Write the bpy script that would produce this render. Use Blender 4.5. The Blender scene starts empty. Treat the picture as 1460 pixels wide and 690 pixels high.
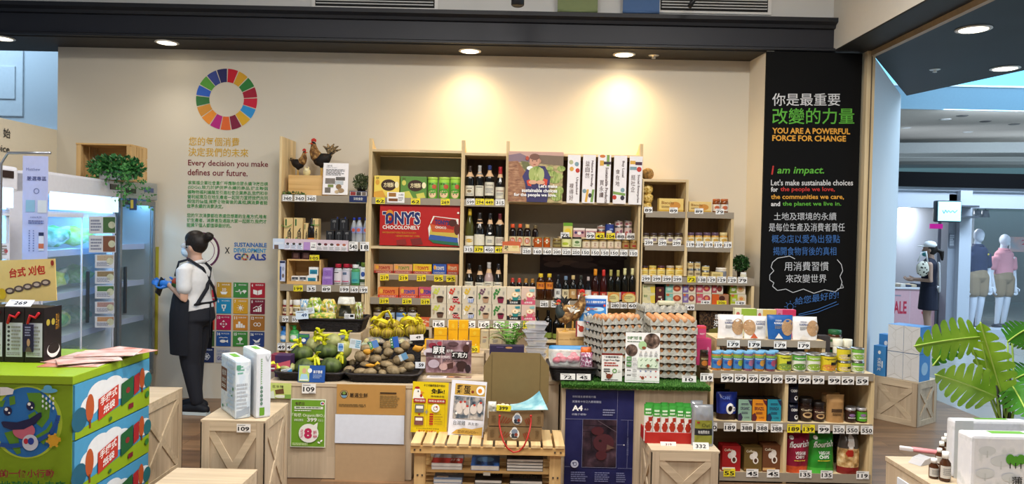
import bpy,bmesh,math,random
from mathutils import Vector,Matrix,noise
R=math.radians
SC=bpy.context.scene
COL=SC.collection
# ------------------------------------------------------------------ camera
F,CX,CY=1050.0,730.0,345.0
CAM=Vector((0,0,1.65))
PITCH,ROLL=math.atan(20/F),0.021
_f=Vector((0,math.cos(PITCH),-math.sin(PITCH)))
_r0,_u0=Vector((1,0,0)),Vector((0,math.sin(PITCH),math.cos(PITCH)))
CR=_r0*math.cos(ROLL)+_u0*math.sin(ROLL)
CU=_u0*math.cos(ROLL)-_r0*math.sin(ROLL)
cd=bpy.data.cameras.new('camera');cam=bpy.data.objects.new('camera',cd);COL.objects.link(cam)
cd.sensor_width=36;cd.lens=36*F/1460;cd.clip_end=200;cd.clip_start=.05
m=Matrix.Identity(4)
for i in range(3):
 m[i][0],m[i][1],m[i][2],m[i][3]=CR[i],CU[i],-_f[i],CAM[i]
cam.matrix_world=m
SC.camera=cam
# ------------------------------------------------------------------ light
SC.view_settings.view_transform='Standard'
SC.view_settings.look='None'
SC.view_settings.gamma=1
SC.view_settings.use_curve_mapping=False
SC.view_settings.exposure=0.0
W=bpy.data.worlds.new('world');SC.world=W;W.use_nodes=True
W.node_tree.nodes['Background'].inputs[0].default_value=(.62,.78,1,1)
W.node_tree.nodes['Background'].inputs[1].default_value=.22
def light(kind,name,loc,energy,color,rot=(0,0,0),size=.1,sy=None,spot=None,blend=.6):
 l=bpy.data.lights.new(name,kind);o=bpy.data.objects.new(name,l);COL.objects.link(o)
 o.location=loc;o.rotation_euler=rot;l.energy=energy;l.color=color
 if kind=='AREA':
  l.size=size
  if sy:l.shape='RECTANGLE';l.size_y=sy
 else:
  l.shadow_soft_size=size
 if spot:l.spot_size=spot;l.spot_blend=blend
 return o
 # rows of ceiling lamps over the sales floor in front of the shelves
for x,y,e in((-2.4,3.0,60),(-.6,3.4,105),(1.6,3.4,110),(0.4,1.0,120)):
 light('AREA','shop_ceiling_lamp',(x,y,4.1),e,(1,.955,.90),size=.9,sy=.5)
 # daylight of the mall on the right and of the hall on the left
light('AREA','mall_skylight',(8.5,9.5,5.6),700,(.55,.78,1),size=5,sy=5)
light('AREA','mall_window_light',(9.5,5.0,3.2),170,(.55,.78,1),rot=(0,R(80),0),size=3,sy=3)
light('AREA','hall_daylight',(-6.0,7.0,4.4),55,(.55,.78,1),rot=(R(55),0,0),size=1.6,sy=1.2)
# ------------------------------------------------------------------ pixels <-> world
def P(px,py,Y):
 d=_f+CR*((px-CX)/F)+CU*((CY-py)/F)
 return CAM+d*(Y/d.y)
def zat(px,py,Y):return P(px,py,Y).z
def xat(px,py,Y):return P(px,py,Y).x
# ------------------------------------------------------------------ materials
_M={}
def srgb(h):
 h=h.lstrip('#');c=[int(h[i:i+2],16)/255 for i in(0,2,4)]
 return tuple((v/12.92 if v<=.04045 else((v+.055)/1.055)**2.4)for v in c)
def mat(col,rough=.55,metal=0,emit=0,alpha=1,trans=0,var=.06,scale=30,spec=.4,coat=0):
 key=(col,rough,metal,emit,alpha,trans,var,scale,spec,coat)
 if key in _M:return _M[key]
 mt=bpy.data.materials.new('surface_'+col.lstrip('#'));mt.use_nodes=True
 nt=mt.node_tree;b=nt.nodes['Principled BSDF']
 c=srgb(col)
 b.inputs['Roughness'].default_value=rough;b.inputs['Metallic'].default_value=metal
 b.inputs['Specular IOR Level'].default_value=spec
 b.inputs['Alpha'].default_value=alpha
 b.inputs['Transmission Weight'].default_value=trans
 b.inputs['Coat Weight'].default_value=coat
 if emit:
  b.inputs['Emission Color'].default_value=(*c,1);b.inputs['Emission Strength'].default_value=emit
 if var and not emit:
  tc=nt.nodes.new('ShaderNodeTexCoord');n=nt.nodes.new('ShaderNodeTexNoise');n.inputs['Scale'].default_value=scale
  mx=nt.nodes.new('ShaderNodeMix');mx.data_type='RGBA'
  mx.inputs[6].default_value=(*[v*(1-var)for v in c],1);mx.inputs[7].default_value=(*[min(1,v*(1+var))for v in c],1)
  nt.links.new(tc.outputs['Object'],n.inputs['Vector']);nt.links.new(n.outputs['Fac'],mx.inputs[0])
  nt.links.new(mx.outputs[2],b.inputs['Base Color'])
 else:
  b.inputs['Base Color'].default_value=(*c,1)
 _M[key]=mt
 return mt
def wood(c1,c2,axis='Z',scale=1.0,rough=.55,name='wood',boards=0):
 key=('wood',c1,c2,axis,scale,boards)
 if key in _M:return _M[key]
 mt=bpy.data.materials.new(name);mt.use_nodes=True;nt=mt.node_tree;b=nt.nodes['Principled BSDF']
 tc=nt.nodes.new('ShaderNodeTexCoord');mp=nt.nodes.new('ShaderNodeMapping')
 s={'X':(1.2,26,26),'Y':(26,1.2,26),'Z':(26,26,1.2)}[axis]
 mp.inputs['Scale'].default_value=[v*scale for v in s]
 n=nt.nodes.new('ShaderNodeTexNoise');n.inputs['Scale'].default_value=1;n.inputs['Detail'].default_value=5;n.inputs['Distortion'].default_value=.6
 cr=nt.nodes.new('ShaderNodeValToRGB');cr.color_ramp.elements[0].position=.3;cr.color_ramp.elements[1].position=.7
 cr.color_ramp.elements[0].color=(*srgb(c1),1);cr.color_ramp.elements[1].color=(*srgb(c2),1)
 L=nt.links.new
 L(tc.outputs['Object'],mp.inputs[0]);L(mp.outputs[0],n.inputs['Vector']);L(n.outputs['Fac'],cr.inputs[0])
 out=cr.outputs[0]
 if boards: # glued staves of slightly different tone
  mp2=nt.nodes.new('ShaderNodeMapping');k={'X':(1.5,boards,boards),'Y':(boards,1.5,boards),'Z':(boards,boards,1.5)}[axis]
  mp2.inputs['Scale'].default_value=k
  v=nt.nodes.new('ShaderNodeTexVoronoi');v.distance='CHEBYCHEV';v.inputs['Scale'].default_value=1
  L(tc.outputs['Object'],mp2.inputs[0]);L(mp2.outputs[0],v.inputs['Vector'])
  hs=nt.nodes.new('ShaderNodeHueSaturation');mr=nt.nodes.new('ShaderNodeMapRange')
  mr.inputs[3].default_value=.9;mr.inputs[4].default_value=1.07
  sp=nt.nodes.new('ShaderNodeSeparateColor');L(v.outputs['Color'],sp.inputs[0]);L(sp.outputs[0],mr.inputs[0]);L(mr.outputs[0],hs.inputs['Value'])
  L(out,hs.inputs['Color']);out=hs.outputs[0]
 L(out,b.inputs['Base Color']);b.inputs['Roughness'].default_value=rough;b.inputs['Specular IOR Level'].default_value=.35
 _M[key]=mt
 return mt
def noisy(name,stops,scale=8,rough=.6,stretch=(1,1,1),detail=6,bump=0,kind='noise'):
 key=('noisy',name)
 if key in _M:return _M[key]
 mt=bpy.data.materials.new(name);mt.use_nodes=True;nt=mt.node_tree;b=nt.nodes['Principled BSDF'];L=nt.links.new
 tc=nt.nodes.new('ShaderNodeTexCoord');mp=nt.nodes.new('ShaderNodeMapping');mp.inputs['Scale'].default_value=stretch
 if kind=='voronoi':
  n=nt.nodes.new('ShaderNodeTexVoronoi');n.inputs['Scale'].default_value=scale;o=n.outputs['Distance']
 else:
  n=nt.nodes.new('ShaderNodeTexNoise');n.inputs['Scale'].default_value=scale;n.inputs['Detail'].default_value=detail;o=n.outputs['Fac']
 cr=nt.nodes.new('ShaderNodeValToRGB')
 while len(cr.color_ramp.elements)<len(stops):cr.color_ramp.elements.new(.5)
 for e,(p,c)in zip(cr.color_ramp.elements,stops):e.position=p;e.color=(*srgb(c),1)
 L(tc.outputs['Object'],mp.inputs[0]);L(mp.outputs[0],n.inputs['Vector']);L(o,cr.inputs[0]);L(cr.outputs[0],b.inputs['Base Color'])
 b.inputs['Roughness'].default_value=rough;b.inputs['Specular IOR Level'].default_value=.3
 if bump:
  bp=nt.nodes.new('ShaderNodeBump');bp.inputs['Strength'].default_value=bump;bp.inputs['Distance'].default_value=.01
  L(o,bp.inputs['Height']);L(bp.outputs[0],b.inputs['Normal'])
 _M[key]=mt
 return mt
def glassy(col='#ffffff',alpha=.12,rough=.05,name='clear_plastic'):
 return mat(col,rough=rough,alpha=alpha,var=0,spec=.6)
WHITE,BLACK=mat('#f4f4f2',var=.02),mat('#101010',var=.02)
CARD,YCARD,INK,GREY=mat('#f2f1ee',.4,var=.02),mat('#f0de28',.4,var=.02),mat('#17171a',var=0),mat('#8c8c8c',var=0)
PALE=wood('#c4ab80','#e6cf9f','Z',name='pale_plywood',boards=9)
PALEX=wood('#c9b088','#e8d2a6','X',name='pale_plywood_flat',boards=9)
ASH=wood('#b5a188','#cdbba0','Z',name='ash_laminate',boards=11)
ASHX=wood('#b9a68b','#d3c1a5','X',name='ash_laminate_flat',boards=11)
PINE=wood('#c69a5c','#e2bd80','X',name='pine')
PINEY=wood('#c69a5c','#e6c286','Y',name='pine_slat')
PINEZ=wood('#b9935c','#dcb982','Z',name='pine_upright')
RAIL=mat('#9a8f7e',.35,var=.05)
CLEAR=glassy(alpha=.14)
FILM=glassy('#eef4f4',alpha=.22,rough=.12)
# ------------------------------------------------------------------ mesh builder
_T={}
def text_mesh(s,bold=0.0,shear=0.0):
 k=(s,bold,shear)
 if k in _T:return _T[k]
 c=bpy.data.curves.new('lettering','FONT');c.body=s;c.resolution_u=2;c.offset=bold;c.shear=shear
 o=bpy.data.objects.new('lettering',c)
 COL.objects.link(o)
 me=bpy.data.meshes.new_from_object(o)
 vs=[(v.co.x,v.co.y)for v in me.vertices];fs=[tuple(p.vertices)for p in me.polygons]
 bpy.data.objects.remove(o);bpy.data.curves.remove(c);bpy.data.meshes.remove(me)
 if not vs:vs=[(0,0),(1,1)]
 x0,x1=min(v[0]for v in vs),max(v[0]for v in vs);y0,y1=min(v[1]for v in vs),max(v[1]for v in vs)
 vs=[((x-x0)/max(1e-6,x1-x0),(y-y0)/max(1e-6,y1-y0))for x,y in vs]
 _T[k]=(vs,fs,(x1-x0)/max(1e-6,(y1-y0)))
 return _T[k]
class MB:
 def __init__(s):s.v=[];s.f=[];s.mi=[];s.sm=[];s.mats=[];s.T=None
 def slot(s,m):
  if m not in s.mats:s.mats.append(m)
  return s.mats.index(m)
 def add(s,vs,fs,m,smooth=False):
  b=len(s.v)
  s.v+=[tuple(s.T@Vector(q))for q in vs]if s.T else[tuple(q)for q in vs]
  k=s.slot(m)
  for f in fs:s.f.append(tuple(i+b for i in f));s.mi.append(k);s.sm.append(smooth)
 def box(s,x0,y0,z0,x1,y1,z1,m,bev=0):
  if bev:
   bm=bmesh.new();bmesh.ops.create_cube(bm,size=1)
   for v in bm.verts:v.co=Vector(((x0+x1)/2+v.co.x*(x1-x0),(y0+y1)/2+v.co.y*(y1-y0),(z0+z1)/2+v.co.z*(z1-z0)))
   bmesh.ops.bevel(bm,geom=bm.edges[:],offset=bev,segments=2,profile=.6,affect='EDGES')
   bm.verts.index_update()
   s.add([v.co[:]for v in bm.verts],[[v.index for v in f.verts]for f in bm.faces],m);bm.free();return
  s.add([(x0,y0,z0),(x1,y0,z0),(x1,y1,z0),(x0,y1,z0),(x0,y0,z1),(x1,y0,z1),(x1,y1,z1),(x0,y1,z1)],
  [(3,2,1,0),(4,5,6,7),(0,1,5,4),(1,2,6,5),(2,3,7,6),(3,0,4,7)],m)
 def prism(s,poly,a,b,m,axis='y'): # poly in the other two axes, extruded a..b
  n=len(poly)
  def q(u,w,t):return{'y':(u,t,w),'x':(t,u,w),'z':(u,w,t)}[axis]
  vs=[q(u,w,a)for u,w in poly]+[q(u,w,b)for u,w in poly]
  s.add(vs,[tuple(range(n))[::-1],tuple(range(n,2*n))]+[(i,(i+1)%n,n+(i+1)%n,n+i)for i in range(n)],m)
 def lathe(s,prof,m,seg=16,c=(0,0,0),smooth=True,sx=1,sy=1):
  vs=[];fs=[]
  for r,z in prof:
   for k in range(seg):
    a=2*math.pi*k/seg;vs.append((c[0]+r*math.cos(a)*sx,c[1]+r*math.sin(a)*sy,c[2]+z))
  for i in range(len(prof)-1):
   for k in range(seg):
    fs.append((i*seg+k,i*seg+(k+1)%seg,(i+1)*seg+(k+1)%seg,(i+1)*seg+k))
  fs.append(tuple(range(seg))[::-1]);fs.append(tuple(range((len(prof)-1)*seg,len(prof)*seg)))
  s.add(vs,fs,m,smooth)
 def ell(s,c,r,m,seg=14,rings=9,nz=0,seed=0,rot=None):
  vs=[];fs=[]
  for i in range(rings+1):
   t=math.pi*i/rings
   for k in range(seg):
    a=2*math.pi*k/seg
    d=Vector((math.sin(t)*math.cos(a),math.sin(t)*math.sin(a),math.cos(t)))
    g=1+(nz*noise.noise(d*1.6+Vector((seed,seed*2.3,0)))if nz else 0)
    q=Vector((d.x*r[0]*g,d.y*r[1]*g,d.z*r[2]*g))
    if rot:q=rot@q
    vs.append(q+Vector(c))
  for i in range(rings):
   for k in range(seg):fs.append((i*seg+k,(i+1)*seg+k,(i+1)*seg+(k+1)%seg,i*seg+(k+1)%seg))
  s.add(vs,fs,m,True)
 def tube(s,pts,r,m,seg=8,round_ends=False,flat=1):
  pts=[Vector(p)for p in pts];n=len(pts)
  rs=list(r)if isinstance(r,(list,tuple))else[r]*n
  if round_ends:
   d0=(pts[0]-pts[1]).normalized();d1=(pts[-1]-pts[-2]).normalized()
   a=[(pts[0]+d0*rs[0]*math.sin(t),rs[0]*math.cos(t))for t in(1.45,1.0,.5)]
   b=[(pts[-1]+d1*rs[-1]*math.sin(t),rs[-1]*math.cos(t))for t in(.5,1.0,1.45)]
   pts=[p for p,_ in a]+pts+[p for p,_ in b];rs=[q for _,q in a]+rs+[q for _,q in b];n=len(pts)
  vs=[];fs=[];u=None
  for i in range(n):
   t=(pts[min(i+1,n-1)]-pts[max(i-1,0)]).normalized()
   if u is None:u=t.orthogonal().normalized()
   u=(u-t*u.dot(t));u=u.normalized()if u.length>1e-6 else t.orthogonal().normalized()
   w=t.cross(u)
   for k in range(seg):
    a=2*math.pi*k/seg;vs.append(pts[i]+u*rs[i]*math.cos(a)+w*rs[i]*flat*math.sin(a))
  for i in range(n-1):
   for k in range(seg):fs.append((i*seg+k,i*seg+(k+1)%seg,(i+1)*seg+(k+1)%seg,(i+1)*seg+k))
  fs.append(tuple(range(seg))[::-1]);fs.append(tuple(range((n-1)*seg,n*seg)))
  s.add(vs,fs,m,True)
 def build(s,name,label=None,cat=None,group=None,parent=None,loc=(0,0,0),rot=(0,0,0),kind=None,remesh=0,fix=False,smooth_iter=6):
  me=bpy.data.meshes.new(name);me.from_pydata(s.v,[],s.f)
  for mt in s.mats:me.materials.append(mt)
  me.polygons.foreach_set('material_index',s.mi);me.polygons.foreach_set('use_smooth',s.sm);me.update()
  if fix:
   bm=bmesh.new();bm.from_mesh(me);bmesh.ops.recalc_face_normals(bm,faces=bm.faces);bm.to_mesh(me);bm.free()
  if remesh:
   o=bpy.data.objects.new(name,me);COL.objects.link(o)
   md=o.modifiers.new('r','REMESH');md.mode='VOXEL';md.voxel_size=remesh;md.use_smooth_shade=True
   md2=o.modifiers.new('s','SMOOTH');md2.factor=.5;md2.iterations=smooth_iter
   dg=bpy.context.evaluated_depsgraph_get()
   me2=bpy.data.meshes.new_from_object(o.evaluated_get(dg),depsgraph=dg)
   bpy.data.objects.remove(o);bpy.data.meshes.remove(me);me=me2;me.name=name
   me.materials.clear()
   for mt in s.mats:me.materials.append(mt)
   me.polygons.foreach_set('use_smooth',[True]*len(me.polygons))
  o=bpy.data.objects.new(name,me);COL.objects.link(o)
  if parent:o.parent=parent
  o.location=loc;o.rotation_euler=rot
  tag(o,label,cat,group,kind)
  return o
def tag(o,label=None,cat=None,group=None,kind=None):
 if label:o['label']=label
 if cat:o['category']=cat
 if group:o['group']=group
 if kind:o['kind']=kind
 return o
def thing(name,label,cat,loc=(0,0,0),rz=0,group=None):
 o=bpy.data.objects.new(name,None);COL.objects.link(o);o.empty_display_size=.05
 o.location=loc;o.rotation_euler=(0,0,rz)
 return tag(o,label,cat,group)
def struct(mb,name,fix=False):return mb.build(name,kind='structure',fix=fix)
ORD=['first','second','third','fourth','fifth','sixth','seventh','eighth','ninth','tenth','eleventh','twelfth','thirteenth','fourteenth']
class CV: # prints flat ink shapes on a face; units are a rectangle (l,t,r,b), y downward
 def __init__(s,mb,box,fn,n=1,step=.0004):s.mb,s.b,s.fn,s.n,s.off,s.step=mb,box,fn,n,.0006,step
 def q(s,x,y,e=0):
  l,t,r,b=s.b
  return s.fn((x-l)/(r-l),(b-y)/(b-t),s.off+e)
 def nxt(s):s.off+=s.step
 def rect(s,l,t,r,b,m,ny=1):
  n=s.n;vs=[];fs=[]
  for j in range(ny+1):
   for i in range(n+1):vs.append(s.q(l+(r-l)*i/n,b+(t-b)*j/ny))
  for j in range(ny):
   for i in range(n):fs.append((j*(n+1)+i,j*(n+1)+i+1,(j+1)*(n+1)+i+1,(j+1)*(n+1)+i))
  s.mb.add(vs,fs,m);s.nxt();return s
 def ring(s,cx,cy,r0,r1,m,a0=0,a1=360,seg=28,ky=1):
  vs=[];fs=[]
  for i in range(seg+1):
   a=R(a0+(a1-a0)*i/seg)
   vs+=[s.q(cx+r0*math.cos(a),cy-r0*ky*math.sin(a)),s.q(cx+r1*math.cos(a),cy-r1*ky*math.sin(a))]
  for i in range(seg):fs.append((2*i,2*i+1,2*i+3,2*i+2))
  s.mb.add(vs,fs,m);s.nxt();return s
 def ell(s,cx,cy,rx,ry,m,seg=22,rot=0):
  c,d=math.cos(R(rot)),math.sin(R(rot));vs=[s.q(cx,cy)];fs=[]
  for k in(.5,1):
   for i in range(seg):
    a=2*math.pi*i/seg;x,y=rx*k*math.cos(a),ry*k*math.sin(a)
    vs.append(s.q(cx+x*c-y*d,cy+x*d+y*c))
  for i in range(seg):
   j=(i+1)%seg;fs+=[(0,1+j,1+i),(1+i,1+j,1+seg+j,1+seg+i)]
  s.mb.add(vs,fs,m);s.nxt();return s
 def poly(s,pts,m):
  s.mb.add([s.q(x,y)for x,y in pts],[tuple(range(len(pts)))],m);s.nxt();return s
 def line(s,pts,w,m):
  for(x0,y0),(x1,y1)in zip(pts,pts[1:]):
   d=math.hypot(x1-x0,y1-y0)or 1;nx,ny=-(y1-y0)/d*w/2,(x1-x0)/d*w/2
   s.mb.add([s.q(x0+nx,y0+ny),s.q(x1+nx,y1+ny),s.q(x1-nx,y1-ny),s.q(x0-nx,y0-ny)],[(0,1,2,3)],m)
  s.nxt();return s
 def text(s,t,l,tp,r,b,m,bold=0.0,shear=0,rot=0,slope=0,fit=True):
  vs,fs,asp=text_mesh(t,bold,shear)
  if rot==90: # reads downward
   pts=[s.q(r-(r-l)*(1-y)if False else l+(r-l)*y,tp+(b-tp)*x)for x,y in vs]
  else:
   pts=[s.q(l+(r-l)*x,b+(tp-b)*y+slope*(r-l)*x)for x,y in vs]
  s.mb.add(pts,fs,m);s.nxt();return s
 def lines(s,l,t,r,b,n,m,seed=1,fill=.55,ragged=.25):
  rd=random.Random(seed);h=(b-t)/n
  for i in range(n):
   y=t+i*h;x=l;e=r-(r-l)*ragged*rd.random()
   while x<e-1e-6:
    w=min(e-x,(r-l)*(.06+.16*rd.random()))
    s.mb.add([s.q(x,y+h*fill),s.q(x+w*.85,y+h*fill),s.q(x+w*.85,y),s.q(x,y)],[(0,1,2,3)],m)
    x+=w
  s.nxt();return s
def flat(w,h,y=0,x0=None,z0=0): # front face of a thing: faces -Y
 x0=-w/2 if x0 is None else x0
 return lambda a,b,o:(x0+a*w,y-o,z0+b*h)
def cyl(r,h,z0=0,span=150,cy=0,taper=None):
 def fn(a,b,o):
  t=R((a-.5)*span);rr=(r if taper is None else taper(b))+o
  return(rr*math.sin(t),cy-rr*math.cos(t),z0+b*h)
 return fn
 # ------------------------------------------------------------------ boards, posters, cards
def panel(name,label,cat,l,t,r,b,Y,base=None,th=.006,lean=0,yaw=0,tilt=0,group=None,draw=None,backing=None,loc=None,parent=None):
 """a flat board whose front covers the rectangle l,t,r,b (photo units) at depth Y, drawn in those same units"""
 w,h=(r-l)*Y/F,(b-t)*Y/F
 o=P((l+r)/2,b,Y)if loc is None else Vector(loc)
 mb=MB();mb.box(-w/2,0,0,w/2,th,h,backing or base or CARD)
 cv=CV(mb,(l,t,r,b),flat(w,h))
 if base and backing:cv.rect(l,t,r,b,base)
 if draw:draw(cv)
 return mb.build(name,label,cat,group,loc=o,rot=(R(-lean),R(tilt),R(yaw)),parent=parent)
def tags(rows,t,b,Y,where,slope=.02,lean=0,z=None,kind='price_tag',group=None,cat='price tag'):
 """price cards: (left, right, text[, 'y'])"""
 cnt={}
 for q in rows:cnt[(q[2],len(q)>3)]=cnt.get((q[2],len(q)>3),0)+1
 seen={}
 x_first=rows[0][0]
 for q in rows:
  l,r,s=q[:3];y=len(q)>3;k=(s,y)
  i=seen.get(k,0);seen[k]=i+1
  dy=slope*(l-x_first)
  tt,bb=t+dy,b+dy
  lab=f"{'yellow' if y else 'white'} price card reading {s} {where}" if cnt[k]==1 else f"{ORD[i]} {'yellow' if y else 'white'} {s} price card from left {where}"
  def dr(c,s=s,l=l,r=r,tt=tt,bb=bb):
   h=bb-tt;w=r-l;tw=min(w*.8,.30*h*len(s)*2.1)
   c.text(s,(l+r)/2-tw/2,tt+h*.32,(l+r)/2+tw/2,tt+h*.82,INK,bold=.025)
   c.rect(l+w*.08,tt+h*.1,l+w*.62,tt+h*.17,GREY)
   c.rect(l+w*.5,tt+h*.9,l+w*.92,tt+h*.95,GREY)
  lo=P((l+r)/2,bb,Y)
  panel(kind,lab,cat,l+.4,tt,r-.4,bb,Y,base=YCARD if y else CARD,th=.0012,lean=lean,draw=dr,group=group or 'price cards on the shelf edges',loc=lo)
  # ------------------------------------------------------------------ shelves and goods
class Sh: # a standing surface: front edge depth and height
 def __init__(s,px,py,Y):s.Y=Y;s.z=P(px,py,Y).z
def fit(l,r,top,S,inset=.03,dz=0):
 Y=S.Y+inset;w=(r-l)*Y/F;mid=(l+r)/2
 z0=S.z+dz;zt=P(mid,top,Y).z
 x=P(mid,top,Y).x
 return x,Y,z0+.0008,w,zt-z0-.0008
def carton(label,l,r,top,S,depth=.08,base=None,draw=None,inset=.03,dz=0,h=None,name='carton',cat='box',group=None,side=None,rz=0,lean=0,bev=.0015):
 x,Y,z0,w,hh=fit(l,r,top,S,inset,dz);h=h or hh
 mb=MB();mb.box(-w/2,0,0,w/2,depth,h,side or base or CARD,bev)
 cv=CV(mb,(0,0,100,100),flat(w,h))
 if side and base:cv.rect(0,0,100,100,base)
 if draw:draw(cv)
 mb.build(name,label,cat,group,loc=(x,Y,z0),rot=(R(-lean),0,rz))
 return z0+h
def jar(label,l,r,top,S,glass,lid,lab=None,draw=None,inset=.03,dz=0,name='glass_jar',cat='jar',group=None,lidh=.22,lt=.3,lb=.12,h=None,neck=.9,parts=True):
 x,Y,z0,w,hh=fit(l,r,top,S,inset,dz);h=h or hh;rad=w/2
 t=thing(name,label,cat,(x,Y+rad,z0),0,group)
 hb=h*(1-lidh)
 mb=MB();mb.lathe([(rad*.9,0),(rad,h*.04),(rad,hb*.86),(rad*neck,hb),(rad*neck*.95,hb+.002)],glass,16);mb.build('glass_body',parent=t)
 mb=MB();mb.lathe([(rad*neck*1.03,hb),(rad*neck*1.05,hb+.002),(rad*neck*1.05,h-.003),(rad*neck*.98,h)],lid,16);mb.build('lid',parent=t)
 if lab:
  mb=MB();z1,z2=h*lb,hb*(1-lt+.12)
  cv=CV(mb,(0,0,100,100),cyl(rad*1.005,z2-z1,z1,170),n=10);cv.rect(0,0,100,100,lab)
  if draw:draw(cv)
  mb.build('paper_label',parent=t)
 return z0+h
def can(label,l,r,top,S,base,draw=None,inset=.03,dz=0,h=None,group=None,name='food_can',cat='can',metal='#b9bcc0'):
 x,Y,z0,w,hh=fit(l,r,top,S,inset,dz);h=h or hh;rad=w/2
 t=thing(name,label,cat,(x,Y+rad,z0),0,group)
 mb=MB();ml=mat(metal,.3,1)
 mb.lathe([(rad*.96,0),(rad,.003),(rad,.006),(rad*.97,.008),(rad*.97,h-.008),(rad,h-.006),(rad,h-.001),(rad*.95,h),(rad*.93,h-.004)],ml,18);mb.build('tin_body',parent=t)
 mb=MB();cv=CV(mb,(0,0,100,100),cyl(rad*.985,h-.018,.009,300),n=16);cv.rect(0,0,100,100,base)
 cv=CV(mb,(0,0,100,100),cyl(rad*.985,h-.018,.009,150),n=8)
 cv.off=.001
 if draw:draw(cv)
 mb.build('paper_wrap',parent=t)
 return z0+h
BOTTLES={ # (radius fraction, height fraction) outlines
'bordeaux':[(.9,0),(1,.02),(1,.62),(.93,.68),(.55,.76),(.38,.8),(.36,.99),(.4,.992),(.4,1)],
'burgundy':[(.9,0),(1,.02),(1,.48),(.9,.56),(.55,.7),(.4,.79),(.36,.98),(.4,.985),(.4,1)],
'hock':[(.9,0),(1,.02),(1,.45),(.85,.6),(.5,.76),(.38,.86),(.36,1)],
'soy':[(.9,0),(1,.03),(1,.52),(.94,.6),(.98,.68),(.8,.78),(.48,.84),(.46,1)],
'oil':[(.9,0),(1,.02),(1,.4),(.94,.43),(.94,.66),(1,.68),(.75,.8),(.45,.86),(.43,1)],
'vinegar':[(.9,0),(1,.02),(1,.58),(.8,.68),(.42,.78),(.4,1)],
'pump':[(.9,0),(1,.05),(1,.6),(.7,.7),(.35,.74),(.35,.8)],
'slab':[(.95,0),(1,.05),(1,.72),(.85,.8),(.5,.82),(.5,.84)],
'water':[(.85,0),(1,.04),(1,.3),(.92,.34),(1,.38),(1,.62),(.6,.82),(.42,.86),(.42,.9)],
}
def bottle(label,l,r,top,S,shape='bordeaux',glass=None,cap=None,caph=.2,lab=None,lz=(.1,.45),draw=None,inset=.03,dz=0,h=None,name='wine_bottle',cat='bottle',group=None,sx=1,sy=1,cap_r=1.08,neckband=None,extra=None):
 x,Y,z0,w,hh=fit(l,r,top,S,inset,dz);h=h or hh;rad=w/2
 t=thing(name,label,cat,(x,Y+rad*sy,z0),0,group)
 pr=[(a*rad,b*h)for a,b in BOTTLES[shape]]
 mb=MB();mb.lathe(pr,glass,14,sx=sx,sy=sy);mb.build('bottle_body',parent=t)
 def rat(f):
  B=BOTTLES[shape]
  for(a,b),(c,d)in zip(B,B[1:]):
   if b<=f<=d:return(a+(c-a)*(f-b)/max(1e-6,d-b))*rad
  return B[-1][0]*rad
 if cap:
  zs=[1-caph+caph*i/4 for i in range(5)]
  mb=MB();mb.lathe([(rat(f)*cap_r+.0006,f*h)for f in zs]+[(rat(.99)*cap_r*.9,h+.001)],cap,12);mb.build('cap',parent=t)
 if lab:
  mb=MB();z1,z2=lz
  fn=cyl(rad*1.01,(z2-z1)*h,z1*h,150,taper=lambda b:rat(z1+(z2-z1)*b)*1.01)
  cv=CV(mb,(0,0,100,100),fn,n=8);cv.rect(0,0,100,100,lab,ny=3)
  if draw:draw(cv)
  mb.build('paper_label',parent=t)
 if neckband:
  mt,a,b=neckband;mb=MB()
  fn=cyl(0,(b-a)*h,a*h,200,taper=lambda q:rat(a+(b-a)*q)*1.04+.0005)
  cv=CV(mb,(0,0,100,100),fn,n=6);cv.rect(0,0,100,100,mt,ny=4);mb.build('neck_label',parent=t)
 if extra:extra(t,rad,h)
 return t
def pouch(label,l,r,top,S,thick,face,inset=.03,dz=0,h=None,name='snack_bag',cat='bag',group=None,draw=None,lean=0,rz=0,nz=.25,seed=1,nx=16,ny=22,back=None,flatb=True,edge=.5,top_pinch=1):
 """a filled bag: face(u,v) gives the material of each patch, u and v from 0 to 1"""
 x,Y,z0,w,hh=fit(l,r,top,S,inset,dz);h=h or hh
 def sh(u,v):
  a=max(0,1-abs(2*u-1)**2.6)**edge
  bt=min(1,(1-v)/.22)**.6;bb=1 if flatb else min(1,v/.12)**.5
  n=1+nz*noise.noise(Vector((u*4,v*5,seed*7.1)))+.5*nz*noise.noise(Vector((u*11,v*9,seed*3.1)))
  return thick/2*a*bt*bb*n
 def xx(u,v):return(u-.5)*w*(1-.06*math.sin(v*3.1+seed)-(1-top_pinch)*v**3)
 mb=MB()
 for sgn in(-1,1):
  vs=[]
  for j in range(ny+1):
   for i in range(nx+1):
    u,v=i/nx,j/ny;vs.append((xx(u,v),sgn*sh(u,v),v*h))
  for j in range(ny):
   for i in range(nx):
    f=(j*(nx+1)+i,j*(nx+1)+i+1,(j+1)*(nx+1)+i+1,(j+1)*(nx+1)+i)
    q=[vs[k]for k in f]
    mb.add(q,[(0,1,2,3)],face((i+.5)/nx,(j+.5)/ny)if sgn<0 else(back or face(0.02,(j+.5)/ny)),True)
 cv=CV(mb,(0,0,100,100),lambda a,b,o:(xx(a,b),-sh(a,b)-.0015-o,b*h),n=6)
 if draw:draw(cv)
 # weld the patches of each face so the film shades smoothly
 o=mb.build(name,label,cat,group,loc=(x,Y+thick/2,z0),rot=(R(-lean),0,rz))
 bm=bmesh.new();bm.from_mesh(o.data);bmesh.ops.remove_doubles(bm,verts=bm.verts,dist=.00005);bm.to_mesh(o.data);bm.free()
 return o
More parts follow.
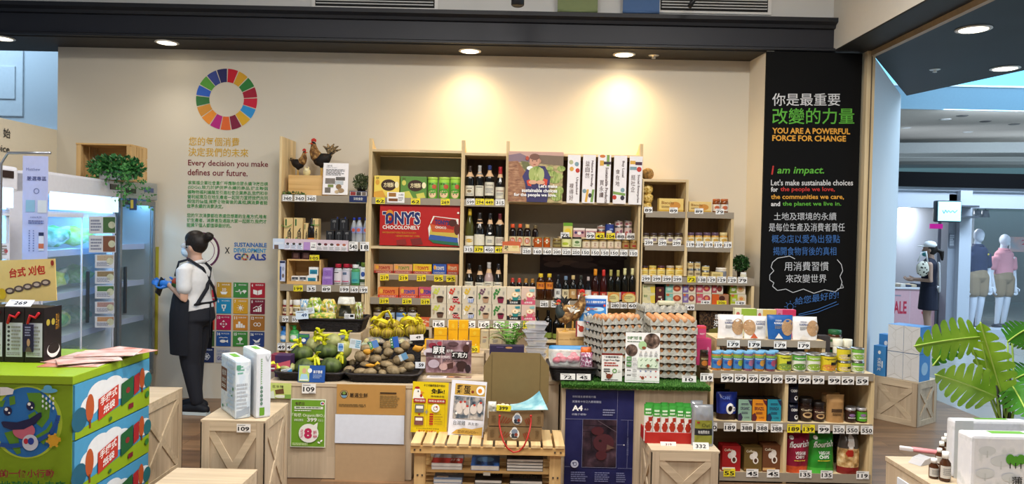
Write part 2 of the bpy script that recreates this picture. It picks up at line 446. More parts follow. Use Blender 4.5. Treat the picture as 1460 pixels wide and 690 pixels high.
def leaf_cloud(mb,c,rad,n,size,mats,seed,droop=0,shape=None):
 rd=random.Random(seed)
 for i in range(n):
  while True:
   d=Vector((rd.uniform(-1,1),rd.uniform(-1,1),rd.uniform(-1,1)))
   if .2<d.length<1:break
  p=Vector(c)+Vector((d.x*rad[0],d.y*rad[1],d.z*rad[2]))
  if shape:p=shape(p,rd)
  ax=(d+Vector((rd.uniform(-.8,.8),rd.uniform(-.8,.8),rd.uniform(-.6,.9)-droop))).normalized()
  sd=ax.cross(Vector((rd.uniform(-1,1),rd.uniform(-1,1),rd.uniform(-1,1)))).normalized()
  L=size*rd.uniform(.7,1.3);wd=L*.32
  nrm=ax.cross(sd)
  mb.add([p,p+ax*L*.45+sd*wd+nrm*L*.08,p+ax*L,p+ax*L*.45-sd*wd+nrm*L*.08],[(0,1,2),(0,2,3)],rd.choice(mats))
  # ================================================================== THE SETTING
def Pz(px,py,z):
 d=_f+CR*((px-CX)/F)+CU*((CY-py)/F)
 return CAM+d*((z-CAM.z)/d.z)
YW,ZC=6.85,3.25
def floor_mat():
 mt=bpy.data.materials.new('wood_plank_floor');mt.use_nodes=True;nt=mt.node_tree;b=nt.nodes['Principled BSDF'];L=nt.links.new
 tc=nt.nodes.new('ShaderNodeTexCoord');br=nt.nodes.new('ShaderNodeTexBrick')
 br.inputs['Scale'].default_value=1;br.inputs['Brick Width'].default_value=1.2;br.inputs['Row Height'].default_value=.12;br.inputs['Mortar Size'].default_value=.002
 br.inputs['Color1'].default_value=(*srgb('#8a6a4c'),1);br.inputs['Color2'].default_value=(*srgb('#6f5540'),1);br.inputs['Mortar'].default_value=(*srgb('#3e2f24'),1)
 mp=nt.nodes.new('ShaderNodeMapping');mp.inputs['Scale'].default_value=(2,30,1)
 n=nt.nodes.new('ShaderNodeTexNoise');n.inputs['Scale'].default_value=1;n.inputs['Detail'].default_value=5
 mx=nt.nodes.new('ShaderNodeMix');mx.data_type='RGBA';mx.blend_type='OVERLAY';mx.inputs[0].default_value=.7
 L(tc.outputs['Object'],br.inputs['Vector']);L(tc.outputs['Object'],mp.inputs[0]);L(mp.outputs[0],n.inputs['Vector'])
 L(br.outputs['Color'],mx.inputs[6]);L(n.outputs['Fac'],mx.inputs[7]);L(mx.outputs[2],b.inputs['Base Color'])
 b.inputs['Roughness'].default_value=.33
 return mt
def tile_mat():
 mt=bpy.data.materials.new('polished_mall_tile');mt.use_nodes=True;nt=mt.node_tree;b=nt.nodes['Principled BSDF'];L=nt.links.new
 tc=nt.nodes.new('ShaderNodeTexCoord');br=nt.nodes.new('ShaderNodeTexBrick');br.offset=0
 br.inputs['Scale'].default_value=1;br.inputs['Brick Width'].default_value=.8;br.inputs['Row Height'].default_value=.8;br.inputs['Mortar Size'].default_value=.004
 br.inputs['Color1'].default_value=(*srgb('#a3a29c'),1);br.inputs['Color2'].default_value=(*srgb('#98978f'),1);br.inputs['Mortar'].default_value=(*srgb('#77766f'),1)
 L(tc.outputs['Object'],br.inputs['Vector']);L(br.outputs['Color'],b.inputs['Base Color']);b.inputs['Roughness'].default_value=.18
 return mt
mb=MB();FM=floor_mat()
mb.prism([(-7,-2.5),(4.33,-2.5),(4.33,7.5),(-7,7.5)],-.1,0,FM,'z');struct(mb,'floor')
mb=MB();TM=tile_mat()
mb.prism([(4.33,-2.5),(16,-2.5),(16,24),(-2,24),(-2,7.5),(4.33,7.5)],-.1,-.0005,TM,'z');struct(mb,'floor_mall')
CREAM=mat('#d4ccbb',.75,var=.025,scale=2,spec=.2)
CREAML=mat('#dcd8cc',.75,var=.02,scale=2,spec=.2)
OFFW=mat('#d9dad8',.7,var=.02,scale=2,spec=.2)
mb=MB();mb.box(-4.24,YW,0,2.17,YW+.15,ZC,CREAM);struct(mb,'wall_back')
mb=MB();mb.prism([(2.166,6.86),(2.196,6.475),(2.26,6.475),(2.26,6.86)],0,ZC,CREAM,'z');struct(mb,'wall_return')
mb=MB();mb.prism([(3.125,6.50),(4.385,8.4),(4.33,8.45),(3.06,6.6)],0,ZC,mat('#d4d6d8',.6,var=.02,scale=2),'z');struct(mb,'wall_column')
mb=MB();mb.box(3.05,6.42,0,3.12,6.54,ZC,wood('#cdb48a','#e2cda4','Z',name='door_track_wood'));mb.box(3.086,6.415,0,3.094,6.421,ZC,mat('#5c5040',.5));struct(mb,'trim_1')
mb=MB();mb.box(3.08,-1,3.205,3.125,6.42,3.25,mat('#a89274',.5,var=.15));struct(mb,'trim_2')
# dark beam over the shelves with stepped mouldings
DK=mat('#24262e',.5,var=.1,scale=4);DK2=mat('#202228',.5,var=.1,scale=4)
mb=MB();x1=2.78
mb.box(-7.5,6.48,ZC,x1,7.05,3.50,DK)
mb.prism([(6.48,ZC-.004),(6.44,ZC),(6.44,ZC+.018),(6.465,ZC+.03),(6.48,ZC+.03)],-7.5,x1,DK2,'x')
mb.prism([(6.48,3.44),(6.45,3.445),(6.44,3.47),(6.40,3.49),(6.40,3.525),(6.48,3.525)],-7.5,x1+.02,DK2,'x')
struct(mb,'trim_beam')
mb=MB();mb.box(-7.5,6.48,ZC-.012,2.8,7.05,ZC-.004,mat('#2f2c29',.7,var=.1));struct(mb,'ceiling_soffit')
mb=MB();mb.box(-7.5,6.5,3.525,2.78,6.6,4.6,OFFW);struct(mb,'wall_upper')
mb=MB();mb.box(-7.5,-2.5,4.55,3.1,6.5,4.65,OFFW);struct(mb,'ceiling')
mb=MB();mb.box(2.78,-1.5,ZC+.012,2.80,6.5,4.55,mat('#d5d0c5',.7,var=.02));mb.box(2.80,-1.5,ZC+.012,3.12,6.5,4.55,OFFW);mb.box(2.78,-1.5,ZC,3.125,7.0,ZC+.012,mat('#24221f',.6));struct(mb,'wall_bulkhead')
mb=MB();TEAL=noisy('dark_canopy_paint',[(.35,'#0d161a'),(.7,'#172328')],1.2,.55)
mb.prism([(3.125,-1.5),(3.125,6.5),(4.46,8.42),(4.85,6.97),(7.1,-1.5)],ZC,ZC+.35,TEAL,'z')
mb.prism([(4.05,5.0),(4.75,5.0),(4.62,5.5),(4.0,5.5)],ZC-.003,ZC,mat('#10191d',.6),'z');struct(mb,'ceiling_canopy')
# left hall beyond the end of the back wall
mb=MB();LW=mat('#c3cdd4',.7,var=.02)
mb.box(-12,8.2,0,-4.0,8.35,3.9,LW)
for l,r,t_,b,y in((-60,34,72,166,8.18),(-50,24,95,142,8.165)):mb.box(xat(l,120,8.2),y,zat(20,b,8.2),xat(r,120,8.2),y+.03,zat(20,t_,8.2),mat('#cdd6dc',.6),.008)
mb.box(-12,8.14,2.55,-4.0,8.2,2.63,LW);struct(mb,'wall_hall')
# low cream partition behind the fridges with its slogan
mb=MB();mb.box(-4.32,-1,0,-4.24,6.849,2.47,mat('#ddd2bb',.75,var=.02));struct(mb,'wall_left')
mb=MB()
def wl(a,b,o):return(-4.235+o,5.35+a*1.5,1.9+b*.55)
def ypx(px):return-4.235*1050/(px-730)
cv=CV(mb,(0,0,100,100),wl)
def wallrect(l,r,t,b):
 y0,y1=ypx(l),ypx(r);ym=(y0+y1)/2
 zt,zb=zat((l+r)/2,t,ym),zat((l+r)/2,b,ym)
 return((y0-5.35)/1.5*100,100-(zt-1.9)/.55*100,(y1-5.35)/1.5*100,100-(zb-1.9)/.55*100)
for s,l,r,t,b in(('始',3.5,13.5,183,197),('choice.',-17,14.5,206,216)):
 q=wallrect(l,r,t,b);cv.text(s,*q,INK,bold=.01)
mb.build('wall_lettering','dark slogan lettering on the cream partition above the fridges','lettering')
# ------------------------------------------------------------------ mall side, far right
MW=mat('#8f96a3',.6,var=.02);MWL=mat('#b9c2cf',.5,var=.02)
mb=MB();mb.box(4,11.25,3.58,16,15.6,3.62,mat('#bdb6ae',.8));struct(mb,'ceiling_mall')
mb=MB();mb.box(4,11.2,3.58,16,11.25,3.93,mat('#6f8fa0',.25));mb.box(4,11.19,3.93,16,11.26,3.96,mat('#d5e6ee',.4));struct(mb,'wall_mall_fascia')
mb=MB();mb.box(3,19,0,22,19.2,3.6,mat('#a09a92',.8));struct(mb,'wall_mall_back')
mb=MB();mb.box(2,17,3.6,26,17.1,9,mat('#8fe0ff',emit=1.15,var=0));struct(mb,'window_skylight')
mb=MB();FIN=mat('#9aa0a0',.6)
for i in range(5):
 y0=12.6+i*.75
 mb.add([(5+.25*i,y0+.9,3.12),(17,y0-2.0,3.12),(17,y0-2.0,3.30),(5+.25*i,y0+.9,3.30),(5+.25*i,y0+.95,3.12),(17,y0-1.95,3.12),(17,y0-1.95,3.30),(5+.25*i,y0+.95,3.30)],
 [(0,1,2,3),(4,7,6,5),(3,2,6,7),(0,4,5,1)],FIN)
struct(mb,'trim_mall_fins')
for i,(px,py)in enumerate(((1348,170),(1372,165),(1405,173),(1380,188),(1292,182),(1446,177))):
 p=Pz(px,py,3.58);mb=MB();mb.lathe([(.07,-.01),(.09,0)],mat('#4b4b4b' if i in(1,2,5)else '#dddddd',.5),12)
 mb.build('ceiling_fitting',f'{ORD[i]} small round fitting on the far mall ceiling, counted front to back','ceiling fitting','round fittings on the mall ceiling',loc=p)
 # storefront of the clothing shop across the mall
YS=12.3
def sx(px):return xat(px,330,YS)
def sz(px,py):return zat(px,py,YS)
zt=sz(1330,272)
mb=MB()
mb.box(sx(1270),YS,sz(1330,296),sx(1366),YS+.25,zt,MWL);mb.box(sx(1363),YS-.1,0,sx(1380),YS+.3,zt+.01,MWL)
mb.box(sx(1380),YS,sz(1420,297),sx(1480),YS+.25,zt+.01,MWL);mb.box(sx(1270),YS-.05,zt,sx(1480),YS+.3,zt+.06,MWL)
mb.box(sx(1352),YS,0,sx(1364),YS+.2,zt-.05,MW);mb.box(sx(1380),YS,0,sx(1480),YS+.3,.12,MWL)
struct(mb,'wall_storefront')
mb=MB();mb.box(sx(1262),YS-.12,zt+.06,sx(1500),YS+3,zt+.30,mat('#0a0b0e',.9,spec=.1));struct(mb,'trim_storefront_band')
mb=MB();mb.box(sx(1270),YS+3.2,0,sx(1560),YS+3.3,3,mat('#dfe4ea',.7));struct(mb,'wall_shop_back')
mb=MB();mb.box(sx(1270),YS+.3,zt-.06,sx(1560),YS+3.2,zt+.0,mat('#e6ebf0',.7));struct(mb,'ceiling_shop')
mb=MB();mb.box(sx(1352),YS+.3,0,sx(1364),YS+2,zt,MW);struct(mb,'wall_shop_side')
mb=MB();mb.box(sx(1380),YS+.04,.12,sx(1480),YS+.05,sz(1420,297),glassy('#dff0ff',.03));struct(mb,'window_storefront')
light('AREA','mall_ceiling_fill',(9,13.6,2.72),34,(.75,.88,1),rot=(R(180),0,0),size=6,sy=1)  # unseen fill light added to brighten the mall ceiling from below
light('AREA','clothing_shop_lamp',(sx(1415),YS+1.6,2.25),42,(.93,.97,1),size=1.2,sy=.5)
light('AREA','clothing_shop_lamp',(sx(1320),YS+1.4,2.2),60,(.9,.95,1),size=.9,sy=.4)
light('AREA','storefront_fill',(8.0,11.0,3.45),75,(.75,.87,1),rot=(R(35),0,0),size=3,sy=.5)  # fill light added in front of the storefront to lighten its frames
# ------------------------------------------------------------------ ceiling lamps of the soffit and the canopy
def downlight(px,py,r,label,col='#fff0d0',e=6,z=ZC-.012,spot=None):
 p=Pz(px,py,z);t=thing('downlight',label,'ceiling lamp',p,0,'recessed downlights')
 mb=MB();mb.lathe([(r,-.001),(r*1.25,-.001),(r*1.28,-.006),(r*1.05,-.012),(r,-.008)],mat('#d9d6cf',.4),24);mb.build('trim_ring',parent=t)
 mb=MB();mb.lathe([(r*.4,-.014),(r,-.009),(r,-.004)],mat(col,emit=e,var=0),24);mb.build('lamp_lens',parent=t)
 if spot:
  en,c,rot,ang=spot
  light('SPOT','downlight_beam',p+Vector((0,-.02,-.03)),en,c,rot,.14,spot=R(ang),blend=1)
 return p
WARM=(1,.72,.36);NEUT=(1,.94,.83)
downlight(238,60,.08,'round downlight in the dark soffit above the colour wheel',spot=(42,NEUT,(R(-24),0,0),150))
downlight(670,72,.08,'round downlight in the dark soffit above the wine shelves',spot=(80,WARM,(R(-14),0,0),165))
downlight(890,77,.08,'round downlight in the dark soffit above the hanging white signs',spot=(112,WARM,(R(-14),0,0),165))
downlight(3,54,.08,'round downlight at the far left end of the dark soffit',spot=(18,NEUT,(0,0,0),130))
downlight(1388,41,.10,'larger round downlight in the dark canopy on the right',z=ZC,e=7,spot=(45,NEUT,(0,0,0),120))
downlight(1433,97,.10,'round downlight near the outer edge of the dark canopy',z=ZC,e=7,spot=(30,NEUT,(0,0,0),120))
for px,py,lab in((932,79,'small round sprinkler in the soffit beside the downlight'),(1333,99,'small round sprinkler in the dark canopy')):
 p=Pz(px,py,ZC-.012 if px<1000 else ZC);mb=MB();mb.lathe([(.015,-.03),(.02,-.028),(.012,-.01),(.045,-.006),(.05,0)],mat('#c9c6bf',.3,.8),14)
 mb.build('ceiling_sprinkler',lab,'sprinkler',loc=p)
 # ventilation grilles and banners on the upper wall
YU=6.5
def vent(l,r,t,b,lab):
 x0,x1=xat(l,8,YU),xat(r,8,YU);z0=zat((l+r)/2,b,YU);z1=z0+.24
 o=thing('air_vent',lab,'vent',((x0+x1)/2,YU,z0),0,'air grilles on the upper wall');w=(x1-x0)/2
 mb=MB();mb.box(-w,-.012,0,w,-.001,z1-z0,mat('#20201f',.8));mb.build('backing',parent=o)
 mb=MB()
 for k in range(9):mb.box(-w+.01,-.03,.02+k*.025,w-.01,-.012,.029+k*.025,mat('#c9cbcc',.4))
 mb.build('louver_slats',parent=o)
 mb=MB();mb.box(-w-.03,-.02,-.02,w+.03,-.001,.0,mat('#e6e6e4',.5));mb.box(-w-.03,-.02,0,-w,-.001,z1-z0,mat('#e6e6e4',.5));mb.box(w,-.02,0,w+.03,-.001,z1-z0,mat('#e6e6e4',.5));mb.build('frame',parent=o)
vent(450,620,0,11,'long grey air grille above the beam near the middle')
vent(941,1094,0,17,'long grey air grille beside the blue banner')
for l,r,b,c,lab in((795,852,17,'#7f8c62','olive green hanging banner above the dark beam'),(888,940,18.5,'#4f6f9e','blue hanging banner above the dark beam beside the grille')):
 x0,x1=xat(l,8,6.44),xat(r,8,6.44);z0=zat((l+r)/2,b,6.44)
 mb=MB();mb.box(x0,6.43,z0,x1,6.435,z0+.5,mat(c,.8));mb.tube([(x0,6.433,z0+.005),(x1,6.433,z0+.005)],.012,mat(c,.6));mb.box(x0,6.43,z0+.45,x1,6.5,z0+.5,mat(c,.8));mb.build('fabric_banner',lab,'banner')
t=thing('track_spotlight','black track spotlight hanging above the beam','spotlight',P(738,9,5.9))
mb=MB();mb.lathe([(.04,0),(.052,.01),(.052,.14),(.03,.16)],mat('#15161a',.4),18);mb.build('lamp_head',parent=t)
mb=MB();mb.tube([(0,0,.15),(0,0,1.0)],.012,mat('#15161a',.4));mb.build('stem',parent=t)
t=thing('track_spotlight','black slanting spotlight arm in front of the right grille','spotlight',P(986,10,6.2))
mb=MB();mb.tube([(-.02,0,0),(.045,0,.1)],.02,mat('#15161a',.4));mb.build('lamp_head',parent=t)
mb=MB();mb.tube([(.045,0,.1),(.045,0,1.0)],.01,mat('#15161a',.4));mb.build('stem',parent=t)
# ------------------------------------------------------------------ decals on the back wall
YD=YW-.002
def decal(name,label,cat,box,draw,group=None):
 l,t,r,b=box;w,h=(r-l)*YW/F,(b-t)*YW/F
 mb=MB();cv=CV(mb,box,flat(w,h));draw(cv)
 return mb.build(name,label,cat,group,loc=P((l+r)/2,b,YD))
SDG=['#c5192d','#d3a029','#2f7d3a','#a01c32','#c8203a','#2f8fd0','#d9a92c','#7c1c3a','#d9632b','#b0207a','#e08a2e','#c98a35','#35703c','#2f5fc0','#5aa03f','#3a4a92','#2a2c60']
def wheel(c):
 for i,q in enumerate(SDG):
  a=88-i*360/17;c.ring(322.5,142,24.5,43.5,mat(q,.7),a-19.2,a,seg=6)
  c.off-=c.step
decal('wall_emblem','large ring of coloured wedges on the cream wall','emblem',(278,98,367,186),wheel)
GOLD,MAR,GRN=mat('#d2a62a',.6),mat('#7a2632',.6),mat('#4c9a58',.7)
decal('wall_lettering','two lines of yellow Chinese lettering below the coloured ring','lettering',(268,195,356,224),lambda c:(c.text('您的每個消費',269,196,341,208.5,GOLD,.005),c.text('決定我們的未來',268.5,211,354,223.5,GOLD,.005)))
decal('wall_lettering','two lines of maroon English lettering on the cream wall','lettering',(267,228,384,252),lambda c:(c.text('Every decision you make',268,229,382,239.5,MAR,.012),c.text('defines our future.',267.5,242,353,251,MAR,.012)))
def para(c):
 for i,s in enumerate(('家樂福企業社會責任呼應聯合國永續發展目標','(SDGs),致力於提供更永續的商品,從主動倡','議動物福利議題至引進社會企業商品,我們和非','營利組織及在地生產者一起努力宣揚我們共同','相信的價值,揭露食物背後的真相,讓消費者能','做更永續的消費決定。')):
  c.text(s,267.5-i*.25,258.5+i*6.65,381 if i<5 else 318,264.4+i*6.65,GRN,.01)
 for i,s in enumerate(('您的每次消費都在表達您想要的生產方式,唯有','從生產者、消費者及通路大家一起努力,我們才','能讓每個人都值得最好的。')):
  c.text(s,266.5,305+i*6.9,380 if i<2 else 330,311+i*6.9,GRN,.01)
decal('wall_lettering','small green paragraph of Chinese text on the cream wall','lettering',(265,257,382,326),para)
def badge(c):
 c.ell(288,357,25,26,mat('#5e2a44',.6),36);c.ell(288,357,22,23,mat('#e8e0cf',.7),36);c.ring(288,357,17,18,mat('#7b4a60',.6))
decal('wall_emblem','round plum ringed badge behind the shop worker','emblem',(262,330,314,384),badge)
decal('wall_lettering','small black letter x between the badge and the blue lettering','lettering',(320,352,328,362),lambda c:c.text('X',320.5,352.5,327.5,361.5,INK,.02))
def goals(c):
 b1,b2=mat('#2a6fb8',.6),mat('#3d4fa0',.6)
 c.text('SUSTAINABLE',333.5,346,380,352.2,b1,.03);c.text('DEVELOPMENT',333.2,354,379.5,360.2,mat('#2f97cf',.6),.03)
 c.text('G',333.5,361.5,343.5,371,b2,.04);c.text('ALS',355,361.5,379.5,371,b2,.04)
 for i,q in enumerate(SDG):c.ring(349.3,366.2,2.6,4.9,mat(q,.6),90-i*360/17-19,90-i*360/17,seg=4)
decal('wall_lettering','blue lettering about development goals at the right of the badge','lettering',(333,345,381,372),goals)
TILES={2:('#c99a2c','消除飢餓'),3:('#3f8a42','健康與福祉'),4:('#b01c30','優質教育'),6:('#1f8fc0','淨水及衛生'),7:('#d9a428','可負擔能源'),8:('#7c1c34','經濟成長'),10:('#b81a50','減少不平等'),
11:('#d08a30','永續城鄉'),12:('#a86f2f','責任消費'),14:('#24549f','海洋生態'),15:('#3f8a3c','陸域生態'),16:('#28407f','和平正義'),5:('#c8303a','性別平等'),1:('#c5203a','消除貧窮'),9:('#c8402a','工業創新'),13:('#3a5a30','氣候行動'),17:('#22305c','夥伴關係')}
def sdg_tile(n,l,t,w=20.8,h=21.3):
 colr,s=TILES[n]
 def dr(c):
  x=lambda f:l+w*f
  y=lambda f:t+h*f
  c.text(str(n),x(.08),y(.08),x(.17 if n<10 else .27),y(.28),WHITE,.03);c.text(s,x(.34),y(.10),x(.9),y(.2),WHITE)
  if n==2:c.poly([(x(.25),y(.62)),(x(.75),y(.62)),(x(.66),y(.8)),(x(.34),y(.8))],WHITE);[c.line([(x(a),y(.58)),(x(a+.04),y(.48)),(x(a),y(.38))],.9,WHITE)for a in(.4,.5,.6)]
  elif n==3:c.line([(x(.15),y(.6)),(x(.35),y(.6)),(x(.42),y(.45)),(x(.5),y(.78)),(x(.56),y(.6)),(x(.66),y(.6))],1,WHITE);c.ell(x(.72),y(.57),1.8,1.6,WHITE,10);c.ell(x(.82),y(.57),1.8,1.6,WHITE,10);c.poly([(x(.66),y(.6)),(x(.88),y(.6)),(x(.77),y(.75))],WHITE)
  elif n==4:c.poly([(x(.2),y(.45)),(x(.48),y(.52)),(x(.48),y(.82)),(x(.2),y(.74))],WHITE);c.poly([(x(.8),y(.45)),(x(.52),y(.52)),(x(.52),y(.82)),(x(.8),y(.74))],WHITE)
  elif n==6:c.poly([(x(.33),y(.4)),(x(.67),y(.4)),(x(.62),y(.68)),(x(.38),y(.68))],WHITE);c.rect(x(.45),y(.7),x(.55),y(.84),WHITE);c.ell(x(.5),y(.54),1.4,2,mat(colr),10)
  elif n==7:
   c.ell(x(.5),y(.6),2.6,2.6,WHITE,16)
   for k in range(8):a=k*math.pi/4;c.line([(x(.5)+3.4*math.cos(a),y(.6)+3.4*math.sin(a)),(x(.5)+5*math.cos(a),y(.6)+5*math.sin(a))],.8,WHITE)
  elif n==8:[c.rect(x(.22+.15*k),y(.74-.08*k),x(.33+.15*k),y(.85),WHITE)for k in range(4)];c.line([(x(.2),y(.62)),(x(.45),y(.48)),(x(.55),y(.54)),(x(.8),y(.36))],.9,WHITE)
  elif n==10:
   for dx,dy in((0,-1),(0,1),(-1,0),(1,0)):c.poly([(x(.5+.26*dx),y(.6+.26*dy)),(x(.5+.14*dx+.1*dy),y(.6+.14*dy+.1*dx)),(x(.5+.14*dx-.1*dy),y(.6+.14*dy-.1*dx))],WHITE)
   c.rect(x(.44),y(.55),x(.56),y(.58),WHITE);c.rect(x(.44),y(.62),x(.56),y(.65),WHITE)
  elif n==11:[c.rect(x(a),y(b),x(a+.14),y(.84),WHITE)for a,b in((.2,.6),(.36,.42),(.52,.55),(.68,.66))]
  elif n==12:c.ring(x(.38),y(.6),1.9,2.8,WHITE,seg=16);c.ring(x(.62),y(.6),1.9,2.8,WHITE,seg=16)
  elif n==14:c.ell(x(.46),y(.66),4.2,2.2,WHITE,16);c.poly([(x(.62),y(.66)),(x(.82),y(.55)),(x(.82),y(.77))],WHITE);c.line([(x(.2),y(.44)),(x(.35),y(.4)),(x(.5),y(.44)),(x(.65),y(.4)),(x(.8),y(.44))],.8,WHITE)
  elif n==15:c.ell(x(.5),y(.5),3.4,2.6,WHITE,14);c.rect(x(.47),y(.6),x(.53),y(.78),WHITE);c.rect(x(.25),y(.8),x(.75),y(.84),WHITE)
  elif n==16:c.poly([(x(.2),y(.5)),(x(.5),y(.6)),(x(.74),y(.42)),(x(.66),y(.7)),(x(.4),y(.74))],WHITE);c.rect(x(.3),y(.8),x(.72),y(.84),WHITE)
  elif n==9:c.poly([(x(.5),y(.4)),(x(.75),y(.5)),(x(.75),y(.72)),(x(.5),y(.84)),(x(.25),y(.72)),(x(.25),y(.5))],WHITE)
  elif n==5:c.ring(x(.5),y(.55),2,3,WHITE,seg=16);c.rect(x(.47),y(.68),x(.53),y(.86),WHITE)
  elif n==13:c.ell(x(.5),y(.6),4.4,2.6,WHITE,16);c.ell(x(.5),y(.6),1.6,1.6,mat(colr),12)
  else:[c.ring(x(.5+.12*math.cos(k)),y(.6+.12*math.sin(k)),2,2.6,WHITE,seg=12)for k in(0,1.26,2.5,3.8,5)]
 panel('wall_tile',f'square goal tile numbered {n} on the cream wall','wall tile',l,t,l+w,t+h,YD-.004,base=mat(colr,.6),th=.004,draw=dr,group='coloured goal tiles')
for n,l,t in((2,308.8,402.5),(3,332.6,402.8),(4,356.8,403.2),(6,308.6,425.5),(7,332.4,426),(8,356.6,426.4),(10,308.3,449),(11,332.2,449.4),(12,356.2,449.8),(14,308,472.2),(15,331.8,472.6),(16,355.8,473),
(1,285.4,402.2),(5,285,425.2),(9,284.8,448.8),(13,284.4,472),(17,284,495.4)):sdg_tile(n,l,t)
panel('wall_tile','pale grey tile with blue lettering under the fish tile','wall tile',307.6,495.6,328.4,517,YD-.004,base=mat('#bdbcc0',.6),th=.004,draw=lambda c:(c.text('SUSTAINABLE',309.5,499,326.5,502,mat('#3c6fae')),c.text('DEVELOPMENT',309.5,503.5,326.5,506.5,mat('#3c6fae')),c.text('GOALS',309.5,508,326,513.5,mat('#4a4f96'),.03)),group='coloured goal tiles')
# ------------------------------------------------------------------ black lettered panel
def chalk(c):
 W1=mat('#d6d6d6',.7);G1=mat('#5fb23a',.6);O1=mat('#e6a63a',.6);RD=mat('#c8352e',.6);CH=mat('#c9ccd0',.8);BL=mat('#3f6fb0',.8)
 c.text('你是最重要',1101,133,1198,151,W1,.006);c.text('改變的力量',1101,154,1218,177,G1,.006)
 c.text('YOU ARE A POWERFUL',1101,182,1212,190.5,O1,.03,slope=.01);c.text('FORCE FOR CHANGE',1101,192.5,1206,201,O1,.03,slope=.01)
 c.text('i',1099.5,236,1103.5,249,RD,.04,.2);c.text('am impact.',1108,238,1175,250.5,G1,.015,.2)
 c.text("Let's make sustainable choices",1099,256,1216,264.5,W1,.015);c.text('for',1099,266.5,1109,273.5,W1,.03);c.text('the people we love,',1112.5,266.5,1190,274.5,RD,.015)
 c.text('the communities we care,',1099,277,1203,285,O1,.015);c.text('and',1099,287.5,1112,294,W1,.03);c.text('the planet we live in.',1115.5,287.5,1199,295,G1,.015)
 c.text('土地及環境的永續',1103,303,1192,314,CH);c.text('是每位生產及消費者責任',1096,318,1204,330,CH)
 c.text('概念店以愛為出發點',1100,334.5,1197,346.5,BL);c.text('揭開食物背後的真相',1102,352,1192,364,BL)
 c.text('用消費習慣',1118,373,1181,386,CH);c.text('來改變世界',1120,391,1178,403,CH)
 cl=[(1108,368),(1101,374),(1099,381),(1103,386),(1097,392),(1097,399),(1103,403),(1101,408),(1108,414),(1120,412),(1130,417),(1145,412),(1160,418),(1175,413),(1190,416),(1198,410),(1200,402),(1197,394),(1201,386),(1199,377),(1193,370)]
 c.line(cl,1.0,CH);c.line([(1108,368),(1125,365),(1133,369)],1,CH);c.line([(1193,412),(1202,410),(1200,405)],.8,CH)
 c.text('給您最好的!',1133,424,1195,435,BL,slope=-.16);c.ring(1126,437,4,4.8,BL)
 c.line([(1138,448),(1165,441),(1192,430)],1,BL);c.line([(1128,452),(1165,445),(1195,433)],.8,BL)
 for a in range(0,360,45):c.line([(1126+6*math.cos(R(a)),437+6*math.sin(R(a))),(1126+8.5*math.cos(R(a)),437+8.5*math.sin(R(a)))],.8,BL)
mb=MB();YB=6.46;pb=P(1155.5,480,YB);xa,xb=xat(1087.5,300,YB),xat(1223,300,YB)
bz=zat(1155,60,YB)
mb.box(xa,YB,.0,xb,YB+.03,ZC-.013,mat('#0e0e0e',.8,var=.05,spec=.15))
cv=CV(mb,(1087.5,60,1223,480),lambda a,b,o:(P(1087.5+a*135.5,60+(1-b)*420,YB).x+.0,YB-o,P(1087.5+a*135.5,60+(1-b)*420,YB).z))
chalk(cv)
mb.build('chalkboard_panel','tall black wall panel with white, green and chalk lettering','sign')
# ================================================================== SHELVING ALONG THE BACK WALL
YF,YBK=6.42,6.83
def zsh(px,py,Y=YF):return zat(px,py,Y)
BACKD=wood('#5c4630','#6e563c','Z',name='dark_back_board');BACKG=mat('#8a8174',.7,var=.05,scale=3);BACKL=mat('#e6dcc4',.7,var=.02)
def side_panel(t,px,w,ztop,ext=.10,notch=True,zbot=0,yf=YF,yb=YBK):
 x=xat(px,330,yf)
 if notch:pl=[(yf,zbot),(yb,zbot),(yb,ztop+.012),(yf+.22,ztop+.02),(yf+.10,ztop+ext*.55),(yf+.03,ztop+ext),(yf,ztop+ext)]
 else:pl=[(yf,zbot),(yb,zbot),(yb,ztop),(yf,ztop)]
 mb=MB();mb.prism(pl,x-w/2,x+w/2,PALE,'x');mb.build('side_panel',parent=t,fix=True)
 return x
def plank(t,x0,x1,z,rail=.05,yf=YF,yb=YBK,name='shelf_board',th=.022,m=None):
 mb=MB();mb.box(x0,yf+.004,z-th,x1,yb,z,m or PALEX);mb.build(name,parent=t)
 if rail:
  mb=MB();mb.box(x0+.002,yf-.004,z-rail,x1-.002,yf+.003,z+.004,RAIL);mb.build('price_rail',parent=t)
def back(t,x0,x1,z0,z1,m,y=YBK-.012):
 mb=MB();mb.box(x0,y,z0,x1,y+.01,z1,m);mb.build('back_panel',parent=t)
 # --- left unit
A=thing('shelf_unit','pale wooden shelf unit with rooster models on top, leftmost of the wall shelves','shelf',group='wooden wall shelves')
xa0=side_panel(A,398.5,.02,2.405,notch=False);xa1=side_panel(A,522.6,.015,1.90,notch=False)
SA=[Sh(460,y,YF)for y in(279.5,345,406.5,451.5,489.5)]
for i,s in enumerate(SA):plank(A,xa0+.01,xa1,s.z,.055)
back(A,xa0+.01,xa1,.1,SA[0].z-.02,BACKG)
x2=xat(408,430,YF+.002)
for q in(409.5,516.5):
 x=xat(q,440,YF);mb=MB();mb.box(x-.01,YF+.006,SA[4].z-.3,x+.01,YBK-.015,SA[2].z-.022,PALE);mb.build('inner_upright',parent=A)
mb=MB();mb.box(xa0+.01,YF+.05,0,xa1,YF+.07,SA[4].z-.06,PALE);mb.build('kick_board',parent=A)
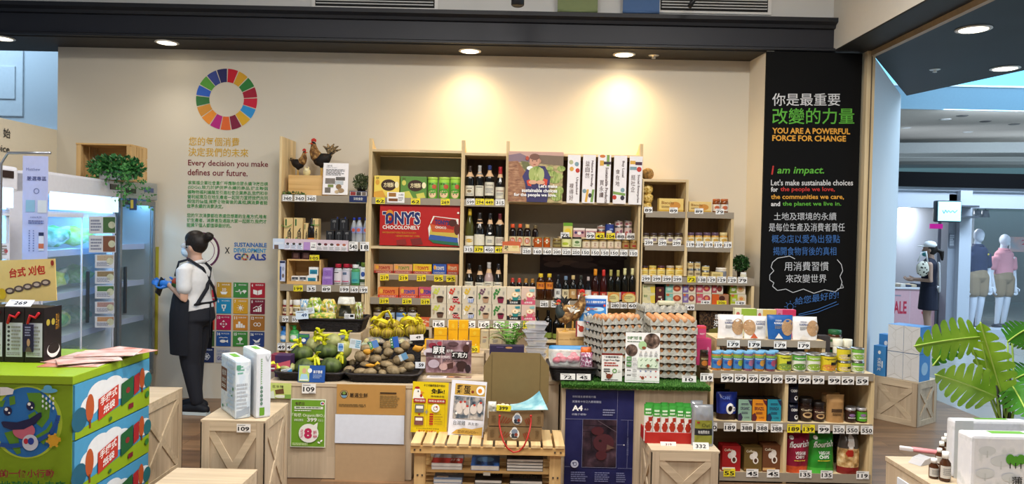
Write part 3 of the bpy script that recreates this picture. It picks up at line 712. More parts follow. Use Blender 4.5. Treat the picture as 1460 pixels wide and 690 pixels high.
# --- wide unit: chocolate bay, wine bay, sign bay
B=thing('shelf_unit','wide pale wooden shelf unit holding wine, red poster and white signs','shelf',group='wooden wall shelves')
zt=zsh(690,217)
xb=[side_panel(B,px,w,zt)for px,w in((526.6,.03),(658.3,.03),(722,.03),(911.9,.03))]
for a,b,px,py in((0,1,595,213.5),(1,2,690,218),(2,3,820,219.5)):plank(B,xb[a]+.015,xb[b]-.015,zsh(px,py),0,name='top_board')
SB=[Sh(595,283,YF),Sh(595,352,YF),Sh(595,425.5,YF),Sh(595,466,YF)]
for i,s in enumerate(SB):plank(B,xb[0]+.015,xb[1]-.015,s.z,.055 if i in(0,2)else 0)
SCx=[Sh(690,285.5,YF),Sh(690,352,YF),Sh(690,421,YF),Sh(690,470,YF)]
for s in SCx:plank(B,xb[1]+.015,xb[2]-.015,s.z,.055)
SD=[Sh(820,287.5,YF),Sh(820,354,YF),Sh(820,429.5,YF),Sh(820,486,YF)]
for i,s in enumerate(SD):plank(B,xb[2]+.015,xb[3]-.015,s.z,0 if i in(0,3)else .055)
back(B,xb[0]+.015,xb[1]-.015,SB[1].z,zt-.02,mat('#a39a80',.7));back(B,xb[0]+.015,xb[1]-.015,.2,SB[1].z-.005,BACKL)
back(B,xb[1]+.015,xb[2]-.015,.2,zt-.02,BACKD)
back(B,xb[2]+.015,xb[3]-.015,SD[0].z-.02,zt-.02,BACKD);back(B,xb[2]+.015,xb[3]-.015,.2,SD[0].z-.025,mat('#9a917f',.7,var=.05))
mb=MB();mb.box(xb[0]+.015,YF+.05,0,xb[3]-.015,YF+.07,SB[3].z-.1,PALE);mb.build('kick_board',parent=B)
# --- stepped unit on the right
E_=thing('shelf_unit','stepped pale wooden shelf unit with jars and tea boxes beside the black panel','shelf',group='wooden wall shelves')
SE1=[Sh(947,302,YF),Sh(947,349,YF),Sh(947,393,YF),Sh(990,434,YF)]
SE2=[Sh(1012,303,YF),Sh(1012,351,YF),Sh(1012,397,YF)]
zt1=zsh(948,255.5)
xe=[xat(p,330,YF)for p in(914.7,978.5,1044,1075.5)]
for x,z,z0 in((xe[0],zt1,SE1[3].z-.02),(xe[1],zt1,SE1[2].z),(xe[2],SE2[0].z,SE2[2].z),(xe[3],SE2[2].z+.0,0)):
 mb=MB();mb.box(x-.012,YF,z0,x+.012,YBK,z,PALE);mb.build('side_panel',parent=E_)
plank(E_,xe[0],xe[1]-.012,zt1,0,name='top_board')
for s in SE1[:2]:plank(E_,xe[0]+.03,xe[1]-.012,s.z,.05)
plank(E_,xe[1]+.0,xe[2]+.012,SE2[0].z,.05);plank(E_,xe[1]+.012,xe[2]-.012,SE2[1].z,.05)
plank(E_,xe[0]+.03,xe[3]+.012,SE1[2].z-.012,.06);plank(E_,xe[0]+.03,xe[3]-.012,SE1[3].z,.05,name='shelf_board')
BE=wood('#8a7252','#9d8462','Z',name='mid_back_board')
back(E_,xe[0]+.02,xe[1],SE1[2].z,zt1-.02,BE);back(E_,xe[1],xe[2],SE2[2].z,SE2[0].z-.02,BE);back(E_,xe[0]+.02,xe[3],SE1[3].z,SE1[2].z-.03,BE)
back(E_,xe[0]+.02,xe[3],0.05,SE1[3].z-.025,BACKD)
x=xat(991,440,YF);mb=MB();mb.box(x-.012,YF+.006,0,x+.012,YBK-.013,SE1[3].z-.022,PALE);mb.build('inner_upright',parent=E_)
TG='white and yellow price cards on the shelf edges'
YT=YF-.006
# ------------------------------------------------------------------ left unit goods
# rooster models
FEA=noisy('dark_feathers',[(.35,'#0c0c0d'),(.6,'#1c1512'),(.8,'#5a3a20')],30,.7);FEB=noisy('brown_feathers',[(.3,'#2e1c10'),(.5,'#7a552c'),(.7,'#c7a468')],34,.7)
REDC=mat('#c0261c',.5);TAILM=noisy('barred_tail_feathers',[(.4,'#16130f'),(.6,'#a98d63')],40,.6,stretch=(1,1,3));LEGY=mat('#c9a04a',.6)
def rooster(label,foot,h,facing,body=FEA,neck=FEB,tail=TAILM,tailup=1.0,group='model chickens'):
 """standing bird of total height h, beak towards facing*X"""
 t=thing('rooster_model',label,'chicken model',foot,0,group);k=h;fx=facing
 mb=MB()
 mb.ell((0,0,.43*k),(.24*k,.15*k,.17*k),body,16,10,rot=Matrix.Rotation(R(18*fx),3,'Y'))
 mb.tube([(.13*fx*k,0,.48*k),(.21*fx*k,0,.64*k),(.22*fx*k,0,.80*k)],[.14*k,.10*k,.065*k],body,12,True)
 mb.ell((.24*fx*k,0,.85*k),(.075*k,.06*k,.065*k),body,12,8)
 for s in(-1,1):mb.tube([(0,s*.06*k,.33*k),(0.01*fx*k,s*.06*k,.22*k)],[.075*k,.035*k],body,8,True)
 mb.tube([(-.14*fx*k,0,.48*k),(-.26*fx*k,0,.62*k)],[.10*k,.04*k],body,10,True)
 mb.build('body',parent=t,remesh=.012*k/.35,fix=True)
 mb=MB();mb.tube([(.15*fx*k,0,.52*k),(.218*fx*k,0,.66*k),(.226*fx*k,0,.79*k)],[.155*k,.115*k,.07*k],neck,12,True);mb.build('neck_hackle',parent=t)
 for q in range(5):
  a=R(38+20*q);L=(.42-.02*abs(q-2))*k*tailup;s=.015*k*(q%3-1)
  mb=MB();mb.tube([(-.20*fx*k,s,.52*k),(-(.2*k+L*.5*math.cos(a))*fx,s*2,.52*k+L*.62*math.sin(a)),(-(.2*k+L*math.cos(a)*.95)*fx,s*3,.52*k+L*.78*math.sin(a))],[.03*k,.05*k,.02*k],tail,8,True,flat=.35);mb.build('tail_feather',parent=t)
 mb=MB()
 for q in range(4):mb.ell(((.27-.03*q)*fx*k,0,(.925+.02*(q in(1,2)))*k),(.022*k,.012*k,.045*k),REDC,8,6)
 mb.build('comb',parent=t)
 mb=MB();mb.ell((.275*fx*k,0,.76*k),(.025*k,.03*k,.05*k),REDC,8,6);mb.ell((.265*fx*k,0,.84*k),(.045*k,.062*k,.035*k),REDC,8,6);mb.build('wattle',parent=t)
 mb=MB();mb.lathe([(.022*k,0),(.012*k,.04*k),(.002*k,.075*k)],LEGY,8);o=mb.build('beak',parent=t,loc=(.30*fx*k,0,.85*k),rot=(0,R(100*fx),0))
 for s in(-1,1):
  mb=MB();y=s*.06*k;x=.01*fx*k;mb.tube([(x,y,.24*k),(x,y,.012*k)],.016*k,LEGY,6,True)
  for b in(-35,0,35,180):mb.tube([(x,y,.012*k),(x+.09*k*fx*math.cos(R(b)),y+.09*k*math.sin(R(b)),.008*k)],[.012*k,.007*k],LEGY,6,True)
  mb.build('leg',parent=t)
 return t
bx=P(436,279,YF+.05)
mb=MB();w=(459-411)*6.5/F;zb=SA[0].z;hb=zat(435,250,6.5)-zb
mb.box(-w/2,0,0,w/2,.012,hb,PINE,.002);mb.box(-w/2,.20,0,w/2,.212,hb,PINE);mb.box(-w/2,.012,0,-w/2+.012,.2,hb,PINEY);mb.box(w/2-.012,.012,0,w/2,.2,hb,PINEY);mb.box(-w/2+.012,.012,0,w/2-.012,.2,.01,PINE);mb.box(-w/2+.012,.012,hb-.014,w/2-.012,.2,hb,PINEY)
mb.build('wooden_crate','low wooden crate carrying the rooster models on the top left shelf','crate',loc=(xat(435,265,6.5),6.5,zb+.001))
zc=zb+hb+.002
def stand(px,h_top,label,facing,**k):
 x,z1=xat(px,h_top,6.6),zat(px,h_top,6.6)
 return rooster(label,(x,6.62,zc),(z1-zc)/.965,facing,**k)
stand(424,212,'small dark hen model with red head on the low crate',1,tailup=.35)
stand(459,198,'tall rooster model with barred tail on the low crate',-1,tailup=1.0)
mb=MB();mb.ell((0,0,.03),(.034,.028,.034),mat('#d9cd9a',.6),14,10);mb.ell((0,-.012,.045),(.022,.022,.02),mat('#e5dcb4',.6),12,8);mb.lathe([(.02,0),(.026,.004),(.02,.01)],mat('#cbbf88',.6),12)
for s in(-1,1):mb.lathe([(.004,0),(.008,.012),(.002,.03)],mat('#d9cd9a',.6),8,c=(.016*s,-.005,.05))
mb.build('chick_figurine','small cream chick figurine between the two chicken models','figurine',loc=(xat(437.5,248,6.55),6.55,zc))
def framed(c):
 c.text('公雞介紹',464,234.5,472,237.5,INK);c.text('FARM STORY',464,238,479,239.6,GREY);c.lines(463.5,241,492,250.5,5,mat('#555555'),3)
 for l,t,r,b,q in((463,254,477,262,'#7c746c'),(478,252,491,257,'#5e5a55'),(463,267.5,471,275,'#6f6860'),(477,258,489,263,'#b8bfc4'),(467,263,475,267,'#7d8a4c')):c.rect(l,t,r,b,mat(q,.6,var=.4,scale=200))
 c.ell(482.5,266,4,3.6,mat('#8a6b45'));c.ell(486,271.5,4.6,3.4,mat('#a08562'));c.ell(480,273.5,3,2.4,mat('#c3ab86'))
panel('acrylic_sign','white framed chicken information sheet beside the rooster models','sign',459.6,232,495.5,277.5,YF+.03,base=mat('#f2eeee',.3),th=.01,lean=6,draw=framed)
def potted(label,l,r,top,S,leafm,seed,pot='#171717',n=700,size=.02,inset=.08,dz=0,dense=.62):
 x,Y,z0,w,h=fit(l,r,top,S,inset,dz);t=thing('potted_plant',label,'plant',(x,Y+w*.3,z0),0,'small artificial plants')
 mb=MB();pr=w*.24;ph=h*.36;mb.lathe([(pr*.75,0),(pr,ph),(pr*1.06,ph),(pr*1.06,ph+.008),(pr*.9,ph+.008),(pr*.85,ph-.01)],mat(pot,.5),16);mb.build('pot',parent=t)
 mb=MB();leaf_cloud(mb,(0,0,h*.66),(w*.46,w*.40,h*.34),n,size,leafm,seed);mb.build('foliage',parent=t)
 mb=MB()
 for q in range(7):a=q*.9;mb.tube([(0,0,ph),(w*.12*math.cos(a),w*.12*math.sin(a),h*.55),(w*.3*math.cos(a),w*.3*math.sin(a),h*.8)],.0025,mat('#3d4a24'),5)
 mb.build('stems',parent=t)
LF=[mat('#3d5a2c',.6),mat('#55743a',.6),mat('#2c4422',.6),mat('#6d8a4a',.6)]
LFD=[mat('#2a5424',.6),mat('#3d6c31',.6),mat('#1c3a1a',.6)]
potted('bushy grey green plant in a black pot on the top left shelf',501.5,527,248,SA[0],[mat('#56643f',.7),mat('#6f7d55',.7),mat('#434f30',.7)],4,n=1100,size=.016)
# sprigs lying on the top shelf edge
mb=MB();leaf_cloud(mb,(0,0,.01),(.11,.03,.012),130,.022,LF,9);mb.tube([(-.11,0,.006),(.11,0,.006)],.003,mat('#3d4a24'),5)
mb.build('leafy_sprig','thin green leafy sprig lying at the left end of the top shelf','plant',loc=(xat(416,277,6.44),6.46,SA[0].z+.003))
tags([(402.5,417,'360'),(419.5,435,'360'),(436.5,451,'360')],277.5,286.5,YT,'on the top left shelf',group=TG)
def dcard(c):
 c.rect(498.5,273.3,522.5,279,mat('#c9c3bc'));c.rect(499.5,273.6,507,278.5,mat('#8c2d2a'));c.rect(508,273.6,514.5,278.5,mat('#33302e'));c.rect(516,273.6,521.5,278.5,mat('#6b5d52'));c.text('深夜食堂',504,281.5,517,285.5,CARD)
panel('shelf_card','navy and white picture card under the bushy plant','card',498,272.5,523,288,YT-.003,base=mat('#23305c',.4),th=.002,draw=dcard)
# second shelf: vinegar boxes, black boxes, water
def kraft(c):
 c.rect(14,6,32,34,mat('#3c6a38'));c.text('醋',50,62,86,84,INK,.01);c.ring(62,74,16,22,INK,seg=16);c.ell(30,88,9,5,mat('#4f8a3c'),rot=-30);c.line([(66,60),(78,44),(60,52)],4,INK)
KR=mat('#d9bd84',.7,var=.05)
kd=thing
for i,(l,r,top)in enumerate(((405,417.6,310.5),(419,431.6,310.5),(433.5,439.5,318),(446,454,311.5))):
 carton(f"kraft box with black brush letters, {ORD[i]} from left on the second left shelf",l,r,top,SA[1],.09,KR,kraft,group='kraft bottle boxes',name='gift_box')
for i,(l,r)in enumerate(((403,419),(446,458))):
 x0,x1=xat(l,320,6.5),xat(r,320,6.5);mb=MB();zz=zat(410,320,6.5)
 mb.tube([(x0+(x1-x0)*k/8,6.435-.0,zz-.022*math.sin(math.pi*k/8)*(1-i))for k in range(9)],.003,mat('#3f8a3a',.6),6)
 mb.build('cord_handle',f"green cord handle looped on the {'leftmost' if i == 0 else 'rightmost'} kraft box",'cord')
bottle('dark conical vinegar bottle with a pale neck label among the kraft boxes',437.5,448.5,311,SA[1],'vinegar',mat('#1b1310',.2),mat('#17120f',.4),.3,mat('#d4863e',.6),(.0,.16),group='vinegar bottles',name='vinegar_bottle',inset=.012)
BKB=mat('#1d1e22',.45)
def blk(c):c.rect(30,14,70,18,GREY);c.text('BLACK',28,20,72,30,mat('#a8a8a8'));c.line([(50,36),(50,80)],4,mat('#77777a'))
for i,(l,r)in enumerate(((465,476),(478,488.5),(489.5,500))):zt_=carton(f"small black box, {ORD[i]} from left in the lower row of black boxes",l,r,329,SA[1],.07,BKB,blk,group='small black boxes')
for i,(l,r)in enumerate(((471.3,482.5),(484.5,495.5))):carton(f"small black box, {'left' if i == 0 else 'right'} one of the upper pair of black boxes",l,r,312,SA[1],.07,BKB,blk,dz=zt_-SA[1].z,group='small black boxes')
for i,(l,r)in enumerate(((478,483),(489,494.5))):
 bottle(f"blue capped bottle peeking above the black boxes, {'left' if i == 0 else 'right'} one",l,r,309.5,SA[1],'water',mat('#26272c',.3),mat('#27356e',.4),.08,group='bottles behind the black boxes',name='small_bottle',inset=.13)
WAT=glassy('#dfe8f2',.38,.08)
for i,(l,r,t_)in enumerate(((499.8,508.5,310.5),(506.5,516.5,310),(517.2,525,310.5))):
 bottle(f"clear water bottle with a blue cap, {ORD[i]} from left on the second left shelf",l,r,t_,SA[1],'water',WAT,mat('#2336a0',.4),.09,mat('#8d97c9',.5),(.38,.62),lambda c:c.ell(50,50,20,30,mat('#c7604f')),group='clear water bottles',name='water_bottle',inset=.02+.05*(i==0))
tags([(497.2,510.5,'540'),(513,526.5,'18')],344.5,357.5,YT,'at the right end of the second left shelf',group=TG)
def strip(c):
 for i,x in enumerate((406,414.8,423.6)):c.rect(x,347.5,x+8,356.5,mat('#dfe4f2'));c.lines(x+.6,350,x+7.4,356,4,mat('#8d95ad'),i);c.ell(x+4,348.5,2.2,1.6,mat('#433b36'))
 c.rect(433,345.5,442,356.8,mat('#b58fc9'));c.rect(442.6,345.5,451,357,CARD);c.text('A級',445,348,449.5,350.5,INK);c.text('●●▪',444,351.5,450,353.5,INK)
 for i,x in enumerate((451.6,460.4,469.2,478,486.8)):c.rect(x,347.5,x+8.2,356.8,mat('#e9e6ea'));c.ell(x+4,348,2.6,1.8,mat(('#2a2526','#6b2b30','#4a3a36','#a0503c','#b06a50')[i]));c.lines(x+.6,351.5,x+7.6,356.3,4,GREY,i+9)
panel('shelf_strip','long strip of small product picture cards along the second left shelf','card',405.5,341.5,496.5,357.2,YT,base=mat('#d9c4cf',.5),th=.002,draw=strip,tilt=.5)
def bcard(c):c.rect(391,349,397,355,mat('#6d5a50'));c.rect(391,345,404,348,mat('#dfe7f3'))
panel('shelf_card','pale blue card sticking out at the left end of the second shelf','card',389,340,405.5,355,YT-.004,base=mat('#cfdcf0',.4),th=.002,draw=bcard)
# small inner crate on the third shelf
ci=thing('wooden_crate','small open wooden crate on the third left shelf with soap boxes inside','crate',(xat(433,405,YF+.03),YF+.03,SA[2].z+.001))
w=(457.5-409)*6.45/F/2;h=zat(433,370,YF+.03)-SA[2].z
for q in((-w,0,0,w,.012,.028),(-w,0,h-.012,w,.24,h),(-w,0,.028,-w+.014,.24,h-.012),(w-.014,0,.028,w,.24,h-.012),(-w,.012,0,w,.24,.010),(-w+.014,.228,.01,w-.014,.24,h-.012)):
 mb=MB();mb.box(*q,PINE);mb.build('board',parent=ci)
for i,(l,r)in enumerate(((416,428),(430,443))):
 carton(f"dark maroon gift box on the small crate, {'left' if i == 0 else 'right'} one",l,r,359.5,SA[2],.07,mat('#431d22',.5),lambda c:c.rect(20,12,80,80,mat('#8f6a68')),inset=.08,dz=h,group='maroon boxes',name='gift_box')
tags([(441,455.5,'105','y')],363.5,371.5,YF+.02,'on the small crate of the third left shelf',group=TG)
def soap(c):c.rect(10,28,88,82,mat('#2f8fa8'));c.ell(50,62,30,16,mat('#1f6f90'))
def soapg(c):c.rect(8,16,90,56,mat('#3c424c'));c.ell(50,40,18,16,mat('#6f7680'));c.rect(8,64,60,74,GREY)
z2=SA[2].z+.011
for i,(l,r)in enumerate(((415.5,426),(426.8,437.2))):carton(f"small grey patterned soap box inside the crate, {'left' if i == 0 else 'right'} one",l,r,393.5,SA[2],.06,CARD,soapg,inset=.08,dz=.011,group='soap boxes in the crate')
zz=carton('white and teal soap box at the bottom of the stacked pair in the crate',437.5,452,393,SA[2],.08,CARD,soap,inset=.05,dz=.011,group='teal soap boxes')
carton('white and teal soap box on top of the stacked pair in the crate',440.5,454,381,SA[2],.08,CARD,soap,inset=.055,dz=zz-SA[2].z,group='teal soap boxes')
def lav(c):c.rect(6,30,94,92,mat('#9068b8'));c.rect(30,8,80,24,mat('#b99ad6'));c.line([(20,40),(50,60),(40,85)],3,mat('#6d4a94'))
zz=carton('lavender purple soap box below the other lavender box',459.5,474,394,SA[2],.08,mat('#a583c8'),lav,group='lavender boxes')
carton('lavender purple soap box on top of the other lavender box',460.5,474,382,SA[2],.08,mat('#a583c8'),lav,dz=zz-SA[2].z,group='lavender boxes')
for i,(l,r,t_,gc,cc,lc)in enumerate(((476,487.5,376.5,'#c5c4c8','#a81c34','#ddd6da'),(487.5,499,376.5,'#b9b9c2','#a81c34','#cfcad6'),(500.5,512.5,377.5,'#4f9a5a','#dfe3e3','#57b0a0'),(513,523,374.5,'#dfe5de','#5d7a2c','#e6eaee'))):
 bottle(f"flat toiletry bottle with {('a red cap and clear body', 'a red cap and greyish body', 'a white cap and green body', 'an olive cap and white body')[i]} on the third left shelf",l,r,t_,SA[2],'slab',mat(gc,.25),mat(cc,.4),.17,mat(lc,.5),(.12,.66),[lambda c:(c.rect(10,8,60,14,INK),c.rect(10,84,80,92,mat('#c0305c'))),lambda c:(c.rect(20,8,60,30,mat('#5b6f8c')),c.rect(10,84,80,92,mat('#c0305c'))),lambda c:c.ell(50,76,30,12,mat('#2f8fa0')),lambda c:(c.ell(50,30,22,20,mat('#2f4f9a')),c.rect(8,70,92,96,mat('#2f4a2a')))][i],group='flat toiletry bottles',name='toiletry_bottle',sy=.6,cap_r=1.5)
for i,(l,r,t_,cc)in enumerate(((499,503.5,377,'#8c1c2c'),(509,514,373.5,'#1f3a22'))):
 bottle(f"toiletry bottle with a {('dark red', 'dark green')[i]} cap half hidden on the third left shelf",l-3,r+3,t_,SA[2],'slab',mat('#c9c9c9',.3),mat(cc,.4),.17,group='flat toiletry bottles',name='toiletry_bottle',inset=.14,sy=.6,cap_r=1.5)
tags([(418,432,'199','y'),(437,450.5,'35'),(458.5,472,'89'),(484,498,'199'),(499,511,'169'),(512,524.5,'199')],406.5,415.5,YT,'on the third left shelf',group=TG)
def nav(c):c.rect(398.6,372,406,375,mat('#20284c'));c.rect(399,380,401,399,mat('#3c5a9a'));c.ell(403.5,383,1.6,3,mat('#9aa0b0'));c.ell(403.5,393,1.6,3,mat('#7d6a60'))
panel('shelf_card','narrow navy edged card on the inside of the left shelf panel','card',398.5,371.5,406.5,401,YF+.0,base=mat('#c5cbe0',.4),th=.002,draw=nav)
# fourth and fifth shelf
for i,(l,r,c1,c2)in enumerate(((401,415.5,'#8a2f38','#e8d9c2'),(416,428.5,'#b59a4a','#efe6c8'))):
 jar(f"squat {('red', 'golden')[i]} bottle with a wide white cap on the fourth left shelf",l,r,428,SA[3],mat(c1,.25),mat('#eceae4',.4),mat(c2,.5),lambda c,k=i:(c.rect(24,20,76,70,mat('#5a2a2a' if k==0 else '#6a5a2a')),c.text('梅' if k==0 else '蜜',36,28,64,62,WHITE)),lidh=.32,name='wide_bottle',cat='bottle',group='squat bottles')
tags([(402,411.5,'59'),(416,425,'59')],450.5,459,YT,'on the fourth left shelf',group=TG)
def pump(t,rad,h,mt):
 mb=MB();mb.tube([(0,0,h*.78),(0,0,h*.97)],rad*.16,mt,8);mb.box(-rad*.9,-rad*.22,h*.93,rad*.3,rad*.22,h,mt,.002);mb.build('pump_head',parent=t)
for i,(l,r,t_,c1,c2,ins)in enumerate(((397.5,411,466,'#3a7fc8','#2c6ab8',.02),(404,415.5,464,'#2d62a8','#2a5a9c',.12),(411.8,424.5,464.5,'#3f9a4c','#3fae52',.02))):
 bottle(f"{('bright blue', 'darker blue', 'green')[i]} pump soap bottle on the lowest left shelf",l,r,t_,SA[4],'pump',mat(c1,.25),mat(c2,.4),.24,mat(('#7fb2e6','#5c8ccc','#7fcf8a')[i],.5),(.12,.5),lambda c:c.ell(50,50,28,34,WHITE),name='soap_bottle',group='pump soap bottles',inset=ins,cap_r=1.2,extra=lambda t,rad,h,q=mat(c2,.4):pump(t,rad,h,q))
tags([(395,407,'49'),(408,420,'49')],489,499.5,YT,'on the lowest left shelf',group=TG)
bottle('white and red bottle at the right end of the fourth left shelf',512.5,523,430,SA[3],'slab',mat('#e6dcd8',.4),mat('#e8e4e2',.4),.12,mat('#c4262e',.5),(.18,.6),lambda c:c.ell(50,40,26,22,WHITE),name='sauce_bottle',inset=.02)
tags([(514,523,'69')],453,465,YT,'under the white and red bottle',group=TG)
# ------------------------------------------------------------------ chocolate bay
def cookiebox(c1,c2):
 def dr(c):c.ell(58,42,30,26,mat('#3a2416'));c.text('方塊酥',38,30,78,52,mat('#e9d9a8'),.02);c.ell(14,30,8,12,mat(c2));c.ell(90,40,8,14,mat('#efe6b8'));c.poly([(0,74),(34,66),(50,100),(0,100)],mat(c2));c.poly([(60,80),(90,72),(96,96),(66,100)],mat(c2));c.text('蛋黃',8,6,20,16,mat('#5a4a20'))
 return dr
carton('yellow cookie box with an oval emblem on the chocolate bay shelf',533.5,569.5,250.5,SB[0],.09,mat('#e8cf5a'),cookiebox('#e8cf5a','#d9a03a'),group='cookie boxes',bev=.006)
carton('green cookie box with an oval emblem on the chocolate bay shelf',571,608.5,251.5,SB[0],.09,mat('#5d8a3a'),cookiebox('#5d8a3a','#cfc95a'),group='cookie boxes',bev=.006)
def greencan(c):c.rect(0,0,100,16,mat('#a6d84a'));c.text('海苔',22,20,60,30,mat('#1f4a1c'),.01);c.ell(50,76,30,22,mat('#e8c59a'));c.ell(50,62,32,12,mat('#4a9a2c'));c.ell(40,78,4,3,INK);c.ell(60,78,4,3,INK);c.ell(66,38,18,12,mat('#c05a3a'))
for i,(l,r)in enumerate(((609.3,623.8),(625,641),(641.5,656.5))):
 x,Y,z0,w,h=fit(l,r,252.5,SB[0]);t=thing('snack_canister',f"green snack canister with a cartoon child, {ORD[i]} from left",'canister',(x,Y+w/2,z0),0,'green snack canisters')
 mb=MB();mb.lathe([(w*.47,0),(w*.49,.004),(w*.49,h*.93),(w*.45,h*.95)],mat('#6fb23a',.45),18);mb.build('tube',parent=t)
 mb=MB();mb.lathe([(w*.5,h*.9),(w*.5,h),(w*.44,h+.001)],mat('#b9dc5a',.4),18);mb.build('lid',parent=t)
 mb=MB();cv=CV(mb,(0,0,100,100),cyl(w*.492,h*.86,.006,150),n=8);greencan(cv);mb.build('paper_label',parent=t)
tags([(535,549,'62','y'),(585.5,599.5,'62','y'),(628,641.5,'269','y')],281.5,290.5,YT,'below the cookie boxes',group=TG)
def pcard(c):c.rect(554,275,564.5,280.5,mat('#9a6a30'));c.rect(554,283,567,287,mat('#7a4a22'));c.text('小心輕放',568,276,575,279,INK);c.lines(568,281,575,287,3,GREY)
panel('shelf_card','white card with two pictures of biscuit sticks','card',552,274,576.5,289,YT-.003,base=CARD,th=.002,draw=pcard)
def tonys(c):
 n,w_,g=mat('#1f2c66',.5),mat('#e9e4da',.5),mat('#d9962e',.5)
 for dx,dy,m_ in((-.7,.7,w_),(.7,-.7,w_),(.7,.7,w_),(-.7,-.7,w_),(0,0,n)):c.text("T NY'S",545+dx,302+dy,598.5+dx,320.5+dy,m_,.045)
 c.ell(555,305.5,5.2,5.6,mat('#d08a2a'));c.ring(555,312,3,6,n,ky=1.3)
 c.text('CHOCOLONELY',545,322,598.5,327.5,w_,.03)
 c.text('用好滋味支持可可農友 製造公平的巧克力',545,331,593,333.6,g);c.text('一起改變可可產業 從這一片開始',563,335.5,598,338.2,g)
 c.poly([(585,341),(600,339),(603,348),(588,350)],mat('#7a2320',.6));c.poly([(565,343),(578,341),(580,349),(566,350)],mat('#8a2722',.6))
 c.poly([(617,307.5),(653,311),(654.5,349.5),(612,341),(610,325)],w_)
 for pts,q in(([(611,341),(653,344),(654,349.5),(618,346)],'#2f6a4a'),([(613,333),(652,336),(653,345),(611,341)],'#3a5aa0'),([(614,324),(652,328),(653,338),(612,334)],'#c9b04a'),([(612,318),(648,322),(647,331),(616,330)],'#c85a2c'),([(619,308.5),(650,312),(646,327),(614,319)],'#a82420')):c.poly(pts,mat(q,.5))
 c.text("TONY'S",619.5,312,640,319,n,.05,slope=.08);c.ell(645,317,6,5,mat('#4a2018'));c.ell(651,326,4,8,mat('#5a241a'));c.text('CHOCO',620,321.5,636,325,w_,.03,slope=.06)
 c.ell(652.5,302.5,1.6,1.6,w_,12)
panel('poster','large red chocolate brand poster in the wall shelf','poster',541,290.5,654.8,350.5,YF+.02,base=mat('#b3221f',.4),th=.008,draw=tonys)
# wooden riser for the chocolate bars
rz=thing('display_riser','small wooden riser with yellow price cards under the red poster','riser',(0,0,0))
rx0,rx1=xat(538.5,392,YF+.14),xat(652.5,392,YF+.14);rzt=zat(595,390.5,YF+.14)
mb=MB();mb.box(rx0,YF+.14,rzt-.02,rx1,YBK-.02,rzt,PALEX);mb.build('top_board',parent=rz)
for x in(rx0,rx1-.022):mb=MB();mb.box(x,YF+.14,SB[2].z+.001,x+.022,YBK-.02,rzt-.02,PALE);mb.build('side_panel',parent=rz)
mb=MB();mb.box(rx0+.022,YF+.137,rzt-.055,rx1-.022,YF+.142,rzt-.01,RAIL);mb.build('price_rail',parent=rz)
RS=Sh(595,390.5,YF+.14);RS.z=rzt
def bar(c1,c2,trim='#8c2a24'):
 def dr(c):c.rect(0,72,100,100,mat(trim));c.text("TONY'S",22,22,84,60,mat(c2),.05);c.ell(16,34,9,22,mat('#e8a83a'));c.text('CHOCOLONELY',10,78,90,94,mat('#e8dcc8'))
 return dr
CH1=((533.5,560.5,'#cf8f62','#a83a2a','salmon'),(561.5,588,'#d9a070','#7a8a3a','peach'),(589,615.5,'#e8c22a','#c04a2a','yellow'),(617,636.5,'#3a5aa8','#d9d4cc','blue'),(637.5,654,'#cf5a2c','#e8c8a0','orange'))
for l,r,a,b,nm in CH1:carton(f"{nm} chocolate bar box on the upper riser",l,r,376.5,RS,.09,mat(a),bar(a,b,'#3a5aa8' if nm=='blue' else '#a8322a'),inset=.01,group='chocolate bar boxes on the riser',name='chocolate_box',side=mat('#5f7a34')if nm in('salmon','peach','yellow')else None)
for l,r,a,b,nm in((539,568,'#e08038','#b8302a','deep orange'),(569.5,596,'#e07048','#3a4a9a','coral'),(597,626,'#c0506a','#2f3f90','pink')):carton(f"{nm} chocolate bar box below the riser",l,r,410,SB[2],.09,mat(a),bar(a,b,'#c83a2a'),inset=.02,group='chocolate bar boxes below the riser',name='chocolate_box')
tags([(541.5,554.5,'219','y'),(568,582,'219','y'),(594,607.5,'219','y'),(618.5,632,'95','y'),(636,649.5,'95','y')],390.5,400,YF+.132,'on the riser edge',group=TG)
tags([(540.5,554.5,'219','y'),(573,587,'219','y'),(599.5,613,'219','y')],424.5,433,YT,'on the shelf edge below the riser',group=TG)
for i,(l,r,q)in enumerate(((531.5,545,'#c9b9a0'),(548,562,'#b8c4cc'),(564,578.5,'#6f9ad0'),(580.5,594.5,'#d9d4c8'))):
 jar(f"dark jar with a gold lid, {ORD[i]} from left behind the yellow netted kiwis",l,r,438,SB[3],mat('#3a2c1e',.2),mat('#8a7a4a',.35,.6),mat(q,.5),lambda c,k=i:(c.rect(20,40,80,76,mat(('#4a5a3a','#5a3a2a','#dfe8f4','#3a6aa8')[k])),c.text('SPREAD',20,20,80,32,INK)),lidh=.14,group='jars behind the kiwi basket')
carton('orange and white patterned box beside the chocolate jars',597.5,615.5,453,SB[3],.06,mat('#d9653a'),lambda c:(c.ell(30,30,14,8,mat('#f0c8a8')),c.ell(64,44,18,8,mat('#f0c8a8')),c.ell(40,70,20,10,mat('#f0c8a8')),c.line([(10,60),(50,20),(90,70)],4,mat('#f0c8a8'))),inset=.03,group=None)
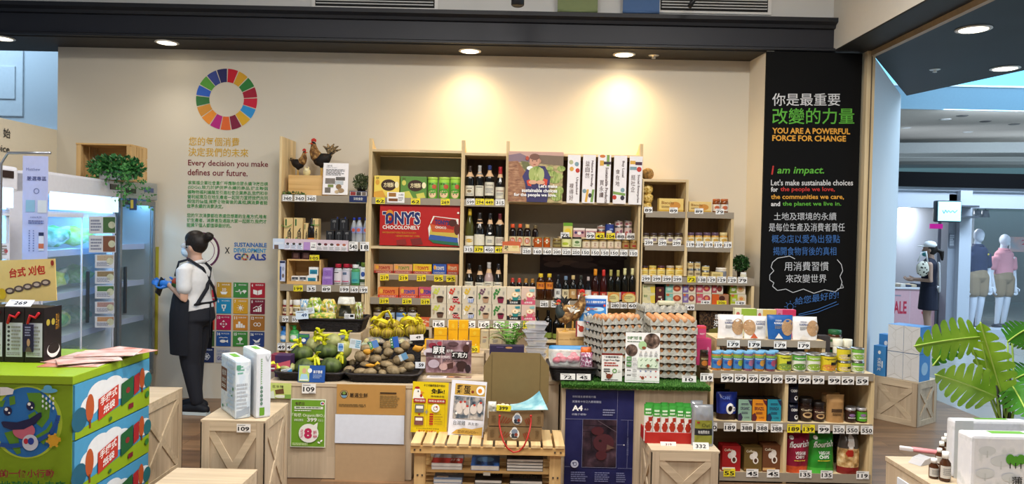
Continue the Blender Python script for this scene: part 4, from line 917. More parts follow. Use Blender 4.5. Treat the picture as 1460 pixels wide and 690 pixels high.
# ------------------------------------------------------------------ wine bay
WG=mat('#15130f',.12,spec=.6,var=0);WGG=mat('#2c2f1a',.12,spec=.6,var=0)
WR=[]
def wl1(c):c.rect(18,22,70,28,INK);c.ell(48,54,18,14,mat('#8a7a5a'));c.lines(18,76,80,92,2,GREY)
def wl2(c):c.poly([(30,40),(70,40),(50,70)],mat('#3a3a3a'));c.rect(20,12,80,18,INK)
def wl3(c):c.text('Domaine',16,14,84,30,INK);c.lines(16,44,84,86,4,GREY)
def wl4(c):c.rect(16,30,84,36,mat('#7a2a2a'));c.lines(20,50,80,76,3,GREY)
LB=mat('#ddd8c4',.6);PCH=mat('#d9b48a',.5)
def wine(label,l,r,t_,S,shape,cap,lab=LB,lz=(.12,.42),draw=wl1,glass=WG,nb=True,caph=.2):
 bottle(label,l,r,t_,S,shape,glass,mat(cap,.4),caph,lab,lz,draw,group='wine bottles',neckband=(PCH,.68,.86)if nb else None)
wine('wine bottle with a dark capsule, leftmost on the top wine shelf',663.8,676.5,236,SCx[0],'bordeaux','#2a1a14')
wine('wine bottle with a silver capsule on the top wine shelf',678,690,235.5,SCx[0],'bordeaux','#a8a8a4',draw=wl2,caph=.26)
wine('wine bottle with a blue capsule on the top wine shelf',691.5,705,235.5,SCx[0],'bordeaux','#26366e',draw=wl3,lz=(.14,.52),caph=.13)
wine('wine bottle with a red capsule on the top wine shelf',707,720,237.5,SCx[0],'burgundy','#a8222a',draw=wl4,lz=(.06,.40),caph=.22)
wine('slim green bottle with a yellow capsule on the middle wine shelf',663.5,676,297.5,SCx[1],'hock','#c9a82c',LB,(.03,.28),glass=mat('#4a4a1e',.12,var=0),nb=False,draw=lambda c:c.ell(50,50,34,20,mat('#c9a23a')),caph=.18)
wine('wine bottle with a dark capsule and ragged label on the middle wine shelf',676.5,691.5,303,SCx[1],'burgundy','#1d1b1a',draw=lambda c:c.poly([(0,0),(100,0),(100,30),(80,14),(60,36),(40,14),(20,34),(0,18)],INK),lz=(.04,.36),caph=.28)
wine('wine bottle with a round white neck seal on the middle wine shelf',692.5,705.5,304,SCx[1],'burgundy','#17171b',draw=lambda c:(c.ell(50,-30,14,12,WHITE),c.lines(30,40,70,80,2,GREY)),lz=(.05,.32),caph=.2)
wine('wine bottle with a dark red capsule on the middle wine shelf',706.5,719.5,304.5,SCx[1],'bordeaux','#5c1a24',draw=lambda c:c.lines(20,20,80,80,4,mat('#7a5a5a')),lz=(.05,.3))
for l,r,t_,cp,nm in((662.5,675,376,'#1b1917','black capsule at the left'),(677.5,691,378.5,'#1b1917','black capsule and low shoulder'),(690.5,704,374.5,'#b8b4b0','silver capsule'),(704.5,717,376.5,'#1d1c24','black capsule at the right')):
 wine(f"wine bottle with a {nm} behind the coffee boxes",l,r,t_,SCx[2],'burgundy',cp,glass=mat('#b8a09a',.15,var=0)if nm=='silver capsule' else WG,caph=.2)
tags([(664.5,677,'599'),(677.5,690.5,'294','y'),(691,704,'449','y'),(706,719.5,'315')],283,292,YT,'on the top wine shelf',group=TG)
tags([(661.5,674.5,'315'),(676,689,'379','y'),(690.5,704,'450'),(705.5,718.5,'459','y')],350.5,359.5,YT,'on the middle wine shelf',group=TG)
# ------------------------------------------------------------------ sign bay
FIELD=noisy('hazy_cabbage_field',[(.3,'#6b6a45'),(.45,'#9a8f62'),(.6,'#c9b184'),(.75,'#a8a86a')],14,.5,(1,1,2.4))
SOIL=noisy('furrowed_soil',[(.3,'#7a5240'),(.55,'#a87c5e'),(.8,'#c9a27e')],20,.6,(1,1,3));CAB=noisy('cabbage_leaves',[(.35,'#6f8a3f'),(.6,'#b3bd72'),(.8,'#dcdca8')],40,.5,(2,1,.6))
def photo(c):
 c.rect(724,216.5,802,232,mat('#c9a294'));c.poly([(724,222),(740,219),(756,226),(756,232),(724,231)],mat('#8a7580'));c.poly([(766,221),(802,222),(802,236),(766,233)],mat('#7d6a58'))
 c.poly([(724,231),(737,230),(757,288),(724,288)],SOIL);c.poly([(737,230),(757,258),(764,288),(745,288)],mat('#9a6a4c',var=.3));c.poly([(741,230),(752,231),(764,262),(760,268)],mat('#6f7048',var=.3))
 c.poly([(724,262),(744,252),(762,288),(724,288)],SOIL)
 for x,y,a,b in((786,247,7,4),(795,251,7,5),(790,257,8,4),(799,240,6,4),(783,240,5,3),(797,271,6,6),(793,280,8,6)):c.ell(x,y,a,b,CAB)
 c.poly([(750,240),(758,236),(776,237),(784,252),(780,288),(751,288),(747,252)],mat('#3a3560'));c.poly([(744,252),(752,238),(757,246),(756,263),(748,262)],mat('#3f3a6c'));c.poly([(784,252),(776,240),(772,246),(774,262),(782,261)],mat('#3f3a6c'));c.ell(755,240,5,3,WHITE)
 c.poly([(750,258),(757,255),(757,266),(752,265)],mat('#cf4a30'));c.poly([(774,254),(780,256),(779,264),(773,264)],mat('#cf4a30'))
 c.ell(761,229.5,7.2,9.4,mat('#cf9a80'));c.ell(761,224,7.2,4.6,mat('#7a5648'));c.ell(768.6,230,1.6,2.6,mat('#bf8a70'));c.ell(750.5,226,2.4,3,mat('#b8503a'))
 c.ell(758,229.5,1,.6,INK);c.ell(764,229.7,1,.6,INK);c.ell(761,234.8,1.8,.7,mat('#a8604c'))
 c.ell(764,249,10.5,12,CAB);c.ell(757,249,4,9,mat('#a8b468'));c.ell(771,249,4,9,mat('#b8c27c'))
 c.ell(759,260,6,3,mat('#dba888'));c.ell(770,260,6,3,mat('#dba888'))
 c.text("Let's make",767.5,262.5,794,267.5,WHITE,.03);c.text('sustainable choices',743.5,269,794,274.2,WHITE,.03);c.text('for the people we love.',732.5,275.5,793,281.5,WHITE,.03)
panel('photo_panel','photo panel of a child holding a cabbage in a field','picture',725,216.5,801.5,288.5,YF-.03,base=FIELD,th=.012,draw=photo)
def slat(l,r,t_,cn,en,cpos,epos,deco):
 def dr(c):
  deco(c)
  for k,ch in enumerate(cn):c.text(ch,cpos[0],cpos[1]+k*cpos[2],cpos[0]+cpos[3],cpos[1]+k*cpos[2]+cpos[3]*1.25,mat('#5a4038'),.0)
  c.text(en,epos[0],epos[1],epos[2],epos[3],mat('#6a5a58'),.02,rot=90)
 return dr
SG,SY,SR,SBL,SN=mat('#b4b68c',.6),mat('#d9a848',.6),mat('#bf3a2c',.6),mat('#7f9da6',.6),mat('#3a3440',.6);SGR=mat('#7fa256',.6)
slats=(
(807.8,825.8,221,'裸得好','Unpacked',(811,261.5,8.4,6),(819.5,252.5,823.5,277),'circles at its top',lambda c:(c.ell(812.5,231.5,3,3.2,SG),c.ell(820.5,234,3,3.2,SBL),c.ell(813.5,241,3,3.2,SY),c.ell(822,243,3,3.2,SR))),
(829.4,847.4,221,'益自然','Nature friendly',(833,229.5,8.6,6),(840.5,229,844.5,266.5),'blocks at its bottom',lambda c:(c.poly([(836,270),(839,270),(837,288),(833.5,288)],SY),c.ell(832.8,272.5,2.8,3,SBL),c.poly([(843.5,270),(847,270),(845,288),(841.5,288)],SGR),c.ell(840.8,278.5,2.4,3.2,SN))),
(850.8,869.2,221,'買永續','Sustainable Products',(854,257,8.6,6),(861.8,238.5,866,289.5),'stripes across its top',lambda c:(c.ell(857,223,4,2.2,mat('#cf7a3c')),c.rect(863,221,867,237,SGR),c.rect(853.5,229,859,236.5,SY),c.rect(859,230.5,869,234.5,SN))),
(873.6,892,222,'食在地','Buy Local',(876.5,241.5,8.4,5.6),(884.5,229.5,888.5,252.5),'a green bar near its bottom',lambda c:(c.ell(887,271,2.9,3.2,SBL),c.poly([(873.6,273),(891,275.5),(891,279),(873.6,277)],SGR),c.ell(875.8,281.5,3,3.2,SR),c.ell(887,282,2.9,3.4,SN))),
(895.8,914.2,223,'挺社企','Social Enterprise',(898.5,249.5,8.4,6),(907,249,911,289),'a red dot and bars at its top',lambda c:(c.rect(896.5,229.5,904,234.5,SY),c.rect(904,231,913.5,235.5,mat('#4a2c40')),c.rect(896.5,238,906,242.5,SBL),c.ell(909.5,241.5,3.4,3.6,SR))))
for l,r,t_,cn,en,cp,ep,nm,de in slats:
 panel('sign_board',f"tall white vertical sign with {nm}",'sign',l,t_,r,t_+68.5,YF-.03,base=mat('#ece8e8',.5),th=.012,draw=slat(l,r,t_,cn,en,cp,ep,de),group='five white vertical signs',tilt=.6)
 # shelf 150
S2=SD[1]
SOY=mat('#1c0f0b',.12,var=0)
for i,(l,r,t_,cc)in enumerate(((726,736.3,319.5,'#d9552a'),(737,746.5,319.5,'#d9552a'),(746.8,757.5,320,'#c9a86a'),(758.8,768,321,'#6a5a3a'))):
 bottle(f"dark soy sauce bottle with {('an orange red cap, leftmost', 'an orange red cap, second', 'a tan cap', 'a brown cap')[i]} on the sauce shelf",l,r,t_,S2,'soy',SOY,mat(cc,.4),.16,mat('#dcc9a0',.6),(.06,.46),lambda c:(c.ell(50,46,26,34,mat('#c0603a')),c.text('醬油',36,26,64,66,WHITE)),name='sauce_bottle',group='soy sauce bottles',inset=.04+.04*(i==3),cap_r=1.15)
for i,(l,r)in enumerate(((761.3,773.5),(774.8,785))):
 jar(f"orange jam jar with a diamond label, {'left' if i == 0 else 'right'} one",l,r,338,S2,mat('#b5541c',.12,var=0),mat('#9a7a3a',.4,.5),None,lidh=.12,group='orange jam jars',inset=.015+.02*i)
 x,Y,z0,w,h=fit(l,r,338,S2,.015+.02*i);mb=MB();cv=CV(mb,(0,0,100,100),cyl(w/2*1.02,h*.6,h*.22,130),n=1);cv.poly([(50,0),(80,40),(50,80),(20,40)],mat('#e6e2c8'));cv.ell(50,40,8,10,mat('#5a7a3a'));mb.build('paper_label',parent=[o for o in COL.objects if o.name.startswith('glass_jar')][-1],loc=(0,0,0))
jar('short brown jar of pickles with a gold lid on the sauce shelf',788.3,800.5,340,S2,mat('#6a5228',.15,var=0),mat('#b09a60',.4,.5),mat('#8a7a44',.5),lambda c:(c.rect(20,30,80,60,mat('#5a4a28'))),lidh=.14,group='preserve jars')
for i,(l,r)in enumerate(((801,815.3),(816,830))):
 jar(f"square label jar with a black lid, {('lime', 'pale green')[i]} label",l,r,338,S2,mat('#4a3a20',.15,var=0),mat('#2c2622',.4),mat(('#d9d894','#d4d9b4')[i],.5),[lambda c:(c.ell(40,60,22,18,mat('#a8b82c')),c.rect(70,76,80,86,INK)),lambda c:(c.ell(50,40,16,18,mat('#5a7a44')),c.rect(30,70,70,82,mat('#7a9a5c')))][i],lidh=.14,lb=.1,lt=.16,group='black lidded jars')
for i,(l,r)in enumerate(((831,842.5),(843.3,854.5),(855,865.5),(866.3,876),(876.7,886.5))):
 jar(f"cream label preserve jar, {ORD[i]} from left on the sauce shelf",l,r,342.5,S2,mat('#6a4a24',.15,var=0),mat('#a88a4c',.4,.5),mat('#ddcfb4',.5),lambda c:(c.lines(40,16,60,80,4,mat('#8a5a4a')),c.rect(20,84,80,88,mat('#b05a4a'))),lidh=.14,lb=.08,lt=.14,group='cream label jars')
for i,(l,r)in enumerate(((887.5,898.5),(899,909.5))):
 jar(f"brown jar with a red square label, {'left' if i == 0 else 'right'} one",l,r,343,S2,mat('#7a5426',.15,var=0),mat('#a88a4c',.4,.5),mat('#9c7a44',.5),lambda c:c.rect(34,36,66,74,mat('#9c2420')),lidh=.14,group='red square jars')
 # rear riser on that shelf
rs=thing('display_riser','low riser at the back of the sauce shelf','riser');ry=YF+.17;x0,x1=xat(797,340,ry),xat(905.5,340,ry);zr=zat(850,338.5,ry)
mb=MB();mb.box(x0,ry,zr-.015,x1,YBK-.02,zr,PALEX);mb.build('top_board',parent=rs)
for x in(x0,x1-.015):mb=MB();mb.box(x,ry,S2.z+.001,x+.015,YBK-.02,zr-.015,PALE);mb.build('side_panel',parent=rs)
RR=Sh(850,338.5,ry);RR.z=zr
carton('green and yellow upright box on the rear sauce riser',803.5,816.5,317.5,RR,.05,mat('#d9cf7a'),lambda c:(c.rect(0,0,100,24,mat('#6aa02c')),c.ell(50,62,34,22,mat('#e8c83a'))),inset=.02)
for i,(l,r,t_)in enumerate(((817.5,834,325),(835,851,326))):
 carton(f"pinkish patterned box on the rear sauce riser, {'left' if i == 0 else 'right'} one",l,r,t_,RR,.06,mat('#c99a98'),lambda c:(c.rect(0,0,100,24,mat('#efe4dc')),c.ell(22,52,12,16,mat('#4a3a6a')),c.ell(52,58,16,18,mat('#f0ece8')),c.ell(80,50,12,14,mat('#5a2a4a'))),inset=.02,group='pinkish boxes')
zz=can('orange red can topped by a grey can on the rear riser',852,863.3,329,RR,mat('#c8553a'),lambda c:c.ell(50,50,20,30,WHITE),inset=.02,group='cans on the rear riser')
can('grey can stacked on the orange red can',852.3,863.3,321,RR,mat('#b8a8a0'),lambda c:c.rect(10,30,90,60,mat('#8a4a3a')),inset=.02,dz=zz-zr,group='cans on the rear riser')
can('tall blue can on the rear sauce riser',864,876.5,318.5,RR,mat('#2a3f8c'),lambda c:(c.ell(40,62,26,12,mat('#e8e0d0')),c.ell(60,40,16,8,mat('#8fa8d8'))),inset=.02,group='cans on the rear riser')
for i,(l,r)in enumerate(((877.5,889.5),(891,902.3))):
 zz=can(f"pale fruit can at the bottom of the {'left' if i == 0 else 'right'} stacked pair",l,r,323.5,RR,mat('#cdb8b0'),lambda c:(c.ell(30,60,16,24,mat('#b8605a')),c.ell(66,40,14,20,mat('#8a5a70'))),inset=.02,group='cans on the rear riser')
 can(f"pale fruit can on top of the {'left' if i == 0 else 'right'} stacked pair",l,r,314.5,RR,mat('#c9b4ac'),lambda c:(c.ell(30,60,16,24,mat('#9a4a50')),c.ell(66,40,14,20,mat('#8a5a70'))),inset=.02,dz=zz-zr,group='cans on the rear riser')
tags([(799,812,'75'),(835.5,848,'99'),(848.8,862,'42','y'),(864,877,'104','y'),(879,891,'88'),(893,905.5,'88')],331,340,ry-.006,'on the rear sauce riser',group=TG,slope=.015)
tags([(731,743,'140'),(744.5,757,'250'),(760,772.5,'160'),(774,786.5,'160'),(787.5,800,'200'),(801,814,'220'),(815,827.5,'250'),(828.5,841,'150'),(842.5,855,'150'),(856,868.5,'150'),(869.5,882,'150'),(883.3,895,'180'),(897,909.5,'150')],353,362,YT,'on the sauce shelf edge',group=TG)
def arch(c):c.rect(716,350,742,361,mat('#d9b48a'));c.ell(729,350,13,6.5,mat('#c8623a'));c.rect(718,350,740,358,mat('#e8d49a'));c.text('味',719.5,350,725,357,INK,.02);c.ell(734,352,4,2,mat('#d9c27a'))
panel('shelf_card','small arched orange topper card at the left end of the sauce shelf','card',716,344.5,742,361,YT-.006,base=mat('#c8623a',.5),th=.002,draw=arch)
# dark cup picture behind the vinegar bottles
CUPB=mat('#3c2a28',.5,var=.2)
def cups(c):
 for x,y,rx,ry_,q in((787,376,14,4,'#5a443e'),(806,376,13,3.4,'#6a544a'),(830,375,16,4.5,'#5c4844'),(789,384,14,4,'#6a564e'),(812,381,15,3.6,'#7a6258'),(832,384,20,4.5,'#66524c'),(866,379,14,3.6,'#4a3a38'),(852,388,12,3,'#4f3e3a'),(884,373,10,2.6,'#4a3a38')):c.ell(x,y,rx,ry_,mat(q,.5))
panel('photo_panel','dark picture of coffee cups behind the vinegar bottles','picture',769.5,366,890,430,YBK-.05,base=CUPB,th=.01,draw=cups,loc=(xat(829.5,400,YBK-.05),YBK-.04,SD[2].z+.001))
# shelf 285
S3=SD[2]
for i,(l,r)in enumerate(((727,735),(736.5,744.5),(746,754),(755.5,763.5))):
 bottle(f"sauce bottle with a {('red', 'red', 'amber', 'amber')[i]} cap behind the coffee boxes, {ORD[i]} from left",l,r,396.5+i*.4,S3,'soy',SOY,mat(('#b83a2c','#c0442c','#a8742c','#a8742c')[i],.4),.2,mat('#d9c28a',.6),(.1,.5),name='sauce_bottle',group='sauce bottles behind the coffee boxes',inset=.05,cap_r=1.2)
OILM=mat('#3a1c08',.1,var=0)
for i,(l,r)in enumerate(((765.2,777.6),(778.2,789.4))):
 bottle(f"dark oil bottle with a yellow cap and orange band, {'left' if i == 0 else 'right'} one",l,r,390.5,S3,'oil',OILM,mat('#d9b82c',.4),.14,mat('#d9842a',.5),(.42,.68),lambda c:(c.text('麻油',26,20,74,70,mat('#8a2a1c'),.02)),name='oil_bottle',group='yellow capped oil bottles',cap_r=1.2)
specs=((791,801,392,'vinegar','#15161a','#101114','#d9d8d2','a black cap and white label'),(802,812.4,394,'vinegar','#14130f','#6a8099','#d8c9a0','a grey blue cap and arched label'),(812.6,823,393,'vinegar','#16120c','#cdb27a','#b8905a','a cream cap and tan label'),(823.6,834,393,'vinegar','#14120e','#2a2c26','#9a4a34','a white neck ring'),(834.8,844,395,'hock','#14100f','#b8a8a4','#cfc9c4','a slim silver neck'),
(844.4,855,384,'vinegar','#2a0f0a','#d98a1c','#b8442c','an orange cap'),(856.6,866.4,385,'vinegar','#3a0f0c','#c8302a','#b8382c','a red cap'),(867,876.6,385,'bordeaux','#14140e','#a8a058','#d9d8d2','a gold cap, left one'),(877.2,887,385.5,'bordeaux','#14140e','#a8a058','#d9d8d2','a gold cap, right one'),(886.8,897,383,'bordeaux','#12120e','#d9d49a','#b8232a','a pale cap and red label, left one'),(897.6,907.6,383,'bordeaux','#12120e','#d9d49a','#b8232a','a pale cap and red label, right one'))
for l,r,t_,sh_,g,cp,lb,nm in specs:
 hi=t_<390;bottle(f"vinegar bottle with {nm} on the vinegar shelf",l,r,t_,S3,sh_,mat(g,.12,var=0),mat(cp,.4),.2 if hi else .16,mat(lb,.5),(.06,.30)if hi else(.08,.46),lambda c,q=lb:(c.text('醋',32,20,68,60,mat('#3a2a20')if q[1]in 'd' else mat('#e8d8b8'),.01)),name='vinegar_bottle',group='vinegar bottles',cap_r=1.15)
tags([(769.5,782,'285'),(785.5,797,'285'),(800,812.5,'169'),(858,868,'280'),(870.5,883.5,'280'),(884,894,'180'),(895.5,908,'60')],428.5,438,YT,'on the vinegar shelf edge',group=TG,slope=.016)
for i,(l,r)in enumerate(((866,883),(887,906))):
 def gc(c,l=l,r=r):c.ell((l+r)/2,424,(r-l)/2,7,mat('#d98a3a'));c.ell((l+r)/2+1,425,(r-l)/2-1.5,6,mat('#d9cf8a'));c.lines(l+3,422,r-4,427,3,mat('#8a7a4a'),i)
 panel('shelf_card',f"small rounded yellow topper card on the vinegar shelf, {'left' if i == 0 else 'right'} one",'card',l,416.5+i*4,r,430+i,YT-.006,base=mat('#c9a45a',.5),th=.002,draw=gc)
for i,(l,r,t_)in enumerate(((763,770,443),(776,788,443),(788.5,799,449),(799,808,452))):
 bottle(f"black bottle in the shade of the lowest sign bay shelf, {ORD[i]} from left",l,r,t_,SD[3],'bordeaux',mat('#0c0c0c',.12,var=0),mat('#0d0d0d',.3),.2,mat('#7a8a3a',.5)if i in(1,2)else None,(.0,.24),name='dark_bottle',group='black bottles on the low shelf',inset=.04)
 # ------------------------------------------------------------------ stepped unit goods
Ts='on the stepped shelf'
mb=MB();mb.ell((0,0,.052),(.056,.056,.052),noisy('coir_ball',[(.3,'#5c4426'),(.6,'#9a7a48')],40,.9,bump=.5),18,12,.08);mb.build('coir_ball','brown fibrous ball on top of the stepped shelf','ball',loc=(xat(923.5,252,6.55),6.55,zt1))
PASTA=noisy('golden_snack_bag',[(.3,'#8a6a24'),(.5,'#d9b45a'),(.7,'#efe0a0')],60,.3)
z_=SE1[0].z
for i in range(3):
 o=MB();o.ell((0,0,.04),(.05,.045,.045),PASTA,14,9,.25,seed=i);o.build('snack_bag',f"golden snack bag, {('lowest', 'middle', 'topmost')[i]} of the stack on the stepped shelf",'bag','golden snack bags',loc=(xat(923+i%2,280,6.52),6.52,z_+i*.078))
def butter(c):c.ell(66,52,22,28,mat('#c88a3a'));c.text('Biscuits',10,20,60,44,mat('#8a5a1c'),.02);c.rect(0,84,100,100,mat('#c9a03a'));c.lines(10,56,44,74,2,mat('#8a6a3a'))
carton('yellow butter biscuit box on the taller step of the stepped shelf',940,974.8,283,SE1[0],.08,mat('#e3c573'),butter,inset=.02,group='butter biscuit boxes')
carton('yellow butter biscuit box on the lower step of the stepped shelf',982.5,1014.5,287.5,SE2[0],.08,mat('#dfc27c'),butter,inset=.02,group='butter biscuit boxes')
for i,(l,r)in enumerate(((1017.5,1028.5),(1029,1040))):jar(f"amber yoghurt jar with a white label, {'left' if i == 0 else 'right'} one on the stepped shelf",l,r,283.5,SE2[0],mat('#7a4018',.15,var=0),mat('#a85a2a',.4),mat('#d9cfc0',.5),lambda c:c.ell(50,50,24,28,mat('#b8603a')),lidh=.16,group='amber jars',lt=.4)
JG,JL=mat('#c9a45a',.2,var=0),mat('#4a2c34',.4)
for i,(l,r)in enumerate(((916.5,927),(928,938.3),(939,949.5),(951,961.5),(963,974.5))):
 jar(f"honey jar with a dark lid, {ORD[i]} from left in the upper row, taller step",l,r,332,SE1[1],mat('#5a4a2c',.15,var=0),mat('#3a2c2c',.4),mat('#ddd4b8',.5),lambda c:(c.ell(50,46,26,26,mat('#8a7a8a')),c.rect(10,76,90,84,mat('#b89a5a'))),lidh=.2,group='upper honey jars')
for i,(l,r)in enumerate(((980.8,991.3),(992.3,1003),(1004,1015),(1015.8,1026.5),(1027.5,1039))):
 jar(f"honey jar with a purple lid, {ORD[i]} from left on the lower step",l,r,331.5,SE2[1],mat('#c99a4a',.15,var=0),mat('#5a4458' if i<4 else '#d9c48a',.4),mat('#e3d9b0',.5),lambda c:(c.ell(50,40,24,24,mat('#c9a04a')),c.lines(20,70,80,86,2,GREY)),lidh=.22,group='lower step honey jars')
for i,(l,r)in enumerate(((914.8,925),(926,937.3),(938.3,949.5),(951,962.8),(964,975))):
 jar(f"golden jam jar with a dark lid, {ORD[i]} from left on the long shelf",l,r,379,SE1[2],mat('#d9a83a',.15,var=0),mat(('#3a2424','#c9b45a','#4a2430','#b8a890','#d9c48a')[i],.4),mat('#e8d894',.5),lambda c:(c.ell(50,46,30,26,mat('#d9b84a')),c.rect(20,70,80,78,mat('#a8802c'))),lidh=.2,group='golden jam jars',dz=-.012)
for i,(l,r)in enumerate(((980.8,990),(991,1000))):
 zz=can(f"tall patterned snack can at the bottom, {'left' if i == 0 else 'right'} stack",l,r,384.5,SE2[2],mat('#c9b890'),lambda c:c.ell(50,50,30,20,mat('#8a7a5a')),group='patterned snack cans',inset=.02)
 can(f"patterned snack can on top of the {'left' if i == 0 else 'right'} stack",l,r,373.5,SE2[2],mat('#d3bd88'),lambda c:c.ell(50,50,30,20,mat('#b08a4a')),group='patterned snack cans',inset=.02,dz=zz-SE2[2].z)
for i in range(2):
 zz=can(f"{('lower', 'upper')[i]} yellow tub of the stacked pair on the long shelf",1002,1012.8,(387,379)[i],SE2[2],mat('#e0c878'),lambda c:c.rect(20,40,80,60,mat('#8a6a2a')),group='yellow tubs',inset=.02,dz=0 if i==0 else zz-SE2[2].z)
carton('flat yellow butter pack beside the stacked tubs',1015,1031,388,SE2[2],.06,mat('#dcc684'),lambda c:c.lines(10,30,80,70,2,mat('#8a7a3a')),inset=.01)
jar('wide white tub with a flat lid behind the butter pack',1022.5,1039,382,SE2[2],mat('#cfc9bc',.4),mat('#e6e2d6',.4),mat('#7f8898',.5),inset=.09,lidh=.2,name='white_tub',cat='tub')
jar('small white cup beside the leafy plant on the stepped shelf',1057,1065.5,388.5,SE2[2],mat('#e6e2da',.4),mat('#f0eee8',.4),mat('#d9d4b8',.5),lidh=.15,name='white_cup',cat='cup',inset=.02)
potted('leafy dark green plant at the end of the stepped shelf',1047,1070,365,SE2[2],LFD,12,n=600,size=.026,inset=.1)
tags([(918,930.5,'89'),(954,966.5,'89')],295,303.5,YT,'on the top shelf of the taller step',group=TG)
tags([(990,1003,'89'),(1020,1032.5,'79')],297,305,YT,'on the top of the lower step',group=TG)
tags([(918.5,931.5,'299'),(938,950.5,'299'),(958.5,971,'299')],341,350,YT,'below the upper honey jars',group=TG)
tags([(978,990,'119'),(991.5,1003,'119'),(1004.5,1016.5,'119'),(1018,1030,'119'),(1031.5,1043.5,'119')],343.5,352.5,YT,'below the lower step honey jars',group=TG)
tags([(914,927.5,'299'),(929.5,942.5,'299'),(944,957.5,'299'),(959,972.5,'299'),(979.5,992,'72','y'),(994.5,1007,'138'),(1008,1020.5,'129'),(1022,1035.5,'129'),(1037,1050.5,'129'),(1052,1065.5,'79')],392.3,401.5,YT,'on the long stepped shelf',group=TG,slope=.018)
S4=SE1[3]
def teab(c1,c2,fruit):
 def dr(c):c.rect(0,0,44,100,mat(c1));c.rect(44,0,100,100,mat('#ddd0bc'));c.ell(68,44,24,32,mat(fruit));c.ell(68,40,12,16,mat(c2));c.ell(12,10,10,14,mat('#c9683a'));c.lines(10,40,36,70,3,mat('#e8e4d8'));c.rect(0,88,100,100,mat('#c9c4a8'))
 return dr
tea=(((949.3,973),'#7fb8a8','#d98a5a','#a84a2c','teal'),((973.8,992),'#7f6aa0','#d98a5a','#8a4a3c','purple'),((993,1014.5),'#c05a6a','#d98a5a','#a83a4c','rose'))
for(l,r),c1,c2,fr,nm in tea:
 zz=carton(f"{nm} fruit tea box at the bottom of its stack",l,r,419,S4,.08,mat(c1),teab(c1,c2,fr),group='fruit tea boxes',name='tea_box')
 carton(f"{nm} fruit tea box on top of its stack",l,r,405,S4,.08,mat(c1),teab(c1,c2,fr),dz=zz-S4.z,group='fruit tea boxes',name='tea_box')
zz=carton('orange tea box with a dark round mark under the crimson tea box',1015.3,1039,419.5,S4,.08,mat('#c85a24'),lambda c:(c.rect(0,0,42,100,mat('#cf5a20')),c.rect(42,0,100,100,mat('#a87a5a')),c.ell(60,40,18,26,mat('#4a2014'))),group='fruit tea boxes',name='tea_box')
carton('crimson tea box on top of the orange tea box',1015.3,1031,405.5,S4,.08,mat('#a8404a'),teab('#a8404a','#8a3a2a','#7a2a24'),dz=zz-S4.z,group='fruit tea boxes',name='tea_box')
zz=carton('lime tea box at the bottom of its stack at the right end',1042,1064,420,S4,.08,mat('#b8bf3a'),teab('#a8b82c','#d98a4a','#d9c08a'),group='fruit tea boxes',name='tea_box')
carton('lime tea box on top of its stack at the right end',1041,1063,406,S4,.08,mat('#8a9a3a'),teab('#7f942c','#b8703a','#b8a070'),dz=zz-S4.z,group='fruit tea boxes',name='tea_box')
for i in range(2):zz=carton(f"pale yellow herbal box, {('lower', 'upper')[i]} of the pair at the left end",916,934,(417.5,405)[i],S4,.08,mat('#d9cfa0'),lambda c:(c.ell(60,50,26,26,mat('#c9c4a0')),c.poly([(60,30),(100,20),(100,100),(70,100)],mat('#dcc24a')),c.text('薄荷',10,20,40,44,mat('#4a7a3a'))),dz=0 if i==0 else zz-S4.z,group='herbal tea boxes',name='tea_box')
carton('dark maroon tea box with small emblem on the stepped shelf',935.5,947,409,S4,.08,mat('#4a1418'),lambda c:(c.ell(50,20,14,8,mat('#b8905a')),c.rect(30,56,70,66,mat('#c9b49a')),c.ell(70,76,8,5,WHITE)),name='tea_box')
tags([(917.3,931,'119'),(936,949.5,'162'),(954.5,968,'149'),(976,990.5,'149')],432.5,441,YT,'below the tea boxes',group=TG)
tags([(999,1012.5,'149'),(1021.5,1036,'200','y'),(1048,1063,'149')],428,433.5,YT+.02,'standing in front of the tea boxes',group=TG)
BEAN=noisy('coffee_bean_photo',[(.3,'#1a120c'),(.5,'#3c2a1c'),(.7,'#5c442c')],60,.6,kind='voronoi')
def beans(c):c.text('您的',1018,448,1027,455,WHITE,.01);c.text('決定',1016.5,456.5,1030,465,WHITE,.02);c.rect(1016,467,1036,468,WHITE);c.poly([(1010,470),(1024,466),(1026,482),(1010,482)],mat('#6a6424'))
panel('photo_panel','dark coffee bean picture with white Chinese words under the tea boxes','picture',996,445,1069,500,YF+.03,base=BEAN,th=.01,draw=beans)
# ================================================================== FRONT COUNTERS
def table(name,label,l,r,py,Y,yb,top_th=.022,m=None,mt=None,gap=.006,group='display counters'):
 z=P((l+r)/2,py,Y).z;x0,x1=xat(l,py,Y),xat(r,py,Y)
 t=thing(name,label,'counter',((x0+x1)/2,Y,0),0,group);w=(x1-x0)/2;d=yb-Y
 mb=MB();mb.box(-w,0,z-top_th,w,d,z,mt or ASHX,.002);mb.build('top_board',parent=t)
 mb=MB();mb.box(-w+.004,.004,gap,w-.004,.024,z-top_th,m or ASH);mb.build('front_panel',parent=t)
 for s in(-1,1):mb=MB();mb.box(min(s*(w-.004),s*(w-.022)),.024,gap,max(s*(w-.004),s*(w-.022)),d-.002,z-top_th,m or ASH);mb.build('side_panel',parent=t)
 mb=MB();mb.box(-w+.03,.05,0,w-.03,d-.03,gap,mat('#171514',.6));mb.build('plinth',parent=t)
 S=Sh(0,0,Y);S.z=z;S.x0,S.x1=x0,x1
 return S
T1=table('produce_counter','pale wooden counter carrying the melon and potato baskets',379.5,589.5,547,4.73,5.75)
T2=table('display_table','pale wooden table behind the slatted bench and open carton',594.5,798,541.5,4.90,5.85)
T3=table('egg_counter','pale wooden counter topped with artificial turf and egg trays',801,1010,551,4.72,5.60)
